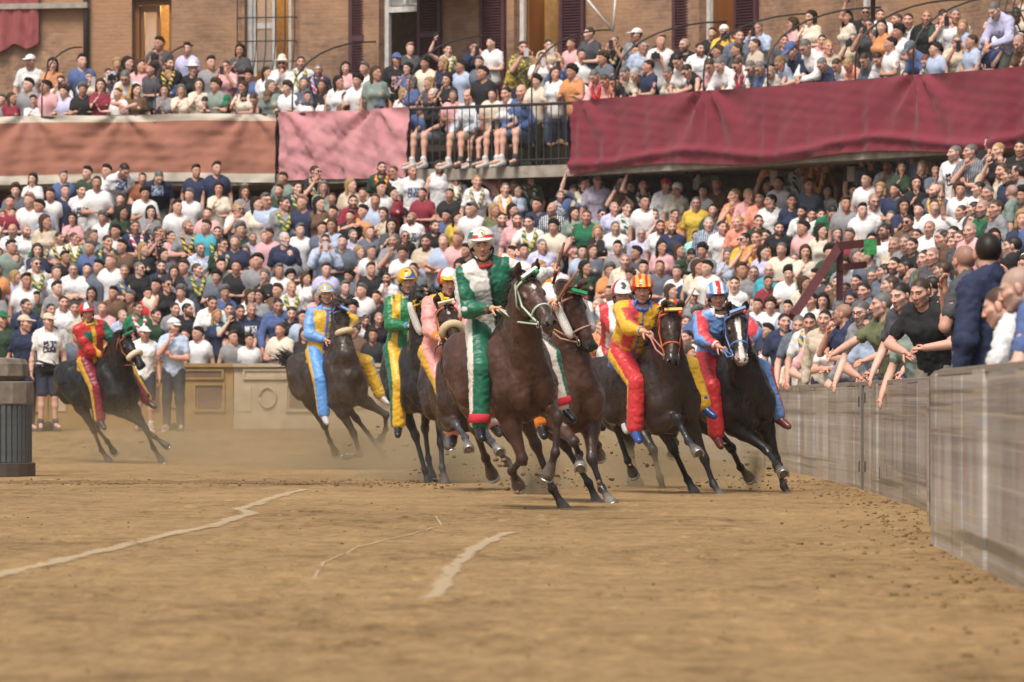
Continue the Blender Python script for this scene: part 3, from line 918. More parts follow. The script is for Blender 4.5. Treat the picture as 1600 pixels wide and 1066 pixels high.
# ------------------------------------------------------------------ ground
def dirt_mat():
    m, nt, N, B, L = new_mat("packed_tuff")
    B.inputs["Roughness"].default_value = 0.95; B.inputs["Specular IOR Level"].default_value = 0.15
    tc = N.new("ShaderNodeTexCoord")
    def noise(sc, stretch, det=6, rough=0.6):
        mp = N.new("ShaderNodeMapping"); mp.inputs["Scale"].default_value = stretch; L(tc.outputs["Object"], mp.inputs[0])
        n = N.new("ShaderNodeTexNoise"); n.inputs["Scale"].default_value = sc; n.inputs["Detail"].default_value = det; n.inputs["Roughness"].default_value = rough
        L(mp.outputs[0], n.inputs["Vector"]); return n.outputs["Fac"]
    big, mid, fine, streak = noise(0.25, (1, .5, 1)), noise(2.2, (1, .35, 1)), noise(26, (1, .35, 1), 8, .7), noise(6.5, (1, .32, 1), 8, .72)
    cr = N.new("ShaderNodeValToRGB"); e = cr.color_ramp.elements
    e[0].position = 0.39; e[0].color = (0.13, 0.080, 0.036, 1); e[1].position = 0.585; e[1].color = (0.42, 0.272, 0.130, 1)
    x = e.new(0.48); x.color = (0.30, 0.190, 0.088, 1)
    def mixv(a, b, f):
        q = N.new("ShaderNodeMix"); q.data_type = 'FLOAT'; q.inputs[0].default_value = f; L(a, q.inputs[2]); L(b, q.inputs[3]); return q.outputs[0]
    f = mixv(mixv(big, mid, .45), mixv(streak, fine, .4), .5)
    L(f, cr.inputs[0])
    c = vary(nt, N, L, cr.outputs[0], noise(11, (1, .3, 1), 9, .75), .66, 1.14)
    L(c, B.inputs["Base Color"])
    bu = N.new("ShaderNodeBump"); bu.inputs["Distance"].default_value = 0.05; bu.inputs["Strength"].default_value = 0.8
    vo = N.new("ShaderNodeTexVoronoi"); vo.feature = 'SMOOTH_F1'; vo.inputs["Scale"].default_value = 4.5; vo.inputs["Smoothness"].default_value = .6
    mpv = N.new("ShaderNodeMapping"); mpv.inputs["Scale"].default_value = (1, .4, 1); L(tc.outputs["Object"], mpv.inputs[0]); L(mpv.outputs[0], vo.inputs["Vector"])
    L(mixv(mixv(mid, fine, .55), vo.outputs["Distance"], .45), bu.inputs["Height"]); L(bu.outputs[0], B.inputs["Normal"])
    return m
M['dirt'] = dirt_mat()
ys = np.concatenate([np.arange(8, 17, 0.5), np.geomspace(17, 66, 230), np.linspace(66.5, 140, 80)])
xs = np.concatenate([np.linspace(-60, -9, 18), np.linspace(-8.8, 8.8, 130), np.linspace(9, 60, 18)])
GX, GY = np.meshgrid(xs, ys, indexing='ij')
pts = np.stack([GX, GY * 1.0, GX * 0], -1)
def ground_h(x, y):
    x, y = np.asarray(x, float), np.asarray(y, float); p = np.stack([x, y * .5, x * 0], -1)
    return ground_z(x, y) + (0.005 * wob(p, 1.3, 0) + 0.003 * wob(p, 0.5, 1)) * (1 - sstep(70, 85, y))
GZ = ground_h(GX, GY)
gi = np.arange(GX.size).reshape(GX.shape)
Qg = np.stack([gi[:-1, :-1], gi[1:, :-1], gi[1:, 1:], gi[:-1, 1:]], -1).reshape(-1, 4)
tag(obj("ground", mesh_np("ground", np.stack([GX, GY, GZ], -1).reshape(-1, 3), Qg), M['dirt']), kind="structure")

# lime lines worn into the dirt
def uvmesh(name, V, Fc, UV, smooth=False):
    me = mesh_np(name, V, Fc, smooth)
    uv = me.uv_layers.new(name="UVMap")
    li = np.zeros(len(me.loops), np.int32); me.loops.foreach_get("vertex_index", li)
    uv.data.foreach_set("uv", np.asarray(UV, np.float32)[li].ravel())
    return me

def lime_mat():
    m, nt, N, B, L = new_mat("lime_dust")
    B.inputs["Roughness"].default_value = .95; B.inputs["Specular IOR Level"].default_value = .1; B.inputs["Base Color"].default_value = (.56, .44, .29, 1)
    tc = N.new("ShaderNodeTexCoord"); sx = N.new("ShaderNodeSeparateXYZ"); L(tc.outputs["UV"], sx.inputs[0])
    no = N.new("ShaderNodeTexNoise"); no.inputs["Scale"].default_value = 5; no.inputs["Detail"].default_value = 8; no.inputs["Roughness"].default_value = .7; L(tc.outputs["Object"], no.inputs["Vector"])
    mr = N.new("ShaderNodeMapRange"); mr.inputs[1].default_value = 0.0; mr.inputs[2].default_value = 1.0; mr.inputs[3].default_value = .62; mr.inputs[4].default_value = -.25
    L(sx.outputs[1], mr.inputs[0])
    ad = N.new("ShaderNodeMath"); ad.operation = 'ADD'; L(no.outputs["Fac"], ad.inputs[0]); L(mr.outputs[0], ad.inputs[1])
    r2 = N.new("ShaderNodeMapRange"); r2.inputs[1].default_value = .62; r2.inputs[2].default_value = .86; r2.inputs[4].default_value = .62; L(ad.outputs[0], r2.inputs[0])
    L(r2.outputs[0], B.inputs["Alpha"])
    return m
M['lime'] = lime_mat()
def ground_strip(pix, w, name="chalk_line", mat=None):
    P = [on_ground(x, y) for x, y in pix]; P2 = resample([p[:2] for p in P], 0.25); n_ = normals2(P2)
    L_ = len(P2); rs = np.random.RandomState(L_)
    Vv, Ff, UV = [], [], []
    for i in range(L_):
        a = w * (1.0 + 0.2 * math.sin(i * .7) + rs.uniform(-.1, .1))
        for s_ in (-1, -.5, 0, .5, 1):
            q = P2[i] + n_[i] * a * s_ * .75
            Vv.append((q[0], q[1], float(ground_h(*q)) + 0.007)); UV.append((i * .25, max(abs(s_), 1 - min(i, L_ - 1 - i) / 3)))
    for i in range(L_ - 1):
        for k in range(4): Ff.append((i * 5 + k, i * 5 + k + 1, i * 5 + k + 6, i * 5 + k + 5))
    tag(obj(name, uvmesh(name, Vv, Ff, UV, True), mat or M['lime']), kind="structure")
ground_strip([(-60, 922), (0, 900), (110, 874), (240, 842), (320, 826), (366, 812), (394, 804), (372, 797), (398, 789), (430, 778), (478, 764)], 0.17)
ground_strip([(668, 944), (690, 918), (708, 888), (740, 860), (775, 840), (806, 830)], 0.13)
ground_strip([(490, 908), (505, 882), (560, 856), (640, 836), (690, 822), (680, 806)], 0.022)

# loose clods on the track, in the furrow and thrown up by the hooves
M['clod'] = flat("dark_clod", (0.20, 0.125, 0.06), 0.95, (30, 0.006), v=(0.6, 1.3), spec=0.1)
def clods(pts_r, name, kind="stuff"):
    m = MB(); rs = np.random.RandomState(5)
    base = MB().ball((0, 0, 0), 1, 5, 3)
    bv = np.array(base.v)
    for p, r in pts_r:
        V = bv * (r * rs.uniform(.6, 1.25, (len(bv), 1))) * np.array([rs.uniform(.8, 1.6), rs.uniform(.8, 1.4), rs.uniform(.5, .9)]) @ rotz(rs.uniform(0, 6)).T
        m.add(V + p, base.f)
    return tag(obj(name, m.mesh(name, True), M['clod']), kind=kind)
rs = np.random.RandomState(3)
cl = []
for i in range(1300):
    py = HORIZON + 55 + 420 * rs.rand() ** 1.5; px = rs.uniform(-40, 1640); p = on_ground(px, py)
    if fence_off(p[:2])[0][0] > -0.08: continue
    cl.append((p + [0, 0, .004], rs.choice([.004, .007, .011, .017], p=[.45, .33, .18, .04]) * min(1, 180 / (py - HORIZON + 60))))
for i in range(420):       # furrow across the track
    px = rs.uniform(-40, 700) if i < 330 else rs.uniform(-40, 1300); p = on_ground(px, 755 + rs.normal() * (1.6 + max(0, px - 400) * .008))
    cl.append((p + [0, 0, .006], rs.uniform(.008, .024)))
for i in range(520):       # swept up against the fence
    k = rs.randint(10, 130); o = -abs(rs.normal()) * .35 - .03; q = FD[k % len(FD)] + FN[k % len(FD)] * o
    if q[1] > 80: continue
    cl.append((np.array([q[0], q[1], .002]), rs.uniform(.004, .02)))
clods(cl, "dirt_clods")
fly = []
for (hx, hy, d, n_) in ((880, 770, 48, 26), (838, 770, 50, 16), (945, 770, 51, 12), (1125, 765, 56, 12), (1178, 765, 57, 22), (255, 715, 83, 12), (600, 712, 76, 14), (668, 745, 63, 16), (985, 735, 57, 12), (780, 745, 52, 14)):
    for i in range(n_ * 2):
        q = at(hx + rs.normal() * 45, hy - abs(rs.normal()) * 28, d + rs.uniform(-1, 2)); q[2] = max(q[2], .03)
        fly.append((q, rs.choice([.006, .010, .016, .026], p=[.45, .3, .18, .07])))
clods(fly, "flying_clods")
# hoof prints: broken rims of pushed-up earth
m = MB(); rs = np.random.RandomState(17)
for i in range(900):
    py = HORIZON + 62 + 330 * rs.rand() ** 1.4; px = rs.uniform(-20, 1560); p = on_ground(px, py)
    if fence_off(p[:2])[0][0] > -0.25: continue
    z = float(ground_h(*p[:2])); r = rs.uniform(.05, .085); a0 = rs.uniform(0, 6.28); sp = rs.uniform(2.2, 4.6); n = 8; h0 = rs.uniform(.008, .022)
    V, Fc = [], []
    for k in range(n):
        w = a0 + sp * k / (n - 1); e = math.sin(math.pi * k / (n - 1)) ** .5
        for dr, hh in ((-.028, -.003), (0, h0 * e * rs.uniform(.6, 1.2)), (.045, -.003)): V.append((p[0] + (r + dr) * math.cos(w), p[1] + (r + dr) * math.sin(w) * 1.3, z + hh))
    for k in range(n - 1):
        for q in range(2): Fc.append((k * 3 + q, k * 3 + 3 + q, k * 3 + 4 + q, k * 3 + 1 + q))
    m.add(V, Fc)
tag(obj("hoof_prints", m.mesh("hoof_prints", True), M['dirt']), kind="stuff")
# the furrow itself: a low ridge, its shade painted in as darker soil
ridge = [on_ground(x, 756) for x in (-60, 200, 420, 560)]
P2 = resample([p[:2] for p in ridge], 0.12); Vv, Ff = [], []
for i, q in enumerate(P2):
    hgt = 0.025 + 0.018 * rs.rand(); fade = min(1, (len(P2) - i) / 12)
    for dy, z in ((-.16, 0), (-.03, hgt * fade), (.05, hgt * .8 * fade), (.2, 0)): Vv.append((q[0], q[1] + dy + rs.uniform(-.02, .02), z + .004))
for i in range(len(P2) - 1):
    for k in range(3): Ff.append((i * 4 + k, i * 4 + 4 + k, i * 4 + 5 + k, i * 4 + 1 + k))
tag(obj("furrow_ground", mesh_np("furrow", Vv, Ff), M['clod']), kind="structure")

# ------------------------------------------------------------------ fences
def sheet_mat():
    """grey brown boards under clear plastic, its streaky reflections painted into the colour"""
    m, nt, N, B, L = new_mat("reflection_sheeting")
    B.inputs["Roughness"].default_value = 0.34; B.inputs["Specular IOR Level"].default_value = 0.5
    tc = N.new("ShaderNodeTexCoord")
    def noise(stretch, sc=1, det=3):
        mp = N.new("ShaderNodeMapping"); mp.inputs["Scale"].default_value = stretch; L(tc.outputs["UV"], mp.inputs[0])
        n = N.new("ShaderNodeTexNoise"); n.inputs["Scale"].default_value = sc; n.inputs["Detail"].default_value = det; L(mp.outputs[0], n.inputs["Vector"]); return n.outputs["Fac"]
    a = noise((.07, 11, 1), 1, 5)  # streaked reflections painted in as bands along the boards
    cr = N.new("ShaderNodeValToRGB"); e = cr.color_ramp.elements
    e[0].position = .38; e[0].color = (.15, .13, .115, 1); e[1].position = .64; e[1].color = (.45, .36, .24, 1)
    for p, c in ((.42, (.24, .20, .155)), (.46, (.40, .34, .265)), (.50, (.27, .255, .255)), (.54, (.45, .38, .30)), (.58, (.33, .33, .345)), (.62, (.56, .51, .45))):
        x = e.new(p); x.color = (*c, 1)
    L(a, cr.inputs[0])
    b = noise((1.1, .35, 1), 1, 5)  # soft upright reflections painted in across the middle
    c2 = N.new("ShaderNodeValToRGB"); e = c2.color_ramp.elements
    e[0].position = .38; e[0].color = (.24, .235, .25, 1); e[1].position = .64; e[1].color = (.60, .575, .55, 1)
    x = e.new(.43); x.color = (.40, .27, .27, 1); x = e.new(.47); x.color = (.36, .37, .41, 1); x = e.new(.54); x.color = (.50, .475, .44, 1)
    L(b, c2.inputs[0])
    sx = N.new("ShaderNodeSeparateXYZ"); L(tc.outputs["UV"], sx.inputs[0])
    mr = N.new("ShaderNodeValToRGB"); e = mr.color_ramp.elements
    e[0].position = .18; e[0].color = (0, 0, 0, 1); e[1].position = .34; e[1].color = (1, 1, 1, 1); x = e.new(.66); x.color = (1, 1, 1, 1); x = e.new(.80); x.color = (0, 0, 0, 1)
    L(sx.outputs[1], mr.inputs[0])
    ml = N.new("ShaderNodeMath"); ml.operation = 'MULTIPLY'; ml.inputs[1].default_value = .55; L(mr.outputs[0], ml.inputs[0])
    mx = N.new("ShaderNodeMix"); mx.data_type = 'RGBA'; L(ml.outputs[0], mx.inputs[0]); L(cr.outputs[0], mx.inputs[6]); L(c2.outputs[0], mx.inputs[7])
    # every board has weathered a little differently; thin pale lines run along them
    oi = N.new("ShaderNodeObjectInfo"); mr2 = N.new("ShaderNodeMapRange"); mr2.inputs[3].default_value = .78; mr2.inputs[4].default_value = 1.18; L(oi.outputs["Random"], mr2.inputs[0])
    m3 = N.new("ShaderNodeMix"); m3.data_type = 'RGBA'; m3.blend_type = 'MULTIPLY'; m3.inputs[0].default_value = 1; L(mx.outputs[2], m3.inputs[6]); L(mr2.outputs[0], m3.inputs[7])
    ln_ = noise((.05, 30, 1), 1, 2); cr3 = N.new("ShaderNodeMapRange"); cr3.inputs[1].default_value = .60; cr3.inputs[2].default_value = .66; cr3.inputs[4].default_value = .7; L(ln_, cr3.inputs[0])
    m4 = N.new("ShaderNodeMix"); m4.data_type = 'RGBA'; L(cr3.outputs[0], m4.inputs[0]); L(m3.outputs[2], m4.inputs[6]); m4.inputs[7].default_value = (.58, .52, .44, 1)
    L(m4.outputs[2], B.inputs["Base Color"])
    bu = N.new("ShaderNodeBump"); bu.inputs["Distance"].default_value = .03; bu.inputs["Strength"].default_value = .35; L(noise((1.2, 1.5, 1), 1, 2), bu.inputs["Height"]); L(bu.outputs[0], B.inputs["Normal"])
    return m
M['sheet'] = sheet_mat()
M['seam'] = flat("dark_batten", (0.13, 0.115, 0.10), 0.6)
M['board'] = flat("weathered_board", (0.24, 0.19, 0.145), 0.7, (6, .006), stretch=(1, 1, 8))
FH = 1.08
split = int(np.argmin(np.abs(FD[:, 1] - 88.0) + 100 * (FD[:, 0] < 0)))
fence = empty("track_fence", (0, 0, 0), "grey plastic clad board fence curving along the right side of the track", "fence")
rs = np.random.RandomState(8)
Rf = resample(FD[:split + 1], 0.05); ks_ = [0]
while ks_[-1] < len(Rf) - 12: ks_.append(min(len(Rf) - 1, ks_[-1] + int(rs.choice([14, 18, 24, 28, 40], p=[.2, .25, .25, .2, .1]))))
if ks_[-1] < len(Rf) - 1: ks_[-1] = len(Rf) - 1
RP = Rf[ks_]; RN = normals2(RP); u = 0.0
for i in range(len(RP) - 1):
    a, b_, na = RP[i], RP[i + 1], (RN[i] + RN[i + 1]) / 2
    ln = np.linalg.norm(b_ - a); t = (b_ - a) / ln; nn = np.array([t[1], -t[0]])
    jit = rs.uniform(-.012, .012); hz = FH + rs.uniform(-.012, .012)
    a2, b2 = a + t * .008 + nn * jit, b_ - t * .008 + nn * (jit + rs.uniform(-.012, .012))
    V, Fc, UV = [], [], []
    n = 6
    for k in range(n + 1):
        q = a2 + (b2 - a2) * k / n; bow = .008 * math.sin(math.pi * k / n)
        g = float(ground_z(*q))
        for off, z in ((0, -0.05), (0, hz * .5), (0, hz), (.05, hz), (.05, -.05)):
            V.append((q[0] + nn[0] * (off - (bow if off == 0 else 0)), q[1] + nn[1] * (off - (bow if off == 0 else 0)), g + z)); UV.append((u + ln * k / n, z))
    for k in range(n):
        for j in range(4): Fc.append((k * 5 + j, k * 5 + 5 + j, k * 5 + 6 + j, k * 5 + 1 + j))
    Fc += [(0, 1, 2, 3, 4), tuple(n * 5 + j for j in (4, 3, 2, 1, 0))]
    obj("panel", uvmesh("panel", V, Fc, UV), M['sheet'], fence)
    g = float(ground_z(*a))
    ang = math.atan2(t[1], t[0])
    wide = rs.choice([.06, .03])
    if rs.rand() < .34: obj("batten", MB().box((a[0] + nn[0] * .006, a[1] + nn[1] * .006, g + FH / 2), (wide, .03, FH - (.02 if i % 3 else 0)), rotz(ang)).mesh("batten"), M['seam'], fence)
    for fr in ((.5,) if rs.rand() < .6 else ()):
        for z in (.93, .24):
            q = a + (b_ - a) * (fr + rs.uniform(-.05, .05)) - nn * .001
            obj("strap", MB().box((q[0], q[1], g + z + rs.uniform(-.03, .03)), (.016, .012, .11), rotz(ang)).mesh("strap"), M['iron'], fence)
    u += ln
# a batten cap along the top
m = MB(); m.tube([(RP[i][0] + RN[i][0] * .03, RP[i][1] + RN[i][1] * .03, float(ground_z(*RP[i])) + FH + .012) for i in range(len(RP))], .03, 5)
obj("top_rail", m.mesh("top_rail"), M['board'], fence)

# the painted barrier across the far side
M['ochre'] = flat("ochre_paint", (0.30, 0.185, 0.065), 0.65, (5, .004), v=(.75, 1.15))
M['pale'] = flat("pale_ochre", (0.42, 0.34, 0.23), 0.7, (5, .004), v=(.8, 1.15))
M['umber'] = flat("umber_paint", (0.13, 0.07, 0.05), 0.7, (5, .004), v=(.7, 1.2))
barrier = empty("painted_barrier", (0, 0, 0), "ochre painted wooden barrier with framed panels and medallions across the far side", "barrier")
BP = resample(FD[split:], 1.62)
for i in range(len(BP) - 1):
    a, b_ = BP[i], BP[i + 1]; ln = np.linalg.norm(b_ - a); t = (b_ - a) / ln; nn = np.array([t[1], -t[0]]); ang = math.atan2(t[1], t[0]); R = rotz(ang)
    mid = (a + b_) / 2; g = float(ground_z(*mid)); fm = M['ochre'] if mid[0] < -4.4 else M['pale']  # bays further right paler: the dust hanging before them is painted in
    at_ = lambda uu, off, z: np.array([mid[0] + t[0] * uu - nn[0] * off, mid[1] + t[1] * uu - nn[1] * off, g + z])
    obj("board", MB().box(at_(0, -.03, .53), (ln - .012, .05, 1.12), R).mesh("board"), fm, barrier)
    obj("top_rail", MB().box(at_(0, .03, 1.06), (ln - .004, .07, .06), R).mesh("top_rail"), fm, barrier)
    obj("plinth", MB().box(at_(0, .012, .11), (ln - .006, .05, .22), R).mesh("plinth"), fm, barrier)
    def framed(u0, u1, z0, z1, w=.035):
        m = MB(); 
        for (uc, zc, su, sz) in (((u0 + u1) / 2, z0, u1 - u0 + w, w), ((u0 + u1) / 2, z1, u1 - u0 + w, w), (u0, (z0 + z1) / 2, w, z1 - z0 - w), (u1, (z0 + z1) / 2, w, z1 - z0 - w)):
            m.box(at_(uc, .014, zc), (su, .04, sz), R)
        return m.mesh("frame")
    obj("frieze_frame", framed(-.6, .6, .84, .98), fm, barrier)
    obj("frieze_panel", MB().box(at_(0, 0.0, .91), (1.16, .02, .1), R).mesh("frieze_panel"), M['umber'] if i % 2 else fm, barrier)
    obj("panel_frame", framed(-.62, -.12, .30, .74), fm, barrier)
    obj("inset_panel", MB().box(at_(-.37, 0.0, .52), (.40, .02, .34), R).mesh("inset_panel"), M['umber'], barrier)
    m = MB().tube([at_(.2 + .14 * math.cos(w), .012, .52 + .17 * math.sin(w)) for w in np.linspace(0, 6.283, 15)], .022, 5)
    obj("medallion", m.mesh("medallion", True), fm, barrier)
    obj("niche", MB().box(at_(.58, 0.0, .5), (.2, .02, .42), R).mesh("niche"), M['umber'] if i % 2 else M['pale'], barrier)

# ------------------------------------------------------------------ stand (steps of boards)
ROWS = 10
ROW0, PITCH, RISE = 0.48, 0.49, 0.36
M['bench'] = flat("stand_board", (0.07, 0.05, 0.038), 0.75, (4, .006), stretch=(1, 1, 6))
stand = empty("grandstand", (0, 0, 0), "stepped timber stand packed with people behind the fences", "grandstand")
def off_pt(i, o): return FD[i] + FN[i] * o
for k in range(ROWS):
    V, Fc = [], []; o0, o1 = ROW0 - .25 + k * PITCH, ROW0 - .25 + (k + 1) * PITCH
    idx = [i for i in range(0, len(FD), 2) if FD[i][1] > 20]
    for i in idx:
        g = float(ground_z(*FD[i])) if k else float(ground_z(*FD[i]))
        z = g + k * RISE + .004
        a, b_ = off_pt(i, o0), off_pt(i, o1)
        V += [(a[0], a[1], z - (RISE if k else .1) + .0), (a[0], a[1], z), (b_[0], b_[1], z)]
    n = len(idx)
    for j in range(n - 1):
        for q in range(2): Fc.append((j * 3 + q, j * 3 + 3 + q, j * 3 + 4 + q, j * 3 + 1 + q))
    obj("step", mesh_np("step", V, Fc, False), M['bench'], stand)

# dark red hand rail of the stair between the two stands
M['redwood'] = flat("dark_red_paint", (0.10, 0.025, 0.028), 0.55, (8, .003))
hr = empty("stair_rail", at(1290, 440, 84), "dark red sloping timber rail of the stair in the stand", "handrail")
o_ = np.array(hr.location)
def beam(p0, p1, w):
    p0, p1 = np.array(p0), np.array(p1); d_ = nrm(p1 - p0); s_ = nrm(np.cross(d_, [0, 1, 0])); u_ = np.cross(s_, d_)
    return MB().box((p0 + p1) / 2 - o_, (np.linalg.norm(p1 - p0), w, w), np.stack([d_, u_, s_], 1))
obj("sloping_beam", beam(at(1238, 496, 83.3), at(1312, 384, 84.5), .13).mesh("sloping_beam"), M['redwood'], hr)
obj("beam", beam(at(1308, 385, 84.4), at(1372, 378, 84.9), .12).mesh("beam"), M['redwood'], hr)
obj("beam", beam(at(1315, 418, 84.4), at(1350, 414, 84.9), .1).mesh("beam"), M['redwood'], hr)
obj("post", beam(at(1312, 470, 84.5), at(1312, 378, 84.5), .1).mesh("post"), M['redwood'], hr)

# ------------------------------------------------------------------ house front
def brick_mat():
    m, nt, N, B, L = new_mat("old_brick")
    B.inputs["Roughness"].default_value = 0.9; B.inputs["Specular IOR Level"].default_value = 0.2
    tc = N.new("ShaderNodeTexCoord")
    br = N.new("ShaderNodeTexBrick"); br.inputs["Scale"].default_value = 1.0; br.inputs["Brick Width"].default_value = .27; br.inputs["Row Height"].default_value = .068
    br.inputs["Mortar Size"].default_value = .007; br.inputs["Color1"].default_value = (.24, .135, .088, 1); br.inputs["Color2"].default_value = (.34, .20, .13, 1); br.inputs["Mortar"].default_value = (.29, .22, .165, 1)
    br.inputs["Bias"].default_value = 0.1
    L(tc.outputs["UV"], br.inputs["Vector"])
    def noise(sc, det=5):
        n = N.new("ShaderNodeTexNoise"); n.inputs["Scale"].default_value = sc; n.inputs["Detail"].default_value = det; L(tc.outputs["UV"], n.inputs["Vector"]); return n.outputs["Fac"]
    c = vary(nt, N, L, br.outputs["Color"], noise(1.3), .72, 1.2); c = vary(nt, N, L, c, noise(7, 8), .8, 1.2)
    mx = N.new("ShaderNodeMix"); mx.data_type = 'RGBA'; mx.inputs[7].default_value = (.42, .245, .14, 1)
    mr = N.new("ShaderNodeMapRange"); mr.inputs[1].default_value = .42; mr.inputs[2].default_value = .62; mr.inputs[4].default_value = .75; L(noise(.55), mr.inputs[0]); L(mr.outputs[0], mx.inputs[0]); L(c, mx.inputs[6])
    L(mx.outputs[2], B.inputs["Base Color"])
    bu = N.new("ShaderNodeBump"); bu.inputs["Distance"].default_value = .02; bu.inputs["Strength"].default_value = .7
    ad = N.new("ShaderNodeMath"); ad.operation = 'SUBTRACT'; L(noise(12, 8), ad.inputs[0]); L(br.outputs["Fac"], ad.inputs[1]); L(ad.outputs[0], bu.inputs["Height"]); L(bu.outputs[0], B.inputs["Normal"])
    return m
M['brick'] = brick_mat()
M['stone'] = flat("travertine", (0.36, 0.32, 0.27), 0.85, (7, .012), v=(.65, 1.15))
M['shutter'] = flat("plum_paint", (0.075, 0.026, 0.034), 0.6, (6, .003), v=(.8, 1.2))
M['whitewood'] = flat("white_window_paint", (0.62, 0.60, 0.58), 0.5, (8, .002))
M['brownwood'] = flat("varnished_wood", (0.22, 0.095, 0.035), 0.45, (5, .004), stretch=(1, 1, .2))
M['room'] = flat("room_plaster", (0.55, 0.42, 0.26), 0.9)
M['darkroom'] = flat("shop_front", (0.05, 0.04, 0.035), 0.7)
m_, nt_, N_, B_, L_ = new_mat("lamp_glow"); B_.inputs["Emission Color"].default_value = (1, .62, .25, 1); B_.inputs["Emission Strength"].default_value = 28.0; M['lamp'] = m_
m_, nt_, N_, B_, L_ = new_mat("window_glass"); B_.inputs["Base Color"].default_value = (.9, .92, .95, 1); B_.inputs["Transmission Weight"].default_value = .85; B_.inputs["Roughness"].default_value = .05; B_.inputs["IOR"].default_value = 1.1; M['glass'] = m_

house = empty("brick_house", (0, 0, 0), "old brick palazzo front with shuttered windows above the balcony", "building")
ZT = 10.5
def seg_frame(i):
    A, Bp = np.array(WALL[i]), np.array(WALL[i + 1]); t = (Bp - A) / np.linalg.norm(Bp - A); nn = np.array([t[1], -t[0]])   # nn towards the camera
    return A, t, nn, np.linalg.norm(Bp - A)
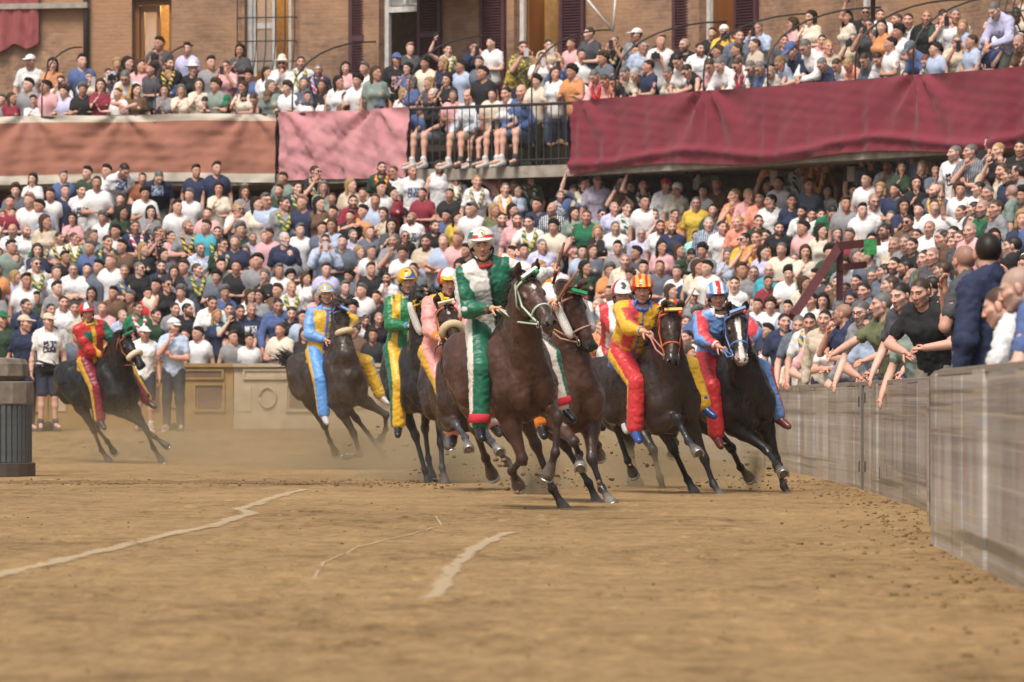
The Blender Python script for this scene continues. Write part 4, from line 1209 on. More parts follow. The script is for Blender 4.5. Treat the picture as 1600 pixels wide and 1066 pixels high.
# openings in pixels: (x0, x1, z0, z1, kind)
OPEN = [(206, 268, 5.6, 8.28, 'door'), (382, 455, 6.75, 9.4, 'grille'), (592, 655, 6.2, 9.5, 'sash'), (803, 874, 4.96, 9.4, 'balcony'), (1092, 1150, 4.96, 9.4, 'balcony'), (1337, 1368, 6.6, 9.2, 'sash')]
opn = {0: [], 1: [], 2: []}
for (x0, x1, z0, z1, kd) in OPEN:
    d0, i0, u0 = ray_poly(x0, WALL); d1, i1, u1 = ray_poly(x1, WALL)
    if i1 != i0: u1 = u0 + 0.8
    opn[i0].append((u0, u1, z0, z1, kd))
for i in range(3):
    A, t, nn, ln = seg_frame(i); ops = opn[i]
    us = sorted({0.0, ln} | {q for o in ops for q in o[:2]}); zs = sorted({0.0, 4.72, ZT} | {q for o in ops for q in o[2:4]})
    V, Fc, UV = [], [], []
    P3 = lambda uu, z, off=0.0: (A[0] + t[0] * uu + nn[0] * off, A[1] + t[1] * uu + nn[1] * off, z)
    def quad(c, uv):
        n = len(V); V.extend(c); UV.extend(uv); Fc.append((n, n + 1, n + 2, n + 3))
    for ia in range(len(us) - 1):
        for iz in range(len(zs) - 1):
            um, zm = (us[ia] + us[ia + 1]) / 2, (zs[iz] + zs[iz + 1]) / 2
            if any(o[0] < um < o[1] and o[2] < zm < o[3] for o in ops): continue
            a, b_, c, d = us[ia], us[ia + 1], zs[iz], zs[iz + 1]
            quad([P3(a, c), P3(b_, c), P3(b_, d), P3(a, d)], [(a + i * 7, c), (b_ + i * 7, c), (b_ + i * 7, d), (a + i * 7, d)])
    D = .32
    for (u0, u1, z0, z1, kd) in ops:
        for (a, c, b_, d) in ((u0, z0, u0, z1), (u1, z1, u1, z0), (u0, z1, u1, z1), (u1, z0, u0, z0)):
            quad([P3(a, c), P3(b_, d), P3(b_, d, -D), P3(a, c, -D)], [(a, c), (b_, d), (b_ + .3, d), (a + .3, c)])
    obj("wall", uvmesh("wall", V, Fc, UV), M['brick'], house)
    ang = math.atan2(t[1], t[0]); R = rotz(ang)
    for (u0, u1, z0, z1, kd) in ops:
        uc, zc, w, h_ = (u0 + u1) / 2, (z0 + z1) / 2, u1 - u0, z1 - z0
        c = lambda uu, z, off: np.array(P3(uu, z, off))
        # the lit room behind: back wall, floor, sides
        rm = MB(); dp = 2.2
        for (ce, sz) in ((c(uc, zc, -D - dp), (w + 2.4, .05, h_ + 1)), (c(uc - w / 2 - 1.2, zc, -D - dp / 2), (.05, dp, h_ + 1)), (c(uc + w / 2 + 1.2, zc, -D - dp / 2), (.05, dp, h_ + 1)), (c(uc, zc + h_ / 2 + .5, -D - dp / 2), (w + 2.4, dp, .05))):
            rm.box(ce, sz, R)
        obj("room", rm.mesh("room"), M['room'] if kd != 'sash' else M['whitewood'], house)
        if kd == 'sash': obj("curtain", MB().box(c(uc, (8.05 + z1) / 2, -.3), (w - .1, .02, z1 - 8.1), R).mesh("curtain"), M['whitewood'], house)
        if kd != 'sash':
            lm = obj("room_lamp", MB().ball(c(uc + .3, z1 + .05, -D - 1.1), .2, 10, 8).mesh("room_lamp", True), M['lamp'], house)
        wood = M['brownwood'] if kd == 'door' else M['whitewood']
        fr = MB()
        for (ce, sz) in ((c(u0 + .05, zc, -.2), (.09, .08, h_ - .004)), (c(u1 - .05, zc, -.2), (.09, .08, h_ - .004)), (c(uc, z1 - .05, -.2), (w - .19, .08, .09))): fr.box(ce, sz, R)
        wf = obj("window", fr.mesh("window"), wood, house)
        if kd == 'sash':
            obj("transom", MB().box(c(uc, 8.0, -.2), (w - .2, .075, .1), R).mesh("transom"), wood, wf)
            obj("mullion", MB().box(c(uc, (8.05 + z1) / 2, -.2), (.07, .07, z1 - 8.15), R).mesh("mullion"), wood, wf)
            for sg in (-1, 1): obj("pane", MB().box(c(uc + sg * (w / 4 - .02), (8.05 + z1) / 2, -.21), (w / 2 - .16, .01, z1 - 8.16), R).mesh("pane"), M['glass'], wf)
        elif kd in ('door', 'grille'):
            lw = w * .46
            lf = MB()
            ce = c(u0 + .12 + lw / 2, zc, -.24)
            lf.box(c(u0 + .13, zc, -.25), (.07, .05, h_ - .2), R).box(c(u0 + .09 + lw, zc, -.25), (.07, .05, h_ - .2), R).box(c(u0 + .11 + lw / 2, z1 - .16, -.25), (lw - .12, .05, .12), R).box(c(u0 + .11 + lw / 2, zc - .3, -.25), (lw - .12, .05, .1), R)
            obj("casement", lf.mesh("casement"), wood, wf)
            obj("pane", MB().box(c(u0 + .11 + lw / 2, zc, -.252), (lw - .14, .01, h_ - .4), R).mesh("pane"), M['glass'], wf)
        else:
            for sg in (-1, 1):   # double doors folded in
                obj("casement", MB().box(c(uc + sg * (w / 2 - .1), zc, -.5), (.06, .45, h_ - .15), R).mesh("casement"), M['brownwood'], wf)
        if kd == 'grille':
            gr = empty("window_grille", c(uc, z0, .0), "bulging wrought iron basket grille over the lit window", "grille")
            o_ = np.array(gr.location)
            prof = [(z0 + 2.6, .12), (z0 + .7, .12), (z0 + .35, .22), (z0 + .05, .42), (z0 - .22, .46), (z0 - .40, .30), (z0 - .44, .06)]
            for k in range(7):
                uu = u0 - .1 + (w + .2) * k / 6
                obj("bar", MB().tube([c(uu, z, off) - o_ for z, off in prof], .013, 5).mesh("bar"), M['iron'], gr)
            for z, off in [(z0 + 2.1, .12), (z0 + 1.6, .12), (z0 + 1.15, .12), (z0 + .72, .12), (z0 + .35, .22), (z0 - .22, .46)]:
                obj("cross_bar", MB().tube([c(u0 - .1, z, 0) - o_, c(u0 - .1, z, off) - o_, c(u1 + .1, z, off) - o_, c(u1 + .1, z, 0) - o_], .013, 5).mesh("cross_bar"), M['iron'], gr)
# shutters folded back against the wall
def shutter(px0, px1, z0, z1):
    d0, i, u0 = ray_poly(px0, WALL); d1, i1, u1 = ray_poly(px1, WALL)
    A, t, nn, ln = seg_frame(i); R = rotz(math.atan2(t[1], t[0]))
    if i1 != i: u1 = u0 + .5
    c = lambda uu, z, off: np.array([A[0] + t[0] * uu + nn[0] * off, A[1] + t[1] * uu + nn[1] * off, z])
    w = u1 - u0; uc = (u0 + u1) / 2
    fr = MB()
    for uu in (u0 + .035, u1 - .035): fr.box(c(uu, (z0 + z1) / 2, .06), (.07, .05, z1 - z0), R)
    for z in (z0 + .05, (z0 + z1) / 2 - .2, z1 - .05): fr.box(c(uc, z, .06), (w - .142, .05, .1), R)
    sh = obj("shutter", fr.mesh("shutter"), M['shutter'], house)
    sl = MB(); z = z0 + .13
    Rt = R @ rotx(.6)
    while z < z1 - .12:
        sl.box(c(uc, z, .06), (w - .146, .055, .012), Rt); z += .05
    tag(obj("shutter_slats", sl.mesh("shutter_slats"), M['shutter'], sh), kind="stuff")
for q in ((546, 584, 5.9, 9.5), (656, 692, 5.9, 9.5), (753, 792, 5.0, 9.4), (878, 916, 5.0, 9.4), (1054, 1084, 5.0, 9.4), (1152, 1187, 5.0, 9.4)): shutter(*q)
# dark shop fronts under the balcony
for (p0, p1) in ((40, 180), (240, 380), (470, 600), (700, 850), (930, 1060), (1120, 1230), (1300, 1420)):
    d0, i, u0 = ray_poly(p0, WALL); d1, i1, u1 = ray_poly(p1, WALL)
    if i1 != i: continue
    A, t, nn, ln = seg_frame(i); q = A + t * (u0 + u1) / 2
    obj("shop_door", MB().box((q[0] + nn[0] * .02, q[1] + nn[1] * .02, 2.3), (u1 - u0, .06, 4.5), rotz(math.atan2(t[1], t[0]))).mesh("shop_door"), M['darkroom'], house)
# drain pipe
d0, i, u0 = ray_poly(137, WALL); A, t, nn, ln = seg_frame(i); q = A + t * u0 + nn * .09
tag(obj("drainpipe", MB().tube([(0, 0, 0), (0, 0, 2), (0, 0, 4)], .055, 8).mesh("drainpipe", True), M['iron'], loc=(q[0], q[1], 6.3)), "dark iron drainpipe running down the brick wall", "drainpipe")
obj("ledge", MB().box((A + t * (u0 - 1.0) + nn * .1).tolist() + [8.18], (2.1, .2, .1), rotz(math.atan2(t[1], t[0]))).mesh("ledge"), M['stone'], house)

# ------------------------------------------------------------------ balcony
balcony = empty("balcony", (0, 0, 0), "long stone balcony with iron rail along the brick house", "balcony")
def bal_at(px, off=0.0):
    d, i, uu = ray_poly(px, BALC); A, Bp = np.array(BALC[i]), np.array(BALC[i + 1]); t = (Bp - A) / np.linalg.norm(Bp - A); nn = np.array([t[1], -t[0]])
    return A + t * uu + nn * off, t, nn
V, Fc = [], []
BW = [(-13.4, 106.0), (-2.85, 103.4), (2.9, 98.9), (16.2, 79.5)]
for (bx, by), (wx, wy) in zip(BALC, BW):
    V += [(bx, by, FLOOR_Z - .2), (bx, by, FLOOR_Z), (wx, wy, FLOOR_Z), (wx, wy, FLOOR_Z - .2)]
for i in range(3):
    for k in range(4): Fc.append((i * 4 + k, i * 4 + (k + 1) % 4, i * 4 + 4 + (k + 1) % 4, i * 4 + 4 + k))
obj("slab", mesh_np("slab", V, Fc, False), M['stone'], balcony)
for off_, zz in ((1.0, .36), (1.62, .72)):       # benches behind the front row
    V, Fc = [], []
    for (bx, by), (wx, wy) in zip(BALC, BW):
        a, w_ = np.array([bx, by]), np.array([wx, wy]); f0 = off_ / 2.6; f1 = min((off_ + .58) / 2.6, .97)
        p, q = a + (w_ - a) * f0, a + (w_ - a) * f1
        V += [(p[0], p[1], FLOOR_Z + .003), (p[0], p[1], FLOOR_Z + zz), (q[0], q[1], FLOOR_Z + zz), (q[0], q[1], FLOOR_Z + .003)]
    for i in range(3):
        for k in range(4): Fc.append((i * 4 + k, i * 4 + (k + 1) % 4, i * 4 + 4 + (k + 1) % 4, i * 4 + 4 + k))
    obj("bench", mesh_np("bench", V, Fc, False), M['bench'], balcony)
m = MB().tube([(x, y, RAIL_Z) for x, y in BALC], .028, 6); obj("hand_rail", m.mesh("hand_rail"), M['iron'], balcony)
m = MB().tube([(x, y, FLOOR_Z + .1) for x, y in BALC], .016, 6); obj("foot_rail", m.mesh("foot_rail"), M['iron'], balcony)
bal = MB().tube([(0, 0, FLOOR_Z), (0, 0, RAIL_Z)], .011, 5).mesh("baluster")
for px in np.arange(432, 905, 11.6):
    q, t, nn = bal_at(px); obj("baluster", bal, M['iron'], balcony, loc=(q[0], q[1], 0))
br = MB().box((0, 1.6, FLOOR_Z - .36), (.2, 1.7, .24)).box((0, 1.9, FLOOR_Z - .6), (.18, 1.1, .22)).mesh("bracket")
for px in range(-60, 1640, 120):
    q, t, nn = bal_at(px); o = obj("bracket", br, M['stone'], balcony, loc=(q[0] - nn[0] * .15, q[1] - nn[1] * .15, 0), rotz=math.atan2(t[1], t[0]))
# awning irons curving from the rail back to the wall
for k, px in enumerate((66, 243, 458, 640, 832, 963, 1101, 1201, 1338, 1428)):
    q, t, nn = bal_at(px, 0.02); o_ = np.array([q[0], q[1], RAIL_Z])
    pts = [np.array([0, 0, -.9]), np.array([0, 0, .35])] + [np.array([-nn[0] * 2.5 * (1 - math.cos(w)), -nn[1] * 2.5 * (1 - math.cos(w)), .35 + 1.05 * math.sin(w)]) for w in np.linspace(.15, 1.5, 9)]
    nm = ["by the man in the white cap", "over the woman in the red top", "beside the man in the straw hat", "at the end of the pink drape", "over the blonde woman in blue", "at the bare rail's right end", "beside the man in the yellow shirt", "over the man in the blue cap", "left of the men hugging", "right of the men hugging"][k]
    tag(obj("awning_iron", MB().tube(pts, .017, 6).mesh("awning_iron", True), M['iron'], loc=o_), "thin curved awning iron " + nm, "awning iron", "curved awning irons on the balcony rail")

# drapes over the rail
def cloth_mat(name, c, c2, border=None, sc=.9):
    m, nt, N, B, L = new_mat(name); B.inputs["Roughness"].default_value = .9; B.inputs["Specular IOR Level"].default_value = .15; B.inputs["Sheen Weight"].default_value = .15
    tc = N.new("ShaderNodeTexCoord"); n = N.new("ShaderNodeTexNoise"); n.inputs["Scale"].default_value = sc; n.inputs["Detail"].default_value = 6; L(tc.outputs["UV"], n.inputs["Vector"])
    cr = N.new("ShaderNodeValToRGB"); e = cr.color_ramp.elements; e[0].position = .35; e[0].color = (*c, 1); e[1].position = .65; e[1].color = (*c2, 1); L(n.outputs["Fac"], cr.inputs[0]); out = cr.outputs[0]
    if border:
        sx = N.new("ShaderNodeSeparateXYZ"); L(tc.outputs["UV"], sx.inputs[0])
        a = N.new("ShaderNodeMath"); a.operation = 'GREATER_THAN'; a.inputs[1].default_value = .90; L(sx.outputs[1], a.inputs[0])
        b = N.new("ShaderNodeMath"); b.operation = 'LESS_THAN'; b.inputs[1].default_value = .13; L(sx.outputs[1], b.inputs[0])
        s_ = N.new("ShaderNodeMath"); s_.operation = 'ADD'; L(a.outputs[0], s_.inputs[0]); L(b.outputs[0], s_.inputs[1])
        mx = N.new("ShaderNodeMix"); mx.data_type = 'RGBA'; L(s_.outputs[0], mx.inputs[0]); L(out, mx.inputs[6]); mx.inputs[7].default_value = (*border, 1); out = mx.outputs[2]
    L(out, B.inputs["Base Color"])
    n2 = N.new("ShaderNodeTexNoise"); n2.inputs["Scale"].default_value = 60; L(tc.outputs["UV"], n2.inputs["Vector"])
    bu = N.new("ShaderNodeBump"); bu.inputs["Distance"].default_value = .004; bu.inputs["Strength"].default_value = .4; L(n2.outputs["Fac"], bu.inputs["Height"]); L(bu.outputs[0], B.inputs["Normal"])
    return m
def drape(px0, px1, zt, zb, mat, label, seed, fold=.03, swags=(), sag=.05, horiz=0.0):
    n = int((px1 - px0) / 5); rows = 26; V, UV, Fc = [], [], []
    L_ = 0; last = None
    for i in range(n + 1):
        px = px0 + (px1 - px0) * i / n; q, t, nn = bal_at(px, .05)
        if last is not None: L_ += np.linalg.norm(q - last)
        last = q
        for j in range(rows + 1):
            f = j / rows
            z = zt + (zb - zt) * f
            s_ = np.array([L_, 0, z])
            w = fold * (wob(s_ * [1, 1, .25], .55, seed) * (.35 + f * .8) + .5 * wob(s_ * [1, 1, .6], .28, seed + 1) * f + .35 * wob(s_, .16, seed + 2)) 
            w += horiz * math.exp(-((f - .86 - .05 * math.sin(L_ * 1.3)) / .05) ** 2)
            dz = 0
            for (sx_, k_) in swags:      # folds fanning out from a pinned point on the rail
                dx = L_ - sx_; r_ = math.hypot(dx, (zt - z) + .08); an = math.atan2(dx, zt - z + .08)
                w += k_ * math.sin(an * 9) * math.exp(-r_ / .9) * min(1, r_ * 3)
                dz -= .0
            z += -sag * f * (1 + .5 * math.sin(L_ * 1.1 + seed)) - .012 * math.sin(L_ * 2.3 + seed) * (1 - f)
            V.append((q[0] + nn[0] * (w + .02 + .03 * f), q[1] + nn[1] * (w + .02 + .03 * f), z)); UV.append((L_ / 1.1, 1 - f))
    for i in range(n):
        for j in range(rows): Fc.append((i * (rows + 1) + j, i * (rows + 1) + j + 1, (i + 1) * (rows + 1) + j + 1, (i + 1) * (rows + 1) + j))
    return tag(obj("drape", uvmesh("drape", V, Fc, UV, True), mat), label, "drape", "cloth drapes hung over the balconies")
M['drape_brown'] = cloth_mat("terracotta_cloth", (.33, .145, .10), (.37, .165, .12), (.55, .49, .41))
M['drape_pink'] = cloth_mat("faded_pink_cloth", (.50, .22, .245), (.58, .28, .30), None, 2.2)
M['drape_red'] = cloth_mat("maroon_cloth", (.19, .027, .046), (.23, .040, .060), None, .6)
drape(-60, 432, RAIL_Z + .02, 4.86, M['drape_brown'], "terracotta brown drape with cream borders hung on the balcony rail", 1, .045, ((3.05, .08), (1.3, .07), (5.4, .07)))
drape(437, 643, RAIL_Z + .03, 4.84, M['drape_pink'], "crumpled faded pink drape on the balcony rail", 4, .075, ((0.1, .08), (2.2, .08)), .03)
drape(898, 1660, RAIL_Z + .02, 4.92, M['drape_red'], "long maroon drape on the curving part of the balcony", 2, .036, ((3.9, .09), (.2, .07), (9.5, .07)), .10, .08)
# small drape high on the left
d0, i, u0 = ray_poly(-30, WALL); d1, i1, u1 = ray_poly(64, WALL); A, t, nn, ln = seg_frame(0)
V, UV, Fc = [], [], []; n, rows = 24, 14
for a in range(n + 1):
    for j in range(rows + 1):
        uu = u0 + (u1 - u0) * a / n; z = 9.2 - 1.72 * j / rows + .06 * math.sin(a * .55) * j / rows - .12 * (1 - a / n) * j / rows; off = .16 + .035 * math.sin(a * 1.1 + j * .3) * j / rows + .01 * math.sin(a * 2.7)
        V.append((A[0] + t[0] * uu + nn[0] * off, A[1] + t[1] * uu + nn[1] * off, z)); UV.append((uu, 1 - j / rows))
for a in range(n):
    for j in range(rows): Fc.append((a * (rows + 1) + j, a * (rows + 1) + j + 1, (a + 1) * (rows + 1) + j + 1, (a + 1) * (rows + 1) + j))
M['drape_rose'] = cloth_mat("dull_rose_damask", (.24, .06, .065), (.32, .10, .10), None, 6)
tag(obj("drape", uvmesh("drape", V, Fc, UV, True), M['drape_rose']), "dull red damask drape hanging high on the brick wall at left", "drape", "cloth drapes hung over the balconies")
# scalloped awning
d0, i, u0 = ray_poly(655, WALL); d1, i1, u1 = ray_poly(795, WALL); A, t, nn, ln = seg_frame(1 if i == 1 else i)
V, Fc = [], []; n = 48
for a in range(n + 1):
    uu = u0 - .2 + 1.95 * a / n; q = A + t * uu
    for off, z in ((.06, 8.95), (1.1, 8.36), (1.12, 8.2), (1.12, 8.13 - .05 * abs(math.sin(a * math.pi / 6)))): V.append((q[0] + nn[0] * off, q[1] + nn[1] * off, z))
for a in range(n):
    for j in range(3): Fc.append((a * 4 + j, a * 4 + 4 + j, a * 4 + 5 + j, a * 4 + 1 + j))
M['awning'] = flat("grey_canvas", (0.34, 0.29, 0.27), 0.9)
tag(obj("awning", mesh_np("awning", V, Fc, False), M['awning']), "grey canvas awning with scalloped edge over the balcony door", "awning")
# two flag poles at the awning
for (p0, p1, lb) in (((910, -10), (957, 48), "slanting white pole against the brick wall"), ((962, -10), (958, 50), "upright white pole against the brick wall")):
    d_ = ray_poly(935, WALL)[0] - 1.0; a, b_ = at(*p0, d_), at(*p1, d_)
    tag(obj("pole", MB().tube([(0, 0, 0), b_ - a], .022, 6).mesh("pole", True), M['whitewood'], loc=a), lb, "pole")
# green bulging grille at the right
gq, t, nn = bal_at(1560, -1.2); gd = gq[1]
gr = empty("window_grille", (gq[0], gq[1], 6.9), "green iron cage grille bulging from the wall at right", "grille")
M['greeniron'] = flat("green_iron", (.05, .06, .045), .6)
for k in range(9):
    a = (k - 4) / 4
    pts = [np.array([t[0] * a * .75 + nn[0] * o_, t[1] * a * .75 + nn[1] * o_, z]) for z, o_ in ((1.6, .05), (.9, .15), (.45, .5), (.05, .62), (-.25, .45), (-.35, .1))]
    obj("bar", MB().tube(pts, .015, 5).mesh("bar"), M['greeniron'], gr)
for z, o_ in ((1.2, .1), (.9, .15), (.62, .36), (.3, .56), (.05, .62), (-.25, .45)):
    pts = [np.array([t[0] * a * .75 + nn[0] * o_ * (1 - .15 * a * a), t[1] * a * .75 + nn[1] * o_ * (1 - .15 * a * a), z]) for a in np.linspace(-1, 1, 9)]
    obj("cross_bar", MB().tube(pts, .014, 5).mesh("cross_bar"), M['greeniron'], gr)

# ------------------------------------------------------------------ stone post at the left
c0 = np.array([-6.28, 69.0, 0])
post = empty("stone_post", c0, "round stone post with slatted padding and a timber base at far left", "post")
def disc(z0, z1, r0, r1, n=20): return MB().tube([(0, 0, z0), (0, 0, z0 + .01), (0, 0, z1 - .01), (0, 0, z1)], [r0 * .97, r0, r1, r1 * .95], n)
obj("base", disc(0, .17, .50, .50).mesh("base"), M['bench'], post)
obj("core", disc(.17, .87, .425, .425).mesh("core"), M['darkroom'], post)
M['stone2'] = flat("grimy_stone", (.20, .165, .13), .85, (7, .012), v=(.6, 1.2))
slat = MB().box((0, -.44, .52), (.055, .035, .69)).mesh("slat")
M['slat'] = flat("grey_green_slat", (.09, .10, .105), .6, (10, .004))
for k in range(38): obj("slat", slat, M['slat'], post, rotz=k * 2 * math.pi / 38)
obj("stone_block", disc(.875, 1.15, .485, .485, 14).mesh("stone_block"), M['stone2'], post)
obj("capstone", MB().tube([(0, 0, 1.155), (0, 0, 1.19), (0, 0, 1.22), (0, 0, 1.36), (0, 0, 1.42), (0, 0, 1.44)], [.33, .36, .42, .42, .38, .2], 12).mesh("capstone"), M['stone2'], post)
print("setting", round(time.time() - T0, 1))

# ------------------------------------------------------------------ horses and their riders
def blend_cols(add, D, pal, sig=0.012):
    tags = np.array([p['tag'] for p in add])
    w = np.exp(-np.clip((D - D.min(1)[:, None]) / sig, 0, 30))
    return (w @ np.array(pal)[tags]) / w.sum(1)[:, None]

C_BODY, C_LEG, C_HOOF, C_MUZ, C_HEAD, C_SOCK = range(6)
def make_horse(s):
    d = s['d']; Wp = at(*s['withers'], d)
    yaw, roll, pitch = [math.radians(s.get(k, 0)) for k in ('yaw', 'roll', 'pitch')]
    Fv = nrm([math.sin(yaw), -math.cos(yaw), math.tan(pitch)])
    up0 = nrm(np.array([0, 0, 1.]) - Fv * Fv[2]); L0 = np.cross(up0, Fv)
    Uv = nrm(up0 * math.cos(roll) - L0 * math.sin(roll)); Lv = np.cross(Uv, Fv)
    B = np.stack([Fv, Lv, Uv], 1)
    b = lambda x, y, z: Wp + B @ np.array([x - 0.25, y, z - 1.56])
    R = B
    P = [ell(b(0.32, 0, 1.15), (0.36, 0.25, 0.43), C_BODY, 0.08, R), ell(b(-0.08, 0, 1.13), (0.48, 0.285, 0.375), C_BODY, 0.08, R),
         ell(b(-0.42, 0, 1.18), (0.36, 0.26, 0.30), C_BODY, 0.08, R),
         cone(b(0.28, 0, 1.46), b(-0.3, 0, 1.405), 0.1, 0.085, C_BODY, 0.08), cone(b(-0.3, 0, 1.405), b(-0.75, 0, 1.42), 0.085, 0.1, C_BODY, 0.08)]
    for y in (1, -1):
        P += [ell(b(-0.68, y * 0.125, 1.29), (0.28, 0.155, 0.24), C_BODY, 0.06, R), ell(b(-0.78, y * 0.13, 1.12), (0.19, 0.13, 0.25), C_BODY, 0.06, R),
              ell(b(0.44, y * 0.165, 1.20), (0.15, 0.1, 0.3), C_BODY, 0.05, R @ roty(-0.45)), ell(b(0.62, y * 0.105, 1.03), (0.1, 0.11, 0.2), C_BODY, 0.04, R),
              ell(b(0.37, y * 0.185, 0.94), (0.14, 0.09, 0.18), C_BODY, 0.05, R)]
    # neck and head
    nb = b(0.5, 0, 1.40)
    poll = reach(nb, *s['poll'], s.get('neck', 0.70), s.get('psgn', -1))
    muz = reach(poll, *s['muzzle'], s.get('head', 0.56), s.get('msgn', -1))
    hF = nrm(muz - poll); ref = Uv + Fv * 0.8
    hU = nrm(ref - hF * np.dot(ref, hF)); hL = np.cross(hU, hF); HR = np.stack([hF, hL, hU], 1)
    hk = s.get('hk', 1.16)
    h = lambda x, y, z: poll + HR @ np.array([x, y * hk, z * hk])
    i_head = len(P)
    th = h(0.02, 0, -0.15)
    latn = nrm(np.cross(poll - nb, Uv + 0.01)) if abs(np.dot(nrm(poll - nb), Uv)) < 0.98 else Lv
    latn = nrm(Lv * 0.6 + hL * 0.4)
    P += [cone(b(0.40, 0, 1.27), (b(0.55, 0, 1.45) + 0.0 * poll), 0.26, 0.2, C_BODY, 0.06, lat=Lv, lf=1.35),
          cone(b(0.50, 0, 1.38), h(-0.04, 0, -0.13), 0.205, 0.115, C_BODY, 0.05, lat=latn, lf=1.5),
          cone(b(0.22, 0, 1.50), h(-0.03, 0, -0.05), 0.085, 0.065, C_BODY, 0.06), cone(b(0.6, 0, 1.2), th, 0.17, 0.085, C_BODY, 0.06)]
    P += [ell(h(0.07, 0, -0.075), (0.13, 0.083, 0.1), C_HEAD, 0.03, HR), cone(h(0.1, 0, -0.062), h(0.44, 0, -0.068), 0.085, 0.05, C_HEAD, 0.03, lat=hL, lf=1.12),
          ell(h(0.14, 0.04, -0.155), (0.115, 0.035, 0.1), C_HEAD, 0.03, HR), ell(h(0.14, -0.04, -0.155), (0.115, 0.035, 0.1), C_HEAD, 0.03, HR),
          cone(h(0.16, 0, -0.16), h(0.46, 0, -0.125), 0.06, 0.036, C_HEAD, 0.03), ell(h(0.515, 0, -0.085), (0.072, 0.060, 0.062), C_MUZ, 0.03, HR),
          ell(h(0.51, 0, -0.142), (0.05, 0.038, 0.03), C_MUZ, 0.02, HR)]
    for y in (1, -1):
        P += [ell(h(0.165, y * 0.072, -0.05), (0.045, 0.02, 0.02), C_HEAD, 0.02, HR), cone(h(0.2, y * 0.062, -0.1), h(0.36, y * 0.045, -0.1), 0.016, 0.012, C_HEAD, 0.025),
              ell(h(0.55, y * 0.036, -0.066), (0.028, 0.012, 0.02), C_MUZ, 0.01, HR @ rotz(-y * 0.5), sub=True),
              ell(h(0.552, y * 0.047, -0.066), (0.03, 0.009, 0.026), C_MUZ, 0.012, HR @ rotz(-y * 0.5)),
              ell(h(0.165, y * 0.088, -0.068), (0.026, 0.016, 0.018), C_HEAD, 0.01, HR, sub=True),
              cone(h(0.0, y * 0.052, -0.01), h(-0.01, y * 0.072, 0.07), 0.028, 0.034, C_HEAD, 0.02), cone(h(-0.01, y * 0.072, 0.07), h(0.015, y * 0.07, 0.155), 0.034, 0.006, C_HEAD, 0.01),
              cone(h(0.025, y * 0.068, 0.05), h(0.03, y * 0.071, 0.125), 0.018, 0.008, C_MUZ, 0.008, sub=True)]
        P[-1]['sub'] = True
    for p_ in P[i_head:]:      # a full-sized head
        if p_['tag'] in (C_HEAD, C_MUZ):
            if p_['t'] == 'e': p_['r'] = p_['r'] * np.array([1, hk, hk])
            else: p_['ra'] *= hk; p_['rb'] *= hk
    # legs
    hooves = []
    defaults = dict(RF=((0.42, -.17, .5), (0.36, -.17, .22), (0.42, -.17, .06)), LF=((0.42, .17, .5), (0.36, .17, .22), (0.42, .17, .06)),
                    RH=((-.8, -.15, .56), (-.78, -.15, .2), (-.7, -.15, .06)), LH=((-.8, .15, .56), (-.78, .15, .2), (-.7, .15, .06)))
    for k in ('RF', 'LF', 'RH', 'LH'):
        y = -1 if k[0] == 'R' else 1; fore = k[1] == 'F'
        sp = s['legs'].get(k)
        up_ = b(0.39, y * 0.165, 0.86) if fore else b(-0.43, y * 0.185, 0.99)
        Ls = (0.42, 0.28, 0.13) if fore else (0.47, 0.38, 0.13)
        if sp:
            kn = reach(up_, *sp[0], Ls[0], sp[3][0]); fe = reach(kn, *sp[1], Ls[1], sp[3][1]); ho = reach(fe, *sp[2], Ls[2], sp[3][2])
        else:
            kn, fe, ho = [b(*q) for q in defaults[k]]
        lc = C_LEG; sock = C_SOCK if k in s.get('socks', ()) else C_LEG
        if fore:
            P += [cone(b(0.5, y * 0.15, 1.03), up_, 0.13, 0.105, C_BODY, 0.06), cone(up_, kn, 0.09, 0.040, C_BODY, 0.03), ell(up_ + (kn - up_) * 0.3, 0.084, C_BODY, 0.05)]
        else:
            P += [cone(b(-0.62, y * 0.14, 1.2), up_, 0.19, 0.13, C_BODY, 0.07), cone(up_, kn, 0.115, 0.039, C_BODY, 0.04), ell(up_ + (kn - up_) * 0.28 - Fv * 0.03, 0.1, C_BODY, 0.06)]
            # point of hock with the tendon above it
            ax_ = nrm(kn - up_); back = -(Fv - ax_ * np.dot(Fv, ax_))
            pt = kn + nrm(back) * 0.05 - ax_ * 0.02
            P += [cone(pt, kn, 0.03, 0.04, lc, 0.02), cone(pt, up_ + (kn - up_) * 0.55 + nrm(back) * 0.05, 0.022, 0.03, C_BODY, 0.03)]
        ld = nrm(fe - kn)
        P += [ell(kn, 0.047 if fore else 0.046, lc, 0.03), ell(kn + ld * 0.04, 0.040, lc, 0.03), cone(kn, fe, 0.031, 0.026, lc, 0.03), cone(kn - Fv * .012, fe - Fv * .016, .02, .022, lc, .02),
              ell(fe, 0.038, lc, 0.025), ell(fe - Fv * 0.012, 0.033, lc, 0.025)]
        hd = nrm(ho - fe)
        P += [cone(fe, ho, 0.030, 0.036, sock, 0.02), cone(ho, ho + hd * 0.075, 0.043, 0.059, C_HOOF, 0.008), cutp(hd, np.dot(hd, ho + hd * 0.085), 0.004)]
        P[-1] = None
        hooves.append((ho, hd))
    P = [p for p in P if p is not None]
    res = s.get('res', 0.0205)
    V, Q = sdf_mesh(P, res, [((poll + muz) / 2, np.abs(muz - poll) / 2 + 0.16, res * 0.55)])
    V = smooth_mesh(V, Q, 1, 0.35)
    Nn = vnormals(V, Q)
    # veins and muscle relief
    lowl = np.clip((V[:, 2] - .62) / .25, 0, 1)
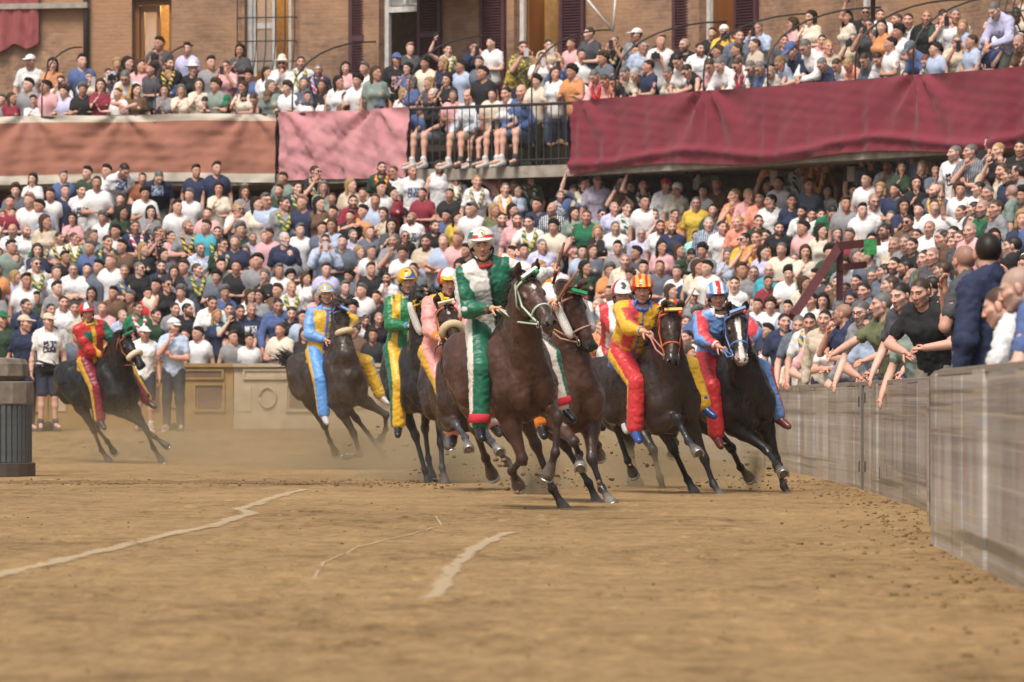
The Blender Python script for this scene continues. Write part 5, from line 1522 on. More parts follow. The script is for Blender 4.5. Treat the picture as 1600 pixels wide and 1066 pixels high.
    V = V + Nn * ((0.0055 * wob(V * [1, 1, .7], 0.19, 1) - 0.004 * np.abs(wob(V * [1, 1, .5], 0.11, 3)) + 0.002 * wob(V, 0.06, 2)) * lowl)[:, None]
    add, D = near(P, V)
    base = np.array(s['coat'])
    pal = [base, np.array(s.get('points', base * 0.35)), np.array(s.get('hoof', (0.10, 0.085, 0.07))), np.array(s.get('muz', base * 0.4)), np.array(s.get('headc', base * 0.95)), np.array((0.55, 0.48, 0.4))]
    col = blend_cols(add, D, pal)
    q = (V - poll) @ HR
    if s.get('blaze'):
        wd = 0.014 + 0.03 * np.clip((0.55 - np.abs(q[:, 0] - 0.12) * 2.2), 0, 1) + 0.012 * (q[:, 0] > 0.42)
        mk = (np.abs(q[:, 1]) < wd) & (q[:, 2] > -0.085) & (q[:, 0] > 0.03) & (q[:, 0] < 0.58) & (D.argmin(1) >= 0)
        col[mk] = (0.62, 0.56, 0.52)
    if s.get('star'):
        mk = (np.abs(q[:, 1] - 0.005) < 0.016) & (np.abs(q[:, 0] - 0.16) < 0.03 - np.abs(q[:, 1])) & (q[:, 2] > -0.04)
        col[mk] = (0.6, 0.52, 0.48)
    col = np.clip(col * (1 + 0.12 * wob(V, 0.4, 3))[:, None], 0.004, 1)
    gl = np.array([Wp[0], Wp[1], 0.0])
    o = obj("horse", mesh_np("horse", V - gl, Q, True, col), M['coat'], loc=gl)
    tag(o, s['label'], "horse", "racing horses")
    add_child = lambda n, me, mat, c=None: obj(n, me, mat, o, color=c)
    # eyes
    for y in (1, -1):
        m = MB().ball(h(0.165, y * 0.074, -0.066) - gl, 0.021, 10, 8)
        add_child("eye", m.mesh("eye", True), M['gloss'], (0.012, 0.008, 0.006))
    # mane: wind-blown locks on the crest
    rs = np.random.RandomState(int(d * 10)); m = MB()
    for i in range(170):
        t = rs.uniform(0.02, 1.0)
        p = b(0.25, 0, 1.585) * (1 - t) + h(-0.05, 0, 0.012) * t + Lv * rs.uniform(-.02, .02)
        sd = rs.choice([-1, 1], p=[.7, .3]); L = rs.uniform(0.07, 0.14)
        pts = [p]; dv = nrm(Uv * 0.5 - Fv * 0.6 + Lv * sd * 0.7 + rs.normal(size=3) * .25)
        for j in range(4):
            p = p + dv * L / 4; pts.append(p); dv = nrm(dv - Fv * 0.25 - Uv * 0.38 + Lv * sd * 0.12)
        m.tube([x - gl for x in pts], [0.008, 0.008, 0.007, 0.005, 0.001], 3)
    for i in range(14):
        p = h(0.0, rs.uniform(-.03, .03), 0.02); pts = [p]
        for j in range(3):
            p = p + nrm(hF * 0.8 + hU * 0.25 + rs.normal(size=3) * .2) * 0.045; pts.append(p)
        m.tube([x - gl for x in pts], [0.012, 0.011, 0.008, 0.002], 4)
    add_child("mane", m.mesh("mane", True), M['hair'], s.get('mane', (0.012, 0.010, 0.009)))
    m = MB(); td = s.get('tail', (-1, 0, -0.25))
    for i in range(170):
        p = b(-0.97 + rs.uniform(-.02, .02), rs.uniform(-.03, .03), 1.37 + rs.uniform(-.03, .03)); pts = [p]; L = rs.uniform(0.4, 0.8)
        dv = nrm(B @ np.array([-1, 0, 0.15]) + rs.normal(size=3) * 0.1)
        for j in range(6):
            p = p + dv * L / 6; pts.append(p); dv = nrm(dv + (B @ np.array(td)) * 0.28 + rs.normal(size=3) * 0.12)
        m.tube([x - gl for x in pts], [0.009, 0.010, 0.009, 0.008, 0.006, 0.004, 0.001], 3)
    add_child("tail", m.mesh("tail", True), M['hair'], s.get('mane', (0.012, 0.010, 0.009)))
    # iron shoes
    for ho, hd in hooves:
        a = nrm(np.cross(hd, Lv)); c_ = ho + hd * 0.128
        side = np.cross(hd, a)
        pts = [c_ + a * 0.052 * math.cos(w) + side * 0.052 * math.sin(w) - gl for w in np.linspace(-2.2, 2.2, 9)]
        add_child("horseshoe", MB().tube(pts, 0.010, 5).mesh("horseshoe", True), M['metal'])
    # bridle
    bc = s.get('bridle', (0.35, 0.08, 0.05)); m = MB()
    def loop(x, z0, ry, rz, r, a0=0, a1=2 * math.pi, n=18):
        return [h(x, ry * math.sin(w), z0 + rz * math.cos(w)) - gl for w in np.linspace(a0, a1, n)]
    m.tube(loop(0.36, -0.095, 0.072, 0.082, 0, 0, 6.283), 0.010, 6)
    m.tube(loop(0.075, -0.05, 0.094, 0.08, 0, -1.9, 1.9), 0.011, 6)
    for y in (1, -1):
        m.tube([h(-0.01, y * 0.03, 0.03) - gl, h(0.03, y * 0.088, -0.03) - gl, h(0.2, y * 0.092, -0.12) - gl, h(0.36, y * 0.072, -0.115) - gl, h(0.45, y * 0.055, -0.115) - gl], 0.0095, 6)
        m.tube([h(0.02, y * 0.088, -0.04) - gl, h(0.08, y * 0.085, -0.2) - gl, h(0.12, y * 0.03, -0.265) - gl], 0.008, 6)
    bri = add_child("bridle", m.mesh("bridle", True), M['leather'], bc)
    rings = []
    for y in (1, -1):
        c_ = h(0.455, y * 0.062, -0.12); rings.append(c_)
        obj("bit_ring", MB().tube([c_ + hF * 0.03 * math.cos(w) + hU * 0.03 * math.sin(w) - gl for w in np.linspace(0, 6.283, 12)], 0.006, 5).mesh("bit_ring", True), M['metal'], bri)
    fl = s.get('fleece')
    if fl == 'nose':
        pts = [h(0.345, 0.088 * math.sin(w), -0.085 + 0.088 * math.cos(w)) - gl for w in np.linspace(-1.9, 1.9, 15)]
        mm = MB().tube(pts, [0.03] + [0.042] * 13 + [0.03], 12)
        me = mm.mesh("sheepskin_noseband", True)
        add_child("sheepskin_noseband", me, M['fleece'], s.get('fleecec', (0.62, 0.50, 0.32)))
    elif fl == 'cheek':
        for y in (1, -1):
            pts = [h(x, y * (0.115 - 0.03 * x), -0.10 - 0.02 * math.sin(x * 6)) - gl for x in np.linspace(0.02, 0.40, 9)]
            add_child("sheepskin_cheek_roll", MB().tube(pts, [0.02, .036, .04, .042, .043, .043, .042, .038, .02], 12).mesh("sheepskin_cheek_roll", True), M['fleece'], (0.72, 0.68, 0.66))
    # painted frontlet between the ears
    fc = s.get('frontlet')
    if fc:
        tl = s.get('ftilt', 0.0)
        axv = nrm(hL * math.cos(tl) + hU * 0.15 + hF * math.sin(tl)); up_ = nrm(hU - axv * np.dot(hU, axv)); dp = np.cross(axv, up_)
        c0 = h(0.055, 0, 0.06); RR = np.stack([axv, up_, dp], 1)
        for i, cc in enumerate(fc):
            m = MB().box(c0 + up_ * ((i - (len(fc) - 1) / 2) * 0.026) - gl, (0.17, 0.025, 0.028), RR)
            obj("frontlet_band", m.mesh("frontlet_band"), M['gloss'], bri, color=cc)
        m = MB().ball(c0 + dp * 0.0 + axv * 0.07 + hF * 0.03 - gl, (0.024, 0.02, 0.024), 10, 8)
        obj("rosette", m.mesh("rosette", True), M['gloss'], bri, color=fc[0])
    return dict(o=o, gl=gl, b=b, F=Fv, U=Uv, L=Lv, rings=rings, h=h, bc=bc)

def helmet_parts(colf):
    def base():
        P = [ell((0, 0.014, 0.052), (0.118, 0.142, 0.118), 0, 0.02), cutp((0, -0.55, -0.83), 0.02, 0.008), ell((0, -0.115, 0.06), (0.095, 0.05, 0.013), 0, 0.015, rotx(0.25))]
        P = [P[0], P[1], P[2]]
        return sdf_mesh(P, 0.009)
    V, Q = cached('helmet', base)
    shell = mesh_np("helmet", V, Q, True, colf(V))
    def lin():
        P = [ell((0, 0.02, 0.03), (0.108, 0.128, 0.105), 0, 0.02), cutp((0, -0.80, -0.60), 0.028, 0.008), cutp((0, 0.3, -1), 0.07, 0.01)]
        P2 = sdf_mesh(P, 0.011); m = MB(); m.add(P2[0], [tuple(r) for r in P2[1].tolist()])
        for y in (1, -1):
            m.tube([(y * 0.098, 0.0, -0.02), (y * 0.085, -0.02, -0.075), (y * 0.045, -0.05, -0.118), (0, -0.06, -0.126)], 0.009, 6)
        return m.mesh("helmet_lining", True)
    return shell, cached('lining', lin)

def make_jockey(s, H):
    b, Fv, Uv, Lv = H['b'], H['F'], H['U'], H['L']
    seat = b(s.get('sx', 0.0), 0, 1.60)
    hip = at(*s['hip'], seat[1])
    neck = reach(hip, *s['neck'], 0.53, s.get('nsgn', -1))
    face = nrm(s.get('face', Fv)); tf = nrm(s.get('torso', Fv))
    up = nrm(neck - hip)
    Tc = frame(hip, up, tf)
    Tp = frame(hip, nrm(up * 0.4 + Uv * 0.8), Fv)
    hc = reach(neck, *s['head'], 0.135, s.get('hsgn', -1))
    hu = nrm(nrm(hc - neck) * 0.35 + np.array(s.get('hup', (0, -0.12, 1))))
    Th = frame(hc, hu, face)
    J = dict(Tc=Tc, Tp=Tp, Th=Th, build=1.14, sw=.165)
    for k, sg in (('R', -1), ('L', 1)):
        S = tp(Tc, (sg * 0.205, 0.01, 1.405 - HIPZ))
        a = s['arm' + k]
        E = reach(S, *a[0], 0.295, a[2][0]); W = reach(E, *a[1], 0.26, a[2][1])
        hd = nrm(W - E); pn = nrm(np.cross(hd, Lv) * -1 + Lv * -sg * 0.4); pn = nrm(pn - hd * np.dot(pn, hd))
        J['arm' + k] = (S, E, W, hd, pn)
        Hh = tp(Tp, (sg * 0.13, -0.02, -0.04))
        l = s['leg' + k]
        K = reach(Hh, *l[0], 0.45, l[3][0]); A = reach(K, *l[1], 0.42, l[3][1]); toe = A + 0.17 * nrm(Fv * 0.9 - Uv * 0.5 + Lv * sg * 0.22)
        # thighs lie outside the horse's barrel
        J['leg' + k] = (Hh, K, A, toe)
    gl = H['gl']
    def sh(me):
        me.transform(Matrix.Translation(Vector(-gl))); return me
    body = sh(make_body("person", J, 'm', 0.019, 0.0068, 0.0, 1.3, feet=False))
    o = obj("person", body, M['skin'], loc=gl, color=s.get('skin', (.60, .35, .26)))
    tag(o, s['label'], "jockey", "racing jockeys")
    o["hairtone"] = s.get('hairtone', (.025, .018, .014)); o["beard"] = s.get('beard', 0.35); o["stubble"] = 0.9
    jk = obj("jacket", sh(make_shirt("jacket", J, 'm', 'loose', 0.0115 if gl[1] < 50 else 0.015, 0.77, s['jacket'], 0.0055, int(gl[1]))), M['silk'], o)
    br_ = obj("breeches", sh(make_trousers("breeches", J, False, 0.014, s['breeches'], 0.02, thick=0.018, wr=.006, ws=.11)), M['silk'], o)
    # collar ring
    cc = s['collar']; m = MB()
    pts = [tp(Tc, (0.074 * math.sin(w), -0.0 - 0.072 * math.cos(w), 1.475 - HIPZ + 0.02 * (-math.cos(w)) * -0.6)) - gl for w in np.linspace(0, 6.283, 17)]
    m.tube(pts, 0.010, 8, squash=1.6)
    obj("collar", m.mesh("collar", True), M['cloth'], jk, color=cc)
    for k in 'RL':
        S, E, W, hd, pn = J['arm' + k]
        m = MB().tube([E + (W - E) * 0.78 - gl, E + (W - E) * 0.84 - gl, E + (W - E) * 0.93 - gl], [0.044, 0.048, 0.046], 12)
        obj("cuff", m.mesh("cuff", True), M['cloth'], jk, color=s['cuff'])
        Hh, K, A, toe = J['leg' + k]
        obj("shoe", sh(shoe_mesh("shoe", A, toe, nrm(K - A))), M['gloss'], o, color=s['shoe'])
        if s.get('hem'):
            m = MB().tube([K + (A - K) * 0.84 - gl, K + (A - K) * 0.92 - gl, K + (A - K) * 1.0 - gl], [0.089, 0.092, 0.096], 16)
            obj("trouser_hem", m.mesh("trouser_hem", True), M['cloth'], br_, color=s['hem'])
    shell, lin = helmet_parts(s['helmet'])
    Tl = T4(Th[:3, :3], Th[:3, 3] - gl)
    for n, me, mt, c in (("helmet", shell, M['enamel'], None), ("helmet_lining", lin, M['leather'], (0.012, 0.012, 0.014))):
        if n == "helmet": hob = ob = obj(n, me, mt, o, color=c); ob.matrix_local = Matrix(Tl)
        else: obj(n, me, mt, hob, color=c)
    # reins from the bit to the rein hand
    for r in H['rings']:
        k = s.get('rein', 'R'); W, hd = J['arm' + k][2], J['arm' + k][3]; e = W + hd * 0.07
        mid = (r + e) / 2 - np.array([0, 0, 0.05])
        m = MB().tube([r - H['gl'], (r * .6 + mid * .4) - H['gl'] , mid - H['gl'], (e * .6 + mid * .4) - H['gl'], e - H['gl']], 0.009, 6)
        obj("rein", m.mesh("rein", True), M['leather'], H['o'], color=s.get('reinc', H['bc']))
    # whip held in the other hand
    if s.get('whip'):
        w0 = s['whip']; k = s.get('whiphand', 'L'); W, hd = J['arm' + k][2], J['arm' + k][3]
        g = W + hd * 0.08
        tip = reach(g, *w0[0], w0[1], w0[2]); butt = g - nrm(tip - g) * 0.12
        m = MB().tube([butt - gl, g - gl, (g + tip) / 2 - gl + np.array([0, 0, 0.01]), tip - gl], [0.013, 0.014, 0.015, 0.010], 8)
        w_ = obj("whip", m.mesh("whip", True), M['leather'], loc=gl, color=w0[3])
        tag(w_, w0[4], "whip", "whips held by the jockeys")
    return o

def K(*c): return np.array(c, float)
RED, WHITE, GREEN, YEL, BLUE, LBL, ORG, PINK, BLK, CRM, MAR = K(.50, .025, .03), K(.74, .72, .70), K(.01, .13, .075), K(.72, .42, .03), K(.05, .14, .48), K(.17, .36, .76), K(.75, .22, .02), K(.78, .33, .30), K(.02, .02, .025), K(.70, .63, .56), K(.20, .012, .035)
def pick(conds, cols, default):
    n = len(conds[0]); out = np.tile(default, (n, 1)).astype(float)
    for c, k in zip(conds, cols): out[c] = k
    return out
def tor(i): return i['tag'] == TORSO
def arm_of(i, s): return i['tag'] == (RARM if s == 'R' else LARM)

# jackets -----------------------------------------------------------
def jk_lead(i):
    R, L = arm_of(i, 'R'), arm_of(i, 'L'); oR, oL = i['oR'], i['oL']
    return pick([i['x'] < 0, (i['x'] < 0) & (i['y'] > 0.09), (np.abs(i['x'] - 0.02) < 0.009) & (i['y'] < 0), R, R & (oR[:, 0] < -0.05), L, L & (oL[:, 0] < 0.0)],
                [WHITE * .95, GREEN, BLK, GREEN, WHITE * .95, WHITE * .95, GREEN], GREEN)
def jk_left(i):
    R, L = arm_of(i, 'R'), arm_of(i, 'L')
    return pick([(i['x'] < 0), (i['x'] < -.02) & ((tor(i) & (i['z'] < 1.40))) & ((tor(i) & (i['z'] > 1.12))), R, L, L & (i['tL'] > .3), (np.abs(i['x']) < 0.03) & (i['y'] < 0), (tor(i) & (i['z'] > 1.47) & (np.abs(i['x']) < .095)), (tor(i) & (i['z'] < 0.9))],
                [RED, GREEN, RED, GREEN, GREEN, YEL, YEL, YEL], RED)
def jk_blue(i):
    R, L = arm_of(i, 'R'), arm_of(i, 'L')
    return pick([i['y'] > 0.02, R, L, L & (i['oL'][:, 0] > 0.0), (np.abs(i['x']) < 0.02) & (i['y'] < 0), (tor(i) & (i['z'] > 1.46)), (tor(i) & (i['z'] < .93))],
                [YEL, LBL, YEL, YEL, BLUE, LBL, YEL], YEL)
def jk_green(i):
    R, L = arm_of(i, 'R'), arm_of(i, 'L'); st = np.sin(i['x'] * 38 + 0.6)
    return pick([st > .35, (np.abs(i['x'] - .04) < .035) & (i['y'] < 0), R | L, R & (i['oR'][:, 0] > 0.012) & (i['tR'] < .5), L & (i['oL'][:, 0] < 0), (tor(i) & (i['z'] > 1.47) & (np.abs(i['x']) < .095)), (tor(i) & (i['z'] < .92))],
                [YEL, LBL, GREEN * K(1.2, 1.3, .8), YEL, YEL, YEL, LBL], GREEN * K(1.2, 1.3, .8))
def jk_pink(i):
    return pick([(tor(i) & (i['z'] > 1.46)), (tor(i) & (i['z'] < .93)), (i['tag'] == RARM) & (i['tR'] > .8)], [YEL, ORG, ORG], PINK)
def jk_orange(i):
    R, L = arm_of(i, 'R'), arm_of(i, 'L')
    return pick([i['x'] < 0, L, L & (i['oL'][:, 0] > 0.02), L & (i['tL'] > .3) & (i['tL'] < .45)], [WHITE, WHITE, GREEN, ORG], ORG)
def jk_stripes(i):
    R, L = arm_of(i, 'R'), arm_of(i, 'L')
    a = np.sin(i['x'] * 30 + 1.0) * np.where((tor(i) & (i['z'] > 1.05)), 1, -1)
    return pick([a > 0, (i['x'] > .02) & (i['y'] < 0) & ((tor(i) & (i['z'] > 1.0))), (np.abs(i['x'] - .015) < .01) & (i['y'] < 0), R, R & (i['oR'][:, 0] < -.01), R & (i['tR'] < .12), L, L & (i['oL'][:, 0] < .0), (tor(i) & (i['z'] < .84)), (tor(i) & (i['z'] > 1.49) & (np.abs(i['x']) < .095))],
                [YEL, YEL, BLUE, RED * K(1.2, 2.6, 2.2), YEL, YEL, RED * K(1.2, 1.6, 1.6), YEL, BLUE, BLUE], RED * K(1.2, 2.6, 2.2))
def jk_hidden(i):
    return pick([np.sin(i['x'] * 40) > .2, (tor(i) & (i['z'] < .9)), (tor(i) & (i['z'] < .85))], [WHITE, BLUE, RED], RED)
def jk_rb(i):
    R, L = arm_of(i, 'R'), arm_of(i, 'L')
    return pick([(i['y'] > .03), R, R & (i['oR'][:, 0] < -.04), L, L & (i['oL'][:, 0] > .04), (np.abs(i['x'] - .03) < .012) & (i['y'] < 0), (tor(i) & (i['z'] > 1.49) & (np.abs(i['x']) < .095)), (tor(i) & (i['z'] < .9))],
                [RED, RED * K(1.2, 2, 2), LBL, RED * K(1.2, 2, 2), LBL, LBL * .6, WHITE, LBL], LBL)
# breeches ----------------------------------------------------------
def side(i, k): return i['o' + k][:, 0]
def br_lead(i):
    R = i['tag'] == RLEG; L = i['tag'] == LLEG
    return pick([R & (side(i, 'R') < -.058), L, L & (side(i, 'L') > .06)], [CRM * 1.05, CRM, GREEN], GREEN)
def two(main, stripe, off=.07, dirn=-1, other=None, ostripe=None):
    def f(i):
        R = i['tag'] == RLEG; L = i['tag'] == LLEG
        return pick([R & (side(i, 'R') * dirn > off), L, L & (side(i, 'L') * -dirn > off)], [stripe, main if other is None else other, (stripe if ostripe is None else ostripe)], main)
    return f
# helmets -----------------------------------------------------------
def hm(fn):
    def f(V):
        x, y, z = V[:, 0], V[:, 1], V[:, 2]; a = np.arctan2(x, -y + 0.02)
        return fn(x, y, z, a)
    return f
hm_lead = hm(lambda x, y, z, a: pick([z < .098, z < .068, y > .06, (np.hypot(x, z - .112) < .033) & (y < 0), (np.hypot(x, z - .112) < .023) & (y < 0), (np.hypot(x - .004, z - .108) < .013) & (y < 0), (a < -.6) & (z > .075) & (z < .125), y < -.13],
     [RED, WHITE, GREEN, K(.5, .36, .08), WHITE, K(.3, .16, .06), GREEN, WHITE], WHITE))
hm_left = hm(lambda x, y, z, a: pick([(np.abs(a) < .5) & (z > .07), (a > .1) & (a < .5) & (z > .07), y < -.12], [WHITE, GREEN, RED], RED))
hm_blue = hm(lambda x, y, z, a: pick([(np.sin(a * 5.5) * np.sin(z * 75)) > 0, z < .06], [YEL, WHITE * .8], LBL))
hm_green = hm(lambda x, y, z, a: pick([np.sin(a * 2.6 + 1) > .45, (np.hypot(x, z - .12) < .04) & (y < 0), (np.hypot(x + .02, z - .13) < .016) & (y < 0), z < .055], [BLUE * .6, YEL * K(1, 1.2, 2), RED, YEL], YEL))
hm_pink = hm(lambda x, y, z, a: pick([np.abs(a) > .9, z < .085, (np.abs(a) > .9) & (z < .085)], [RED, YEL, RED], WHITE))
hm_orange = hm(lambda x, y, z, a: pick([np.abs(a) < .4, a > 1], [WHITE, GREEN], ORG))
hm_stripes = hm(lambda x, y, z, a: pick([np.sin(x * 105 + .9) > 0, z < .05], [YEL, RED], RED * 1.15))
hm_hidden = hm(lambda x, y, z, a: pick([(np.abs(np.abs(a) - 1.0) < .22), (np.hypot(x, z - .12) < .032) & (y < 0)], [RED, BLK * 3], WHITE))
hm_rb = hm(lambda x, y, z, a: pick([np.abs(x) < .022, (np.abs(x) >= .022) & (np.abs(x) < .05), np.abs(x) > .085, z < .052], [RED, WHITE, WHITE, LBL * .7], LBL * .8))
CAMDIR = np.array([0, -1.0, 0])
def fdir(yaw, pitch=0): y, p = math.radians(yaw), math.radians(pitch); return np.array([math.sin(y) * math.cos(p), -math.cos(y) * math.cos(p), math.sin(p)])

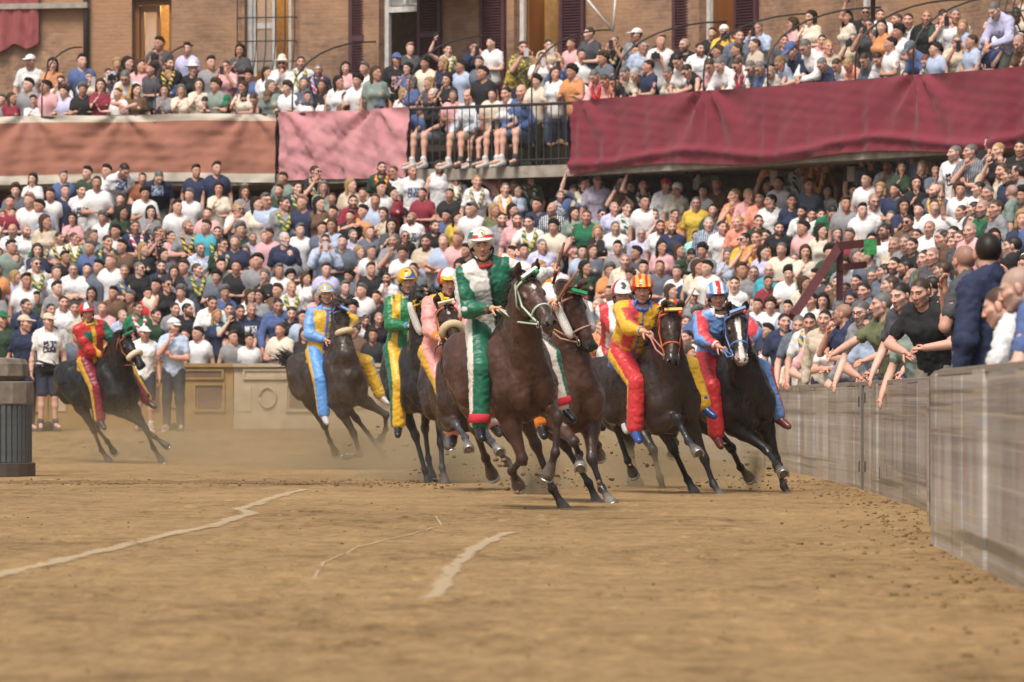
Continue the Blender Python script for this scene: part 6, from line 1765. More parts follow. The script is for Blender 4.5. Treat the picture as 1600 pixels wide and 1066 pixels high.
BLKC, BAY, DKBAY, SEAL = (0.014, 0.012, 0.012), (0.085, 0.034, 0.021), (0.042, 0.021, 0.015), (0.020, 0.015, 0.013)
HORSES = [
 # the lead
 (dict(d=48, withers=(791, 508), yaw=19, tail=(-.3, .4, -1), roll=10, res=0.0145, coat=(0.072, 0.033, 0.023), points=(0.045, 0.026, 0.022), muz=(0.075, 0.055, 0.05), headc=(0.068, 0.033, 0.024), hoof=(0.12, 0.10, 0.085), star=True,
   poll=(822, 432), muzzle=(862, 496), neck=0.78, head=0.56, label="dark brown lead horse galloping in front with a green and white bridle", bridle=(0.50, 0.62, 0.50), frontlet=[(.01, .30, .10), (.7, .7, .7)], ftilt=-0.4,
   legs=dict(RF=((816, 717), (800, 736), (806, 750), (-1, 1, 1)), LF=((872, 650), (868, 708), (861, 728), (-1, 1, 1)), LH=((849, 722), (866, 770), (876, 785), (-1, -1, -1)), RH=((742, 668), (759, 716), (765, 732), (1, 1, 1)))),
  dict(label="jockey in green and white silks with a white, red and green helmet", hip=(768, 500), neck=(757, 412), head=(751, 374), face=fdir(3, -3), torso=fdir(8, 0), hup=(-.05, -.05, 1),
   armR=((730, 484), (768, 482), (-1, -1)), armL=((836, 432), (862, 425), (0, 1)), legR=((750, 575), (749, 662), (757, 682), (-1, 1, -1)), legL=((858, 560), (878, 634), (895, 640), (-1, 0, -1)),
   jacket=jk_lead, breeches=br_lead, helmet=hm_lead, collar=(.45, .03, .05), cuff=(.62, .05, .08), hem=(.60, .03, .05), shoe=(.012, .012, .014), beard=.25, skin=(.62, .36, .26), reinc=(.5, .62, .5),
   whip=((882, 379), .55, 0, (.16, .06, .04), "brown whip held up by the lead jockey beside his horse's ear"))),
 # hard behind the lead, on its right
 (dict(d=51.5, withers=(872, 535), yaw=20, roll=8, coat=(0.075, 0.035, 0.024), points=(0.018, 0.018, 0.022), muz=(0.02, 0.018, 0.018), headc=(0.06, 0.028, 0.02), hoof=(0.19, 0.17, 0.15),
   poll=(893, 452), muzzle=(931, 541), neck=0.72, label="bay horse with white sheepskin cheek rolls half hidden behind the lead horse", bridle=(0.45, 0.25, 0.2), fleece='cheek', frontlet=[(.6, .15, .12), (.6, .6, .6), (.02, .3, .12)], ftilt=0.6,
   legs=dict(LF=((924, 716), (941, 764), (950, 778), (-1, -1, -1)), RF=((897, 690), (905, 710), (906, 722), (-1, 1, -1)), RH=((914, 722), (926, 764), (930, 778), (-1, 1, 0)), LH=((926, 668), (934, 696), (936, 706), (0, 1, 1)))),
  dict(label="jockey in white, green and orange silks almost hidden behind the lead jockey", hip=(842, 508), neck=(806, 446), head=(788, 420), face=fdir(10, -5), torso=fdir(12), sx=.05,
   armR=((812, 480), (840, 500), (-1, -1)), armL=((858, 455), (866, 470), (-1, -1)), legR=((835, 580), (845, 660), (850, 672), (-1, 1, -1)), legL=((905, 585), (925, 648), (941, 652), (-1, 0, -1)),
   jacket=jk_orange, breeches=two(ORG, WHITE, .06, 1, ORG, GREEN * K(1.5, 2, 1.2)), helmet=hm_orange, collar=(.7, .7, .7), cuff=(.7, .7, .7), shoe=(.012, .012, .014),
   whip=((904, 422), .5, -1, (.35, .17, .08), "tan whip angled up behind the ears of the bay with white cheek rolls"))),
 # red and yellow
 (dict(d=56, withers=(1020, 548), yaw=27, roll=12, coat=(0.030, 0.019, 0.015), points=(0.018, 0.018, 0.022), muz=(0.02, 0.017, 0.016), headc=(0.045, 0.022, 0.016), hoof=(0.13, 0.12, 0.11),
   poll=(1049, 482), muzzle=(1054, 562), neck=0.72, label="dark bay horse with an orange bridle under the red and yellow jockey", bridle=(0.55, 0.13, 0.05), frontlet=[(.55, .05, .05), (.7, .5, .1)],
   legs=dict(RF=((1057, 652), (1076, 690), (1084, 700), (-1, -1, -1)), LF=((1100, 715), (1115, 757), (1123, 770), (-1, 1, -1)), RH=((962, 664), (981, 720), (986, 732), (1, 1, 1)), LH=((1056, 708), (1075, 750), (1080, 760), (0, 1, 0)))),
  dict(label="jockey in red and yellow striped silks and striped helmet leaning forward", hip=(984, 545), neck=(1003, 478), head=(1003, 452), face=fdir(2, -6), torso=fdir(12, -10),
   armR=((982, 512), (1006, 518), (-1, -1)), armL=((1052, 480), (1058, 492), (-1, 1)), legR=((996, 598), (992, 668), (991, 682), (-1, 1, -1)), legL=((1083, 575), (1098, 632), (1100, 646), (-1, 0, -1)),
   jacket=jk_stripes, breeches=two(RED * K(1.1, 1.2, 1.2), YEL, .088, -1, YEL, RED), helmet=hm_stripes, collar=(.06, .16, .50), cuff=(.06, .16, .50), shoe=(.03, .07, .25), beard=.5, reinc=(.5, .2, .2),
   whip=((1086, 450), .5, 0, (.42, .30, .20), "pale whip raised behind the head of the dark bay with orange bridle"))),
 # hidden behind the red and yellow
 (dict(d=60, withers=(1000, 556), yaw=20, roll=6, coat=SEAL, points=(0.012, 0.010, 0.010), poll=(1012, 500), muzzle=(1018, 566), label="dark horse hidden behind the red and yellow jockey's horse",
   legs=dict(RF=((1020, 702), (1033, 752), (1036, 765), (-1, 1, 0)), LF=((1052, 676), (1056, 692), (1053, 702), (-1, 1, 1)), RH=((985, 690), (992, 735), (996, 748), (1, 1, 1)))),
  dict(label="jockey in a white and red helmet half hidden behind the red and yellow jockey", hip=(966, 545), neck=(972, 478), head=(972, 461), face=fdir(5), torso=fdir(5, -10),
   armR=((958, 510), (975, 525), (-1, -1)), armL=((1000, 510), (990, 530), (-1, -1)), legR=((972, 600), (975, 655), (978, 668), (-1, 1, -1)), legL=((1040, 600), (1045, 655), (1050, 666), (-1, 0, -1)),
   jacket=jk_hidden, breeches=two(RED, WHITE), helmet=hm_hidden, collar=(.6, .6, .6), cuff=(.6, .6, .6), shoe=(.5, .5, .5))),
 # red and blue
 (dict(d=57, withers=(1138, 552), yaw=24, roll=13, coat=(0.016, 0.013, 0.012), points=(0.020, 0.017, 0.016), muz=(0.35, 0.26, 0.24), headc=(0.038, 0.02, 0.015), hoof=(0.13, 0.12, 0.11), blaze=True,
   poll=(1150, 487), muzzle=(1161, 556), neck=0.72, label="black horse with a broad white blaze nearest the right fence", bridle=(0.12, 0.25, 0.55), frontlet=[(.6, .06, .06), (.6, .6, .6), (.15, .3, .6)], ftilt=-0.3,
   legs=dict(RF=((1197, 702), (1213, 726), (1219, 734), (-1, -1, -1)), LF=((1212, 716), (1225, 760), (1231, 771), (-1, 1, 0)), RH=((1147, 704), (1157, 730), (1165, 740), (1, 1, 1)), LH=((1205, 690), (1212, 712), (1214, 722), (1, 1, 1)))),
  dict(label="jockey in red and blue silks with a red, white and blue helmet near the fence", hip=(1120, 548), neck=(1126, 488), head=(1121, 464), face=fdir(4, 0), torso=fdir(10, -5),
   armR=((1097, 530), (1122, 541), (-1, -1)), armL=((1180, 520), (1168, 535), (-1, -1)), legR=((1115, 605), (1120, 685), (1121, 702), (-1, 1, -1)), legL=((1192, 580), (1218, 658), (1228, 672), (-1, 0, -1)),
   jacket=jk_rb, breeches=two(RED, RED, .07, -1, LBL * .75, RED), helmet=hm_rb, collar=(.7, .7, .7), cuff=(.7, .7, .7), shoe=(.16, .04, .04), beard=.45,
   whip=((1172, 450), .45, 0, (.2, .14, .11), "dark whip raised behind the ear of the horse with the white blaze"))),
 # pink, behind the lead
 (dict(d=58, withers=(712, 548), yaw=8, roll=6, coat=DKBAY, points=(0.045, 0.045, 0.055), muz=(0.035, 0.03, 0.03), hoof=(0.2, 0.18, 0.16), star=True,
   poll=(696, 478), muzzle=(713, 524), neck=0.72, head=0.56, label="dark bay horse with a cream sheepskin noseband right behind the lead horse", bridle=(0.5, 0.2, 0.1), fleece='nose', frontlet=[(.75, .4, .4), (.7, .6, .4)],
   legs=dict(RF=((712, 662), (727, 684), (730, 694), (-1, -1, -1)), LF=((755, 668), (768, 690), (775, 699), (-1, -1, -1)), LH=((827, 706), (832, 756), (837, 770), (0, 1, 1)), RH=((795, 700), (800, 728), (806, 742), (0, 1, 1)))),
  dict(label="jockey in pink and orange silks with a white, red and yellow helmet", hip=(690, 545), neck=(701, 466), head=(701, 437), face=fdir(12, 0), torso=fdir(20, -5),
   armR=((671, 515), (688, 530), (-1, -1)), armL=((735, 500), (728, 520), (-1, -1)), legR=((694, 605), (707, 675), (712, 690), (-1, 1, -1)), legL=((765, 600), (770, 660), (776, 672), (-1, 1, -1)),
   jacket=jk_pink, breeches=two(PINK, YEL * .9, .07, -1), helmet=hm_pink, collar=(.72, .45, .05), cuff=(.72, .4, .35), shoe=(.06, .05, .05), hem=(.72, .62, .64))),
 # green, yellow, blue
 (dict(d=63, withers=(652, 530), yaw=10, roll=6, coat=(0.018, 0.016, 0.016), points=(0.05, 0.05, 0.055), muz=(0.05, 0.045, 0.045), hoof=(0.11, 0.10, 0.09),
   poll=(661, 462), muzzle=(689, 543), neck=0.72, label="black horse with white cheek rolls under the jockey in yellow breeches", bridle=(0.6, 0.45, 0.05), fleece='cheek', frontlet=[(.1, .3, .5), (.6, .5, .1)],
   legs=dict(RF=((669, 633), (690, 668), (699, 690), (-1, -1, -1)), LF=((689, 690), (691, 731), (694, 745), (-1, 1, 0)), RH=((655, 694), (664, 735), (668, 748), (0, 1, 0)))),
  dict(label="jockey in a green, yellow and blue jacket and yellow breeches", hip=(632, 540), neck=(640, 462), head=(637, 440), face=fdir(4, -2), torso=fdir(12, -5),
   armR=((611, 508), (640, 510), (-1, -1)), armL=((670, 505), (660, 515), (-1, -1)), legR=((622, 598), (622, 662), (623, 674), (-1, 1, -1)), legL=((688, 595), (695, 655), (700, 668), (-1, 1, -1)),
   jacket=jk_green, breeches=two(YEL, GREEN, .06, -1), helmet=hm_green, collar=(.12, .28, .65), cuff=(.12, .28, .65), shoe=(.02, .022, .022), beard=.4)),
 # light blue and yellow
 (dict(d=76, withers=(521, 545), yaw=27, roll=12, coat=(0.040, 0.026, 0.020), points=(0.035, 0.026, 0.02), muz=(0.045, 0.04, 0.038), headc=(0.03, 0.022, 0.018), hoof=(0.10, 0.08, 0.07),
   poll=(533, 478), muzzle=(548, 540), neck=0.72, label="dark brown horse with a sheepskin noseband under the light blue and yellow jockey", bridle=(0.12, 0.2, 0.5), fleece='nose', frontlet=[(.7, .45, .06), (.2, .35, .7)], ftilt=0.7, tail=(-1, .25, .12),
   legs=dict(LF=((603, 648), (603, 671), (598, 681), (-1, 1, 1)), RF=((559, 689), (564, 713), (550, 712), (-1, 1, 1)), LH=((574, 676), (597, 705), (602, 716), (0, 1, 0)), RH=((507, 665), (516, 690), (521, 701), (0, 1, 1)))),
  dict(label="jockey in light blue and yellow silks with a chequered helmet", hip=(503, 545), neck=(512, 475), head=(508, 454), face=fdir(14, -8), torso=fdir(14, -5),
   armR=((482, 522), (508, 531), (-1, -1)), armL=((552, 500), (548, 512), (-1, -1)), legR=((500, 592), (506, 646), (508, 658), (-1, 1, -1)), legL=((576, 568), (598, 626), (604, 634), (-1, 0, -1)),
   jacket=jk_blue, breeches=two(LBL * K(.6, .85, .95), YEL, .075, -1, YEL, LBL), helmet=hm_blue, collar=(.2, .4, .75), cuff=(.2, .4, .75), shoe=(.45, .45, .47),
   whip=((588, 484), .45, 0, (.14, .08, .06), "thin brown whip pointing right beside the horse with blue bridle"))),
 # far left
 (dict(d=83, withers=(166, 558), yaw=38, roll=13, coat=(0.012, 0.012, 0.014), points=(0.018, 0.018, 0.022), muz=(0.012, 0.012, 0.013), hoof=(0.09, 0.085, 0.085),
   poll=(194, 522), muzzle=(226, 568), neck=0.68, label="black horse with a cream noseband galloping alone at the far left", bridle=(0.35, 0.12, 0.06), fleece='nose', fleecec=(.70, .60, .44), frontlet=[(.55, .1, .1), (.5, .5, .5), (.02, .2, .1)],
   legs=dict(RF=((229, 668), (250, 690), (259, 696), (-1, -1, -1)), LF=((233, 679), (244, 710), (252, 719), (-1, 1, 0)), RH=((146, 671), (159, 704), (166, 714), (0, 1, 0)), LH=((150, 668), (168, 690), (174, 700), (1, 1, 1)))),
  dict(label="jockey in red, green and yellow silks on the black horse at the far left", hip=(142, 558), neck=(141, 505), head=(135, 487), face=fdir(15, 5), torso=fdir(28, -5),
   armR=((140, 548), (165, 558), (-1, -1)), armL=((180, 540), (172, 556), (-1, -1)), legR=((150, 606), (157, 660), (162, 671), (-1, 1, -1)), legL=((215, 588), (231, 628), (238, 636), (-1, 0, -1)),
   jacket=jk_left, breeches=two(MAR, YEL * .8, .05, -1, MAR, YEL * .8), helmet=hm_left, collar=(.6, .4, .05), cuff=(.6, .4, .05), shoe=(.03, .03, .035), rein='R',
   whip=((212, 563), .5, 0, (.45, .06, .05), "red whip held level by the jockey on the far left black horse"), whiphand='R')),
]
for hs_, js_ in HORSES:
    Hh_ = make_horse(hs_)
    make_jockey(js_, Hh_)
print("horses", round(time.time() - T0, 1))

# ------------------------------------------------------------------ the crowd, read person by person off the photograph
# crop x y | sex hair shirt pose extras.  hair: colour k b g w y r + style s c q l o u f r, n = shaved
CROPS = dict(A=(0, 0, 3.2), B=(400, 0, 3.2), C=(850, 0, 3.675), D=(1200, 0, 3.675), E=(0, 240, 2.317), F=(400, 240, 3.33), G=(840, 240, 3.33), H=(1200, 200, 2.5375), I=(730, 240, 4.44), K=(1340, 380, 4.4423), P=(0, 0, 1.0))
PEOPLE = {
'A': """150 312 m ks wh d< cap:wh
262 325 f ks go d mo:gn S
410 308 m ks bl u G B
375 392 m ks bk d cap:bk B
303 412 f ku wh p ph
440 388 m bs cr p ph
542 372 m ks wh p cam
626 388 m gs wh R G sc:yl/go
585 325 f ys lb d
640 318 f kl bk d
780 268 f kl rd p cam
795 222 m ks dgy u
846 322 m ks bk d sc:yl/bk B
965 348 f ko bk d straw:wh
1055 318 m ks gy d G
1130 335 f bl pk p ph
820 455 f bo gy R
905 455 f go cr R
1025 512 m ks pk R B
1135 508 m ks dgy R cap:gn B
1220 492 f kl pk R S
1265 498 f bu pk R K
1340 485 m bs dg R cap:br B
1410 322 m bs wh f straw:cr S B L
1505 315 m ks wh d L sc:yl/gn
1590 352 m gs nv d G sc:rd/lb B
60 492 f bl mr R
8 500 m gs gy R
165 505 f ko wh R
1538 488 m bs wh R
700 330 f bl pk u""",
'B': """355 492 m ks wh R L
415 413 f ku wh c
540 345 m gs wh c pr:rd
600 368 f bu gg c
705 302 m ks bk d cap:bl pr:pk
772 248 m n dgy d
450 492 f bo br R
540 492 f kl cr p ph
655 482 m bs rd p straw:cr cam
740 470 f yl wh R
960 252 f kl wh u K sc:yl/gn ph
1090 238 f ku nv p D ph
885 478 f wo bk s sh K
985 482 m gs pk s
1060 485 m gr wh s L st:lb sh
1150 545 f bo co s K S
1250 472 f ku wh s p ph sh
1325 462 m gr bl s L sh
1385 462 f bo cr p ph
1335 242 m ks og p ph B mo:yl
1310 312 f rs yl d mo:gn
1430 292 m bs wh p ph
1462 228 m kq be p ph
1520 312 f yf bl p ph L
1180 476 m ks cr R
820 545 m ks bl s""",
'C': """220 322 m ks wh d
195 478 m gr wh R L
290 440 m gs pk R L sc:rd/rd
350 465 f bl co R
405 470 f ku bk R G
405 238 f gc bk p K sc:yl/bl ph
465 422 m gs cr R
522 430 f wo bk R
530 205 m ks gy d cap:wh
528 300 m ks sl d
570 272 m gs lb d G L
645 300 m ks bk p sc:yl/bl cam
672 240 m n wh d L
805 262 m nr bk d B G L
770 352 f kl wh R
822 410 f kl bk R K S
710 425 f gs cr R
895 285 m ks wh d B
955 378 f bo pk R G
1005 372 m gs wh R L
965 195 m ks bk d
1035 188 m ks yl p wrap:wh cam
1120 212 m bs sl d L
1230 165 m gs lb p ph L
1110 375 m bs wh R S sc:rd/mr
1185 388 m gs sl R S
1240 392 m gs bl R G
1300 418 m n cr R G
1355 362 f yo lb R
1380 238 f ku dgy d
1420 292 m bs nv R cap:bl""",
'D': """215 272 m gs wh R G L
310 238 f kl pk d
345 272 f yl be d
310 372 m gs nv R G
395 375 f bo wh R K G
460 372 f yl co R
490 228 m gs be p cam
560 80 m kc bk u S ph
645 92 m ks wh d sc:gn/wh
740 115 m bq wh f
805 120 m ks wh d
580 150 m ks dgy p ph
630 342 m ks wh R
555 345 f bl sl R G
720 322 f wu cr c
820 285 m gs bl R cap:sl
850 335 m ks sl f
905 352 f rs wh R sc:gn/wh
910 102 m n bk d
1005 98 f ku dg p sc:rd/wh ph
1075 92 m gs wh d
1085 242 m gs be p G ph
1155 305 f kl gy f S
1255 242 m kr nv f B G
1360 252 m ks bl p ph
1425 85 f kl be d skin4
1440 245 m nr br R
1300 60 m gs lv R L""",
'E': """230 85 m gs bl b
315 72 m ks dg d
385 66 m ks wh d
450 62 m ks wh b pr:bl
515 92 m ks rb b L
575 86 m gc nv b pr:lb
710 66 m kq nv b
785 56 m kq nv h
350 108 m ks wh d
295 137 m kl wh d pr:dgy
235 137 m gc nv d
435 167 m ks bk f
105 172 m n wh d
35 178 m ks mr d
40 218 m ks nv d
165 248 f bl be d
150 302 f yl gn x sc:yl/bl
95 282 m nc wh d B
45 280 m gr wh x B sc:bl/wh
215 307 m ks wh x sc:bk/yl
270 308 f bu wh d K sc:gn/yl
325 342 m gr bl d
390 322 f kl nv d sc:gn/yl
490 267 m bs nv x sc:rd/wh
520 348 f yl bk f
575 287 f bl bk f mo:pk
620 302 f kl pk d K
680 267 m nc gy x B sc:yl/bk
685 152 m gs wh b
745 267 m bs te d
787 287 m ks bk d sc:yl/gn
725 347 m gs lb d B G mo:wh
805 332 f ku dg d G sc:yl/bl
850 322 m gs nv d
860 203 f yl wh f S
930 183 f kl cr d
960 173 m gs lb d
915 307 m gs pu d B L
958 303 m n pk x L
55 382 m nr wh d L
130 402 m gs wh d S sc:gn/yl
95 462 m ks wh d
205 432 m gs wh x
265 422 m gs wh x G
315 422 m ks wh d
355 412 m ks sl d
400 392 m nr wh d L
450 427 m gs bl x sc:yl/bl
505 417 m gs bk d S L
585 412 m ks nv d B
630 432 f bo gy d
665 412 m bs bk f
715 422 m bs sl d sc:yl/gn L
800 407 m ks gg d
855 412 m ks bk d
920 397 m ks gy d
565 482 m ks cr d
605 477 f ku bk d S K
535 512 m ks rd d
95 552 m ks nv d
130 525 m ks dg d
185 568 m ks nv d
230 542 m ks wh d L
270 562 m bs be d L
500 562 m ks gn d sc:wh/rd
565 587 m ks dg d
445 590 m nr lb d
370 562 m rs pk d
635 565 m ks gy d
680 567 m ks bk d B
770 542 m ks wh r
830 567 m ks aq f
870 572 m ks bk r
910 567 m n nv r pr:wh""",
'F': """140 132 m bc gg d
215 182 f kl nv d sc:gn/yl
310 97 f ku bk f S sc:bl/yl
495 168 f yl be d
555 212 m bs wh d L
655 77 m ks dg d sc:rd/yl B
715 98 f bo wh d G
815 97 m n wh d pr:bl
955 72 m ks wh d K B
1045 127 f bl wh d S sc:bl/yl
1150 147 f yl wh d sc:yl/bl
55 247 m ks lb d G L
145 262 m ks gy d sc:gn/yl
240 257 m nc nv h
330 262 f kl br f
395 237 m bs gg d
505 252 m ks mr c B
620 247 m bs lb d L
705 377 f kf dgy d
810 337 m nr wh d B pr:dgy
930 382 m kl bk d B
775 432 f go bk d S
1045 337 f ku yl d
1125 292 m gs wh d
65 427 m bs pk d L
150 447 m ws nv d B
230 402 m gs wh x L
360 457 m ks lb p G L ph
450 462 m ks sl d
505 427 m gc lv d L B
595 412 m n sl f
715 457 m gs gy f B
885 462 m ks be c B
975 457 m n lb d
1050 447 m nr pk d
10 562 m ks gy d
120 612 m gr wh x
185 702 f yl wh d sc:gn/yl
260 652 f bl wh f
365 607 m bs lv d
465 702 m gc bk d
680 652 m ks wh f B
115 792 m ks bl r L
185 832 m ks bk r
570 872 m ks wh r B
640 862 m nc bk r""",
'G': """315 142 m gs pu d G
240 168 f bl sl u
440 152 m ks br p cam
120 222 m gs pu d B mo:gn
75 292 m gr nv d B st:wh
190 312 f kl gg f
255 332 m bs gn d
335 322 m ks gg d S
405 387 m gs wh d
400 287 m nr lv d L
465 287 f bu wh d sc:gn/wh
550 167 f ku bk u sc:pk/gn
670 168 m bs wh d cap:rd
725 192 f wo cr d wrap:wh G
610 322 f bo gy f
715 322 f bl go d
540 422 m ws lv d L G
640 382 m ks wh d B
700 387 m nc nv d B
825 262 m gs yl d G
890 367 m ws sl d st:lb L
1025 222 f yl co f sc:go/yl
1100 222 f yl pk d
1160 237 m ks co d
1215 272 m nc wh d B
960 387 m ks wh d
1045 362 f yo co d
1150 357 f kl dg d
1075 452 f ku yl f S
1140 442 f bo go f sc:yl/go
1190 432 f ku go m
1255 392 m kq bk d B
825 432 m ks aq d B
800 532 m ks dg b
455 562 m nr cr d
90 592 m gs wh d
25 492 m bs lv d
200 402 f kl pk f
1025 682 f kq wh d
1125 622 m gs gy x G
1205 612 m gr te d G
810 747 m bs gy d cap:wh
315 792 m n sl d B
365 822 f bl pk d
330 900 f yo go d
770 880 f bo pk d
775 960 m ks wh d
1180 1040 f bo pk d""",
'I': """225 155 f ku pk w sc:yl/co
265 250 f go wh d sc:co/yl
445 185 m kq og b B sc:gn/wh
190 395 f yl og d
240 460 m ks gy d B
318 395 f kl pk d
345 462 m kc pk d B
430 480 m ks wh a sc:gn/yl
20 395 m ks wh d
520 640 m gs lv d
820 210 f bu cr d""",
'H': """20 140 f kl co b K
135 157 f kl wh b sc:gn/wh
200 132 f kl rb b sc:yl/go
375 102 m ks nv d G
410 132 m ks sl d G
475 152 m ks wh f
575 102 m gs lb d G L st:bl
740 102 m gs wh d B pr:bk
802 97 m gs sl f st:gy
912 92 f yu bk m K
878 62 m kq bk f
340 252 m ks wh d B L st:sl
420 292 m n wh r G
660 252 m kr sl d B sc:yl/go
95 292 f kl nv d
135 337 m ks wh d B sc:yl/bl
175 347 m ks cr d
210 347 m ks wh d
255 337 m ks gn b
10 292 m ks wh d
465 412 m kc wh d G B
555 377 m ks br x S
545 457 m gs gy d t-40
500 467 m nr be d t-40
105 522 m gs lg x B L
545 557 m kc dgy d t-45 B
460 572 m ks sl d t-40
415 592 m gc bl d t-40 G B
500 547 m ks gy d t-50 B
350 612 m ks nv d t-45
310 642 m bs gy d t-30
275 615 m ks br d t-30
370 732 m gs gy r t-50 G fr
295 742 m nr nv f t-70 G fr
450 702 m gs og a t-60 fr
525 667 m kc dgy r t-55 fr
605 652 m bq bk q t-35 fr
65 772 m ks nv d fr
40 872 m bs wh R t15 fr
140 832 f yl cr d t-20 fr
165 772 m ks wh r t-20 sc:yl/bl fr
225 762 m ks be d t-30 L fr
650 512 m n dgy d t-50
615 527 m n sl d t-50
700 442 m kq dgy d t-45
735 425 m ks br d t-45
800 412 m n pk d t-50
835 242 m ks wh d t-40
850 322 m nc gn d t-60 B
905 322 m bq gy d t-75
815 322 m kq dgy d t-50
990 172 m ks bk d t-60
920 217 m ks sl d t-50
955 192 m kq nv d t-50
965 260 m n gg d t-110
1000 82 m ks bk d t-30
870 262 m gs br d t-50
760 440 m bs dgy d t-50
640 400 m n wh d t-40
590 430 m ks gy d t-40
890 340 m ks dg d t-60""",
'K': """735 130 m n dgy f t-112 big
905 75 m ks nv d t-135 big L
985 440 m bq wh q t-110 big
1110 320 m n bl q t-100 big
585 190 m bs gg m t-80
1075 25 m ks bk d t-120""",
'P': """39 506 m ks nv d T cap:be
76 503 m ks wh d T cap:be pr:nv sh
272 512 m ks lb f T kepi:wh
226 522 m ks wh d T cap:wh sh
3 500 m ks dg d T cap:gn
1425 432 m n mr d t-60
1455 447 m ks bk d t-70 B
1482 458 m gs gy f t-70
1350 456 m ks sl d t-50
1330 470 m ks nv d t-50 B
1391 446 m bs wh d t-50
1492 380 m ks sl d t-80
1522 346 m kc gy d t-80
1556 343 m n wh d t-90
1540 312 m kq bk d t-90
1502 332 m bs wh u t-70
1592 272 m ks gy d t-80
1566 268 m bs be d t-70 B
1445 405 m kq og d t-60
1470 372 m gs lb d t-60 G
1425 385 m ks bk d t-50
1300 452 m bs gn d t-40
1268 470 m ks wh x t-30
1248 508 m gs sl r t-20 fr
1275 524 m bs pk q t-30 fr
1305 512 f kl wh x t-30 fr
1362 508 m ks lb q t-40 fr
1424 494 m ks gg r t-50 fr
1328 545 m ks gy q t-35 fr
1240 560 f yl cr x t-10 fr""",
}
STYLE = dict(s='short', c='crop', q='curly', l='long', o='bob', u='bun', f='frizz', r='ring')
HEADS = []           # (px, py, d) of everyone placed

def face_angle(p):
    tx, ty = (-4.0, 40.0) if (p[1] < 58 and p[0] > 2) else (0.0, 52.0)
    return math.degrees(math.atan2(tx - p[0], -(ty - p[1])))

DG = np.arange(24.0, 112.0, 0.06)
def locate(px, py, zone, headz, hoff, th, depth=None):
    """foot point, scale and height of someone whose head is seen at (px, py)"""
    k = (px - 800) / F_PX
    best = None
    R2 = rotz(math.radians(th))[:2, :2]
    off = R2 @ np.array(hoff)
    if zone == 'T':
        d = 93.0; zt = CAM_H + (HORIZON - py) / F_PX * d; g = float(ground_z(0, d - 0)); sc = np.clip((zt - g) / headz, .86, 1.1)
        return np.array([k * d, d, zt - sc * headz]) - np.append(off * sc, 0), sc, d
    if zone == 'B':
        d0 = ray_poly(px, BALC)[0]
        q, t, nn = bal_at(px)
        for o_, fl in ((.30, 0.0), (.75, 0.0), (1.3, .36), (1.9, .72)):
            d = d0 + o_ / max(.5, abs(nn[1])); zt = CAM_H + (HORIZON - py) / F_PX * d
            sc = (zt - FLOOR_Z - fl) / headz; c = abs(sc - 1.0) + (.05 if o_ == .75 else 0)
            if depth is not None and (o_ > .4) != depth: c += .6
            if best is None or c < best[0]: best = (c, d, zt, sc)
    else:
        P = np.stack([k * DG, DG], 1) - off
        o, fi = fence_off(P)
        cand = [(.30, 0.0, -1)] if depth == 'front' else [(.30, 0.0, -1)] + [(ROW0 + j * PITCH, j * RISE, j) for j in range(ROWS)]
        for oo, fl, j in cand:
            sgn = np.nonzero((o[:-1] - oo) * (o[1:] - oo) <= 0)[0]
            for i in sgn[:3]:
                d = DG[i]; zt = CAM_H + (HORIZON - py) / F_PX * d
                g = float(ground_z(*FD[fi[i]])); sc = (zt - g - fl) / headz
                c = abs(sc - 1.0) + (.02 if j < 0 else 0)
                if best is None or c < best[0]: best = (c, d, zt, sc)
    c, d, zt, sc = best
    sc = float(np.clip(sc, .86, 1.10))
    return np.array([k * d, d, zt - sc * headz]) - np.append(off * sc, 0), sc, d

def parse():
    out = []
    for c, txt in PEOPLE.items():
        ox, oy, s = CROPS[c]
        for ln in txt.strip().split("\n"):
            w = ln.split()
            px, py = ox + float(w[0]) / s, oy + float(w[1]) / s
            pose = w[5] if len(w) > 5 else 'd'; opts = w[6:]
            if 'p' in opts and pose == 's': opts.remove('p')
            out.append(dict(px=px, py=py, sex=w[2], hair=w[3], shirt='w' if 0 else w[4], pose=pose, opts=opts, crop=c))
    return out
PP = parse()
print("people listed", len(PP))

def opt(p, key):
    for o in p['opts']:
        if o.startswith(key + ':'): return o.split(':')[1]
    return None

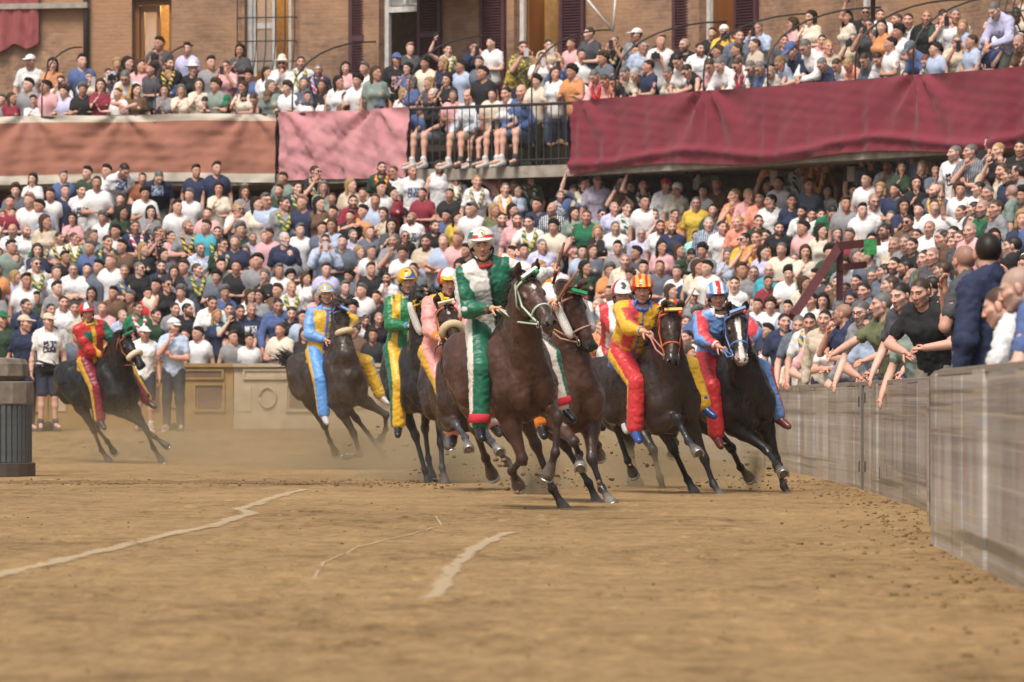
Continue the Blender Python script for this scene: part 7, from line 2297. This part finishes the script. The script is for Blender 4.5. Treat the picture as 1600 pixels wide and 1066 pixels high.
# -------- labels
POSEW = dict(x="arms crossed", f="hand at the mouth", p="holding up a phone", u="one arm raised", c="clapping", w="hands behind the head", R="leaning on the rail", r="hands on the fence", m="hands cupped at the mouth",
             a="arm stretched out", s="sitting behind the bars", b="bending forward", h="hands on hips")
HATW = dict(cap="cap", straw="straw hat", kepi="peaked cap", wrap="head wrap")
def hair_words(p):
    h = p['hair']
    for k_ in HATW:
        if opt(p, k_): return CLOTH[opt(p, k_)][0] + " " + HATW[k_]
    return None
def describe(p, level):
    h = p['hair']; noun = dict(m="man", f="woman")[p['sex']]
    if h[0] == 'n': hw = "bald"
    elif h.endswith('r'): hw = "balding"
    else:
        hw = HAIRC[h[0]][0].replace(" haired", "-haired")
        st_ = dict(q="curly", l="long", f="frizzy").get(h[-1])
        if st_: hw = st_ + " " + hw
    hat = hair_words(p)
    if hat: hw = ""
    gar = "dress" if 'D' in p['opts'] else ("vest" if 'K' in p['opts'] else ("shirt" if 'L' in p['opts'] else ("top" if p['sex'] == 'f' else "T-shirt")))
    pat = "striped " if opt(p, 'st') else ("printed " if opt(p, 'pr') else ("patterned " if opt(p, 'mo') else ""))
    s = ("bearded " if 'B' in p['opts'] else "") + (hw + " " if hw else "") + noun + " in " + pat + CLOTH[p['shirt']][0] + " " + gar
    if hat: s += " and " + hat
    bits = []
    if opt(p, 'sc'):
        a, b = opt(p, 'sc').split('/'); bits.append("%s scarf" % (CLOTH[a][0] if a == b else CLOTH[a][0] + "-" + CLOTH[b][0]))
    if 'S' in p['opts']: bits.append("sunglasses")
    if 'G' in p['opts']: bits.append("glasses")
    pw = POSEW.get(p['pose'][0])
    if pw == "holding up a phone" and 'cam' in p['opts']: pw = "holding up a camera"
    if pw == "holding up a phone" and 'ph' not in p['opts']: pw = "hands raised"
    if pw: bits.append(pw)
    return s, bits
CLOTH_KEYS = list(CLOTH)
def place_words(p):
    x, y = p['px'], p['py']; z = p['zone']
    if z == 'B': return "above the terracotta drape" if x < 434 else "above the pink drape" if x < 642 else "behind the bare balcony rail" if x < 898 else "above the maroon drape"
    if z == 'T': return "standing on the track at left"
    if x > 1455 and y > 330: return "behind the right fence"
    if x > 1240 and y > 380: return "in the stand by the right fence"
    rowd = (p['py'] - 265) / 40
    hi = "high in stand" if rowd < 2 else "mid stand" if rowd < 4.6 else "low in stand"
    return hi + (" at far left" if x < 250 else " over the light-blue jockey" if 430 < x < 590 else " over the far-left horse" if x < 430 else " over the green-jacketed jockey" if x < 690 else " around the lead jockey" if x < 890 else " over the red-yellow jockey" if x < 1070 else " over the red-blue jockey" if x < 1210 else " by the stair rail")

def zone_of(p):
    if 'T' in p['opts']: return 'T'
    return 'B' if p['crop'] in 'ABCD' else 'S'
for p in PP: p['zone'] = zone_of(p)

def words(s): return len(s.split())
for p in PP:
    s, bits = describe(p, 0); p['core'] = s; p['bits'] = bits
    # drop trailing bits that would burst the limit
    pl = place_words(p)
    bits = bits[-2:] if len(bits) > 2 else bits
    cand = s + (" with " + bits[0] if bits and bits[0] not in POSEW.values() and "holding" not in bits[0] and "hands raised" not in bits[0] else (" " + bits[0] if bits else ""))
    if len(bits) > 1 and words(cand + " " + bits[1] + " " + pl) <= 16: cand += (" and " + bits[1] if bits[1] in ("sunglasses", "glasses") else " " + bits[1])
    p['label'] = cand + " " + pl
    if words(p['label']) > 16: p['label'] = s + " " + pl
from collections import Counter
def brief(p): return ("woman" if p['sex'] == 'f' else "man") + " in " + CLOTH[p['shirt']][0]
for rnd in range(3):
    cnt = Counter(p['label'] for p in PP)
    for p in PP:
        if cnt[p['label']] > 1:
            nb = sorted((q for q in PP if q is not p and q['zone'] == p['zone']), key=lambda q: (q['px'] - p['px']) ** 2 + (q['py'] - p['py']) ** 2)
            q = nb[rnd]; dx, dy = p['px'] - q['px'], p['py'] - q['py']
            rel = ("right of" if dx > 0 else "left of") if abs(dx) > abs(dy) else ("below" if dy > 0 else "just above")
            base = p['core'] if rnd < 2 else p['core'].replace("-haired", "")
            lab = base + " " + rel + " the " + q['core'].split(" and ")[0]
            if words(lab) > 16: lab = base + " " + rel + " the " + brief(q)
            if words(lab) > 16: lab = brief(p) + " " + rel + " the " + q['core'].split(" and ")[0]
            if words(lab) > 16: lab = brief(p) + " " + rel + " the " + brief(q)
            p['label'] = lab
cnt = Counter(p['label'] for p in PP)
print("long labels", [p['label'] for p in PP if words(p['label']) > 16]); print("same labels", [k for k, v in cnt.items() if v > 1])

# -------- build
TROU = [(.03, .035, .06), (.10, .14, .24), (.25, .22, .17), (.02, .02, .025), (.16, .17, .2), (.08, .09, .07)]
def add_person(p, idx):
    rs_ = np.random.RandomState(idx * 7 + 1)
    sex, pose = p['sex'], p['pose']
    if pose in 'dxcf' and len(pose) == 1:
        pose += ['', '<', ''][rs_.randint(3)] if p['px'] > 500 else ['', '>', ''][rs_.randint(3)]
    J = pose_joints(pose, sex)
    th = None
    for o in p['opts']:
        if o.startswith('t') and o[1:].lstrip('-').isdigit(): th = float(o[1:])
    depth = None
    if p['zone'] == 'B': depth = not (p['pose'][0] in 'Rs')
    if 'big' in p['opts'] or 'fr' in p['opts']: depth = 'front'
    if th is None:
        r, sc, d = locate(p['px'], p['py'], p['zone'], J['headz'], (J['headx'], J['heady']), 0, depth); th = face_angle(r) + rs_.uniform(-18, 18)
        if p['pose'][0] in 'Rs' and p['zone'] == 'B':
            q, t, nn = bal_at(p['px']); th = math.degrees(math.atan2(nn[0], -nn[1])) + rs_.uniform(-12, 12)
        if p['pose'][0] == 'r': th = rs_.uniform(-8, 8)
    r, sc, d = locate(p['px'], p['py'], p['zone'], J['headz'], (J['headx'], J['heady']), th, depth)
    HEADS.append((p['px'], p['py'], d))
    near_ = 'big' in p['opts'] or d < 50
    mouth = 0.012 if p['pose'][0] in 'ma' else 0.0
    if near_: body = cached(('body', pose, sex, 'hi', mouth), lambda: make_body("person", J, sex, .017, .0062, mouth))
    else: body = cached(('body', pose, sex, mouth), lambda: make_body("person", J, sex, .027, .0086, mouth))
    sk = SKINS[rs_.randint(4)]
    if 'skin4' in p['opts']: sk = (.09, .05, .035)
    sk = tuple(np.array(sk) * rs_.uniform(.9, 1.08))
    o = obj("person", body, M['skin'], loc=r, rotz=math.radians(th), color=sk); o.scale = (sc, sc, sc)
    tag(o, p['label'], "spectator", "spectators watching the race")
    hair = p['hair']; hc = np.array(HAIRC.get(hair[0], HAIRC['k'])[1] if hair[0] != 'n' else HAIRC['g' if rs_.rand() < .3 else 'k'][1]) * rs_.uniform(.8, 1.25)
    o["hairtone"] = tuple(float(v) for v in np.minimum(hc, .6)); o["beard"] = 1.0 if 'B' in p['opts'] else (.5 if sex == 'm' else 0.0)
    o["stubble"] = (.45 if hair[0] == 'n' else 1.0 if len(hair) < 2 or hair[1] != 'r' else 0.0)
    Th = Matrix(J['Th'])
    hat = next((k_ for k_ in HATW if opt(p, k_)), None)
    st_ = STYLE.get(hair[-1]) if hair[-1] != 'n' else None
    if hat in ('cap', 'straw', 'kepi', 'wrap') and st_ in ('short', 'curly', 'bob', 'frizz'): st_ = 'crop' if sex == 'm' else 'long'
    if st_:
        h_ = obj("hair", cached(('hair', st_), lambda: hair_mesh(st_)), M['hair'], o, color=hc); h_.matrix_local = Th
        if rs_.rand() < .5: h_.matrix_local = Th @ Matrix.Scale(-1, 4, (1, 0, 0))
        h_.matrix_local = h_.matrix_local @ Matrix.Scale(rs_.uniform(.98, 1.07), 4, (0, 0, 1))
    if hat:
        h_ = obj("hat", cached(('hat', hat), lambda: hat_mesh(hat)), M['straw'] if hat == 'straw' else M['cloth'], o, color=CLOTH[opt(p, hat)][1]); h_.matrix_local = Th
    if 'G' in p['opts'] or 'S' in p['opts']:
        dk = 'S' in p['opts']; g_ = obj("glasses", cached(('gl', dk), lambda: glasses_mesh(dk)), M['gloss'], o, color=(.012, .012, .014)); g_.matrix_local = Th
    kind = 'dress' if 'D' in p['opts'] else 'tank' if 'K' in p['opts'] else 'long' if 'L' in p['opts'] else 'tee'
    pat = next((k_ for k_ in ('st', 'pr', 'mo') if opt(p, k_)), None)
    mat = M[{None: 'cloth', 'st': 'stripe', 'pr': 'print', 'mo': 'mottle'}[pat]]
    me0 = cached(('shirt', pose, sex, kind, near_), lambda: make_shirt("shirt", J, sex, kind, .017 if near_ else .022, wr=.008))
    cl_ = np.array(CLOTH[p['shirt']][1]) * rs_.uniform(.88, 1.1)
    s_ = bpy.data.objects.new("shirt", me0); s_.color = (*np.minimum(cl_, .78), 1); link(s_, o)
    if not me0.materials: me0.materials.append(M['cloth'])
    s_.material_slots[0].link = 'OBJECT'; s_.material_slots[0].material = mat
    if pat: s_["tone"] = tuple(float(v) for v in CLOTH[opt(p, pat)][1])
    if kind != 'dress':
        shorts = 'sh' in p['opts'] or (p['pose'][0] == 's' and rs_.rand() < .75)
        tc = TROU[rs_.randint(len(TROU))] if p['zone'] != 'T' else TROU[0]
        if 'kepi' in str(p['opts']): tc = (.03, .035, .05)
        obj("trousers", cached(('tr', pose, sex, shorts), lambda: make_trousers("trousers", J, shorts, .026)), M['cloth'], o, color=tc)
    if p['zone'] == 'T' or p['pose'][0] == 's':
        for k_ in 'RL':
            H_, K_, A_, toe_ = J['leg' + k_]
            obj("shoe", cached(('shoe', pose[0], sex, k_), lambda: shoe_mesh("shoe", A_, toe_, (0, 0, 1))), M['cloth'], o, color=(.6, .6, .6) if rs_.rand() < .6 else (.06, .06, .07))
    if opt(p, 'sc'):
        a, b_ = opt(p, 'sc').split('/')
        sf = obj("scarf", cached(('scarf', pose, sex), lambda: scarf_mesh(J, sex)), M['flag'], o, color=CLOTH[a][1]); sf["tone"] = tuple(float(v) for v in CLOTH[b_][1])
    if 'ph' in p['opts'] or 'cam' in p['opts']:
        Wr, hr_ = J['armR'][2], J['armR'][3]; Wl, hl_ = J['armL'][2], J['armL'][3]
        m_ = (Wr + Wl) / 2 + np.array([0, -.03, .085]) if p['pose'][0] in 'ps' else Wr + hr_ * .1
        m_ = r + rotz(math.radians(th)) @ (m_ * sc)
        if 'cam' in p['opts']:
            bm = MB().box((0, 0, 0), (.14, .07, .095)).box((0, .0, .06), (.05, .05, .03)).tube([(0, -.03, 0), (0, -.06, 0), (0, -.13, 0)], [.04, .04, .045], 12)
            c_ = obj("camera", cached('cam', lambda: bm.mesh("camera")), M['gloss'], loc=m_, rotz=math.radians(th), color=(.015, .015, .017))
            tag(c_, "black camera raised by the " + p['core'], "camera", "phones and cameras held up by spectators")
        else:
            def phone():
                me = MB().box((0, 0, 0), (.075, .009, .152)).box((-.018, .006, .05), (.028, .004, .034)).mesh("phone"); return me
            c_ = obj("phone", cached('phone', phone), M['gloss'], loc=m_, rotz=math.radians(th), color=(.55, .55, .57) if rs_.rand() < .4 else (.02, .02, .025))
            tag(c_, "phone held up by the " + ' '.join(p['label'].replace(' holding up a phone', '').split()[:11]), "phone", "phones and cameras held up by spectators")
    return o
# about 300 people are built one by one (the nearest and the most distinctive); the plainest far ones join the crowd below
for p in PP:
    J_ = pose_joints(p['pose'], p['sex']); p['d'] = locate(p['px'], p['py'], p['zone'], J_['headz'], (J_['headx'], J_['heady']), 0)[2]
    p['rank'] = p['d'] - 4 * (len([o for o in p['opts'] if o not in ('L',)]) > 0) - 2 * (p['pose'][0] in 'uwmaRpbh') - 3 * (opt(p, 'sc') is not None) - 14 * any(opt(p, k_) for k_ in HATW) - 8 * ((p['crop'] == 'A' and p['shirt'] == 'rd') or (p['crop'] == 'B' and p['hair'] == 'yf') or (p['crop'] == 'D' and p['hair'] in ('bq',))) - 50 * (p['zone'] == 'T' or 'fr' in p['opts'] or 'big' in p['opts'] or 'ph' in p['opts'] or 'cam' in p['opts'])
PP.sort(key=lambda p: p['rank'])
KEEP, PLAIN = PP[:303], PP[303:]
for i_, p in enumerate(KEEP): add_person(p, i_)
# the green programme sheet
tag(obj("paper", MB().box((0, 0, 0), (.19, .012, .23)).mesh("paper"), flat("green_print", (.04, .24, .07), .5, (18, .001), v=(.5, 1.6)), loc=at(1360, 386, 83.0), rotz=.1), "bright green printed sheet on the stair rail", "paper")
print("people", round(time.time() - T0, 1))

# -------- the rest of the crowd: faces between the others, one mass
HK = 1.8
def lowres(sex, pose, hair):
    J = pose_joints(pose, sex)
    bm = make_body("tmp", J, sex, .062, .0205, 0, finger=False, legs=False); sm = make_shirt("tmp", J, sex, 'tee', .056); hm_ = hair_mesh(hair)
    def arr(me, T=None):
        V = np.zeros(len(me.vertices) * 3, np.float32); me.vertices.foreach_get("co", V); V = V.reshape(-1, 3)
        if T is not None: V = V @ T[:3, :3].T + T[:3, 3]
        q = np.zeros(len(me.loops), np.int32); me.loops.foreach_get("vertex_index", q)
        return V, q.reshape(-1, 4)
    g = lambda me, n: (lambda b: (me.attributes[n].data.foreach_get("value", b), b)[1])(np.zeros(len(me.vertices), np.float32))
    bv, bq = arr(bm); dark = np.clip(g(bm, "brow") + g(bm, "eye_dark") + g(bm, "beardmask") * (.35 if sex == 'm' else 0), 0, 1); lip = g(bm, "lip")
    sv, sq = arr(sm); hv, hq = arr(hm_, J['Th'])
    for x in (bm, sm, hm_): bpy.data.meshes.remove(x)
    return dict(bv=bv, bq=bq, dark=dark, lip=lip, sv=sv, sq=sq, hv=hv, hq=hq, J=J)
LOW = [lowres('m', 'd', 'short'), lowres('m', 'x', 'crop'), lowres('f', 'd>', 'long'), lowres('f', 'f', 'bob'), lowres('m', 'd<', 'short'), lowres('m', 'c', 'curly')]
HA = np.array(HEADS)
CV, CQ, CC = [], [], []; nv = 0
ck = ['wh'] * 5 + ['nv', 'nv', 'nv', 'bk', 'bk', 'bk', 'dgy', 'sl', 'br', 'gy', 'gy', 'lb', 'lb', 'cr', 'cr', 'be', 'pk', 'sl', 'gg', 'lv', 'bl', 'dg', 'go', 'mr']
rs = np.random.RandomState(21)
def put(root, th, sc, L, shirt=None, hair=None):
    global nv
    Rz_ = rotz(math.radians(th)) * sc
    sk = np.array(SKINS[rs.randint(5)]) * rs.uniform(.9, 1.05); hc = np.array(list(HAIRC.values())[rs.choice([0, 0, 0, 1, 1, 2, 4] if L['J'] is LOW[2]['J'] or L['J'] is LOW[3]['J'] else [0, 0, 0, 0, 1, 1, 2])][1])
    if hair is not None: hc = np.array(hair)
    if shirt is None: shirt = CLOTH[ck[rs.randint(len(ck))]][1]
    bc = sk + (hc - sk) * L['dark'][:, None] * .8; bc = bc + (np.array((.3, .1, .085)) - bc) * L['lip'][:, None] * .8
    for V, Q, c in ((L['bv'], L['bq'], bc), (L['sv'], L['sq'], np.tile(shirt, (len(L['sv']), 1))), (L['hv'], L['hq'], np.tile(hc, (len(L['hv']), 1)))):
        CV.append(V @ Rz_.T + root); CQ.append(Q + nv); CC.append(c); nv += len(V)
for p in PLAIN:
    L = LOW[(2 if p['hair'][-1] in 'lu' else 3) if p['sex'] == 'f' else rs.choice([0, 4, 5] if p['hair'][-1] == 'q' else [0, 1, 4])]
    r_, sc_, d_ = locate(p['px'], p['py'], p['zone'], L['J']['headz'], (L['J']['headx'], L['J']['heady']), 0)
    HA = np.vstack([HA, [p['px'], p['py'], d_]])
    put(r_, face_angle(r_), sc_, L, CLOTH[p['shirt']][1], HAIRC.get(p['hair'][0], (0, (.35, .21, .16)))[1])
nfill = 0
def try_fill(root, headz, d_head, th, sc, L, gapx, gapy):
    global HA, nfill
    px, py = proj(root + np.array([0, 0, headz * sc]))
    if not (-25 < px < 1625 and -10 < py < 640): return
    if root[2] < 4.5 and py < np.interp(px, [0, 640, 900, 1200, 1600], [280, 288, 290, 285, 240]): return
    if root[0] > 2 and (root[1] < 52 or (root[1] < 72 and fence_off(root[:2])[0][0] < 1.2)): return
    k_ = 95.0 / root[1]
    dx, dy = np.abs(HA[:, 0] - px) / k_, np.abs(HA[:, 1] - py) / k_
    if np.any((dx < gapx) & (dy < gapy)): return
    HA = np.vstack([HA, [px, py, root[1]]]); put(root, th, sc, L); nfill += 1
for j in range(ROWS):
    s_ = 0
    for i in list(range(0, len(FD))) * 2:
        if FD[i][1] < 33: continue
        L = LOW[rs.randint(len(LOW))]
        q = off_pt(i, ROW0 + j * PITCH + rs.uniform(-.12, .12)) + rs.uniform(-.18, .18, 2); z = float(ground_z(*FD[i])) + j * RISE
        sc = rs.uniform(.9, 1.03)
        try_fill(np.array([q[0], q[1], z]), L['J']['headz'], q[1], face_angle(q) + rs.uniform(-25, 25), sc, L, 15.5, 17)
for o_, fl in ((.35, 0), (1.25, .36), (1.85, .72)):
    for px in np.arange(-20, 1630, 14):
        q, t, nn = bal_at(px, -o_); L = LOW[rs.randint(len(LOW))]; sc = rs.uniform(.9, 1.02)
        if o_ > .5 and (px < 60 or rs.rand() < (.45 if o_ < 1.5 else .75)): continue
        if o_ < .5 and 640 < px < 898 and rs.rand() < .5: continue
        try_fill(np.array([q[0], q[1], FLOOR_Z + fl]), L['J']['headz'], q[1], math.degrees(math.atan2(nn[0], -nn[1])) + rs.uniform(-20, 20), sc, L, 17, 16)
M['crowd'] = vcol("crowd_clothes", .8, (14, .01), .3)
tag(obj("crowd", mesh_np("crowd", np.concatenate(CV), np.concatenate(CQ), True, np.concatenate(CC)), M['crowd']), "the rest of the packed crowd, heads showing between the others", kind="stuff")
print("fill", nfill, "quads", sum(len(q) for q in CQ), round(time.time() - T0, 1))

# ------------------------------------------------------------------ dust kicked up by the field, and the hazy evening air
def dust_mat(name, dens, col=(1.0, .74, .43), nscale=1.2, soft=(0, 0, 1)):
    m = bpy.data.materials.new(name); m.use_nodes = True; nt = m.node_tree; N = nt.nodes; L = lambda a, b: nt.links.new(a, b)
    N.remove(N["Principled BSDF"]); out = N["Material Output"]
    v = N.new("ShaderNodeVolumePrincipled"); v.inputs["Color"].default_value = (*col, 1); v.inputs["Anisotropy"].default_value = 0.2
    tc = N.new("ShaderNodeTexCoord")
    ln = N.new("ShaderNodeVectorMath"); ln.operation = 'LENGTH'; L(tc.outputs["Object"], ln.inputs[0])
    fo = N.new("ShaderNodeMapRange"); fo.interpolation_type = 'SMOOTHSTEP'; fo.inputs[1].default_value = 1.0; fo.inputs[2].default_value = 0.0; fo.inputs[3].default_value = 0; fo.inputs[4].default_value = 1; L(ln.outputs["Value"], fo.inputs[0])
    no = N.new("ShaderNodeTexNoise"); no.inputs["Scale"].default_value = nscale; no.inputs["Detail"].default_value = 3; L(tc.outputs["Object"], no.inputs["Vector"])
    nr = N.new("ShaderNodeMapRange"); nr.inputs[1].default_value = .40; nr.inputs[2].default_value = .68; nr.inputs[3].default_value = .05; nr.inputs[4].default_value = 2.0; L(no.outputs["Fac"], nr.inputs[0])
    mu = N.new("ShaderNodeMath"); mu.operation = 'MULTIPLY'; L(fo.outputs[0], mu.inputs[0]); L(nr.outputs[0], mu.inputs[1])
    m2 = N.new("ShaderNodeMath"); m2.operation = 'MULTIPLY'; m2.inputs[1].default_value = dens; L(mu.outputs[0], m2.inputs[0]); L(m2.outputs[0], v.inputs["Density"])
    L(v.outputs[0], out.inputs["Volume"])
    return m
ball = MB().ball((0, 0, 0), 1, 20, 12)
def dust(c, size, dens, ns=1.6, tilt=0.0):
    me = ball.mesh("dust", True); me.materials.append(dust_mat("dust_%d" % len(bpy.data.materials), dens, nscale=ns))
    o = bpy.data.objects.new("dust", me); o.location = c; o.scale = size; o.rotation_euler = (0, tilt, 0); link(o); tag(o, kind="stuff")
dust((-1.2, 80, .1), (9.5, 15, 1.3), 0.12, 2.6)
dust((-3.0, 91, .45), (6.0, 4.5, 1.6), 0.20, 2.2)
p_ = on_ground(838, 772); dust((p_[0], p_[1], .22), (.36, .6, .5), 6.0, 1.8)
p_ = on_ground(1178, 768); dust((p_[0], p_[1], .2), (.14, .3, .34), 5.0, 1.8)
p_ = on_ground(690, 752); dust((p_[0], p_[1] + .5, .1), (1.6, 2.0, .7), 1.1, 2)
p_ = on_ground(960, 765); dust((p_[0], p_[1] + 1, .1), (2.2, 2.5, .6), .75, 2)
p_ = on_ground(560, 735); dust((p_[0], p_[1] + 1, .1), (1.8, 2.5, .65), .8, 2)
p_ = on_ground(225, 722); dust((p_[0], p_[1] + 1, .1), (1.8, 2.5, .6), .6, 2)
# still hazy air round everything
hz = bpy.data.materials.new("haze"); hz.use_nodes = True; nt_ = hz.node_tree; nt_.nodes.remove(nt_.nodes["Principled BSDF"])
v_ = nt_.nodes.new("ShaderNodeVolumePrincipled"); v_.inputs["Color"].default_value = (.97, .92, .88, 1); v_.inputs["Density"].default_value = 0.0003; v_.inputs["Anisotropy"].default_value = 0.3
nt_.links.new(v_.outputs[0], nt_.nodes["Material Output"].inputs["Volume"])
o_ = obj("haze", MB().box((0, 66, 5.2), (150, 168, 12.8)).mesh("haze"), hz); tag(o_, kind="stuff")
print("all", round(time.time() - T0, 1))
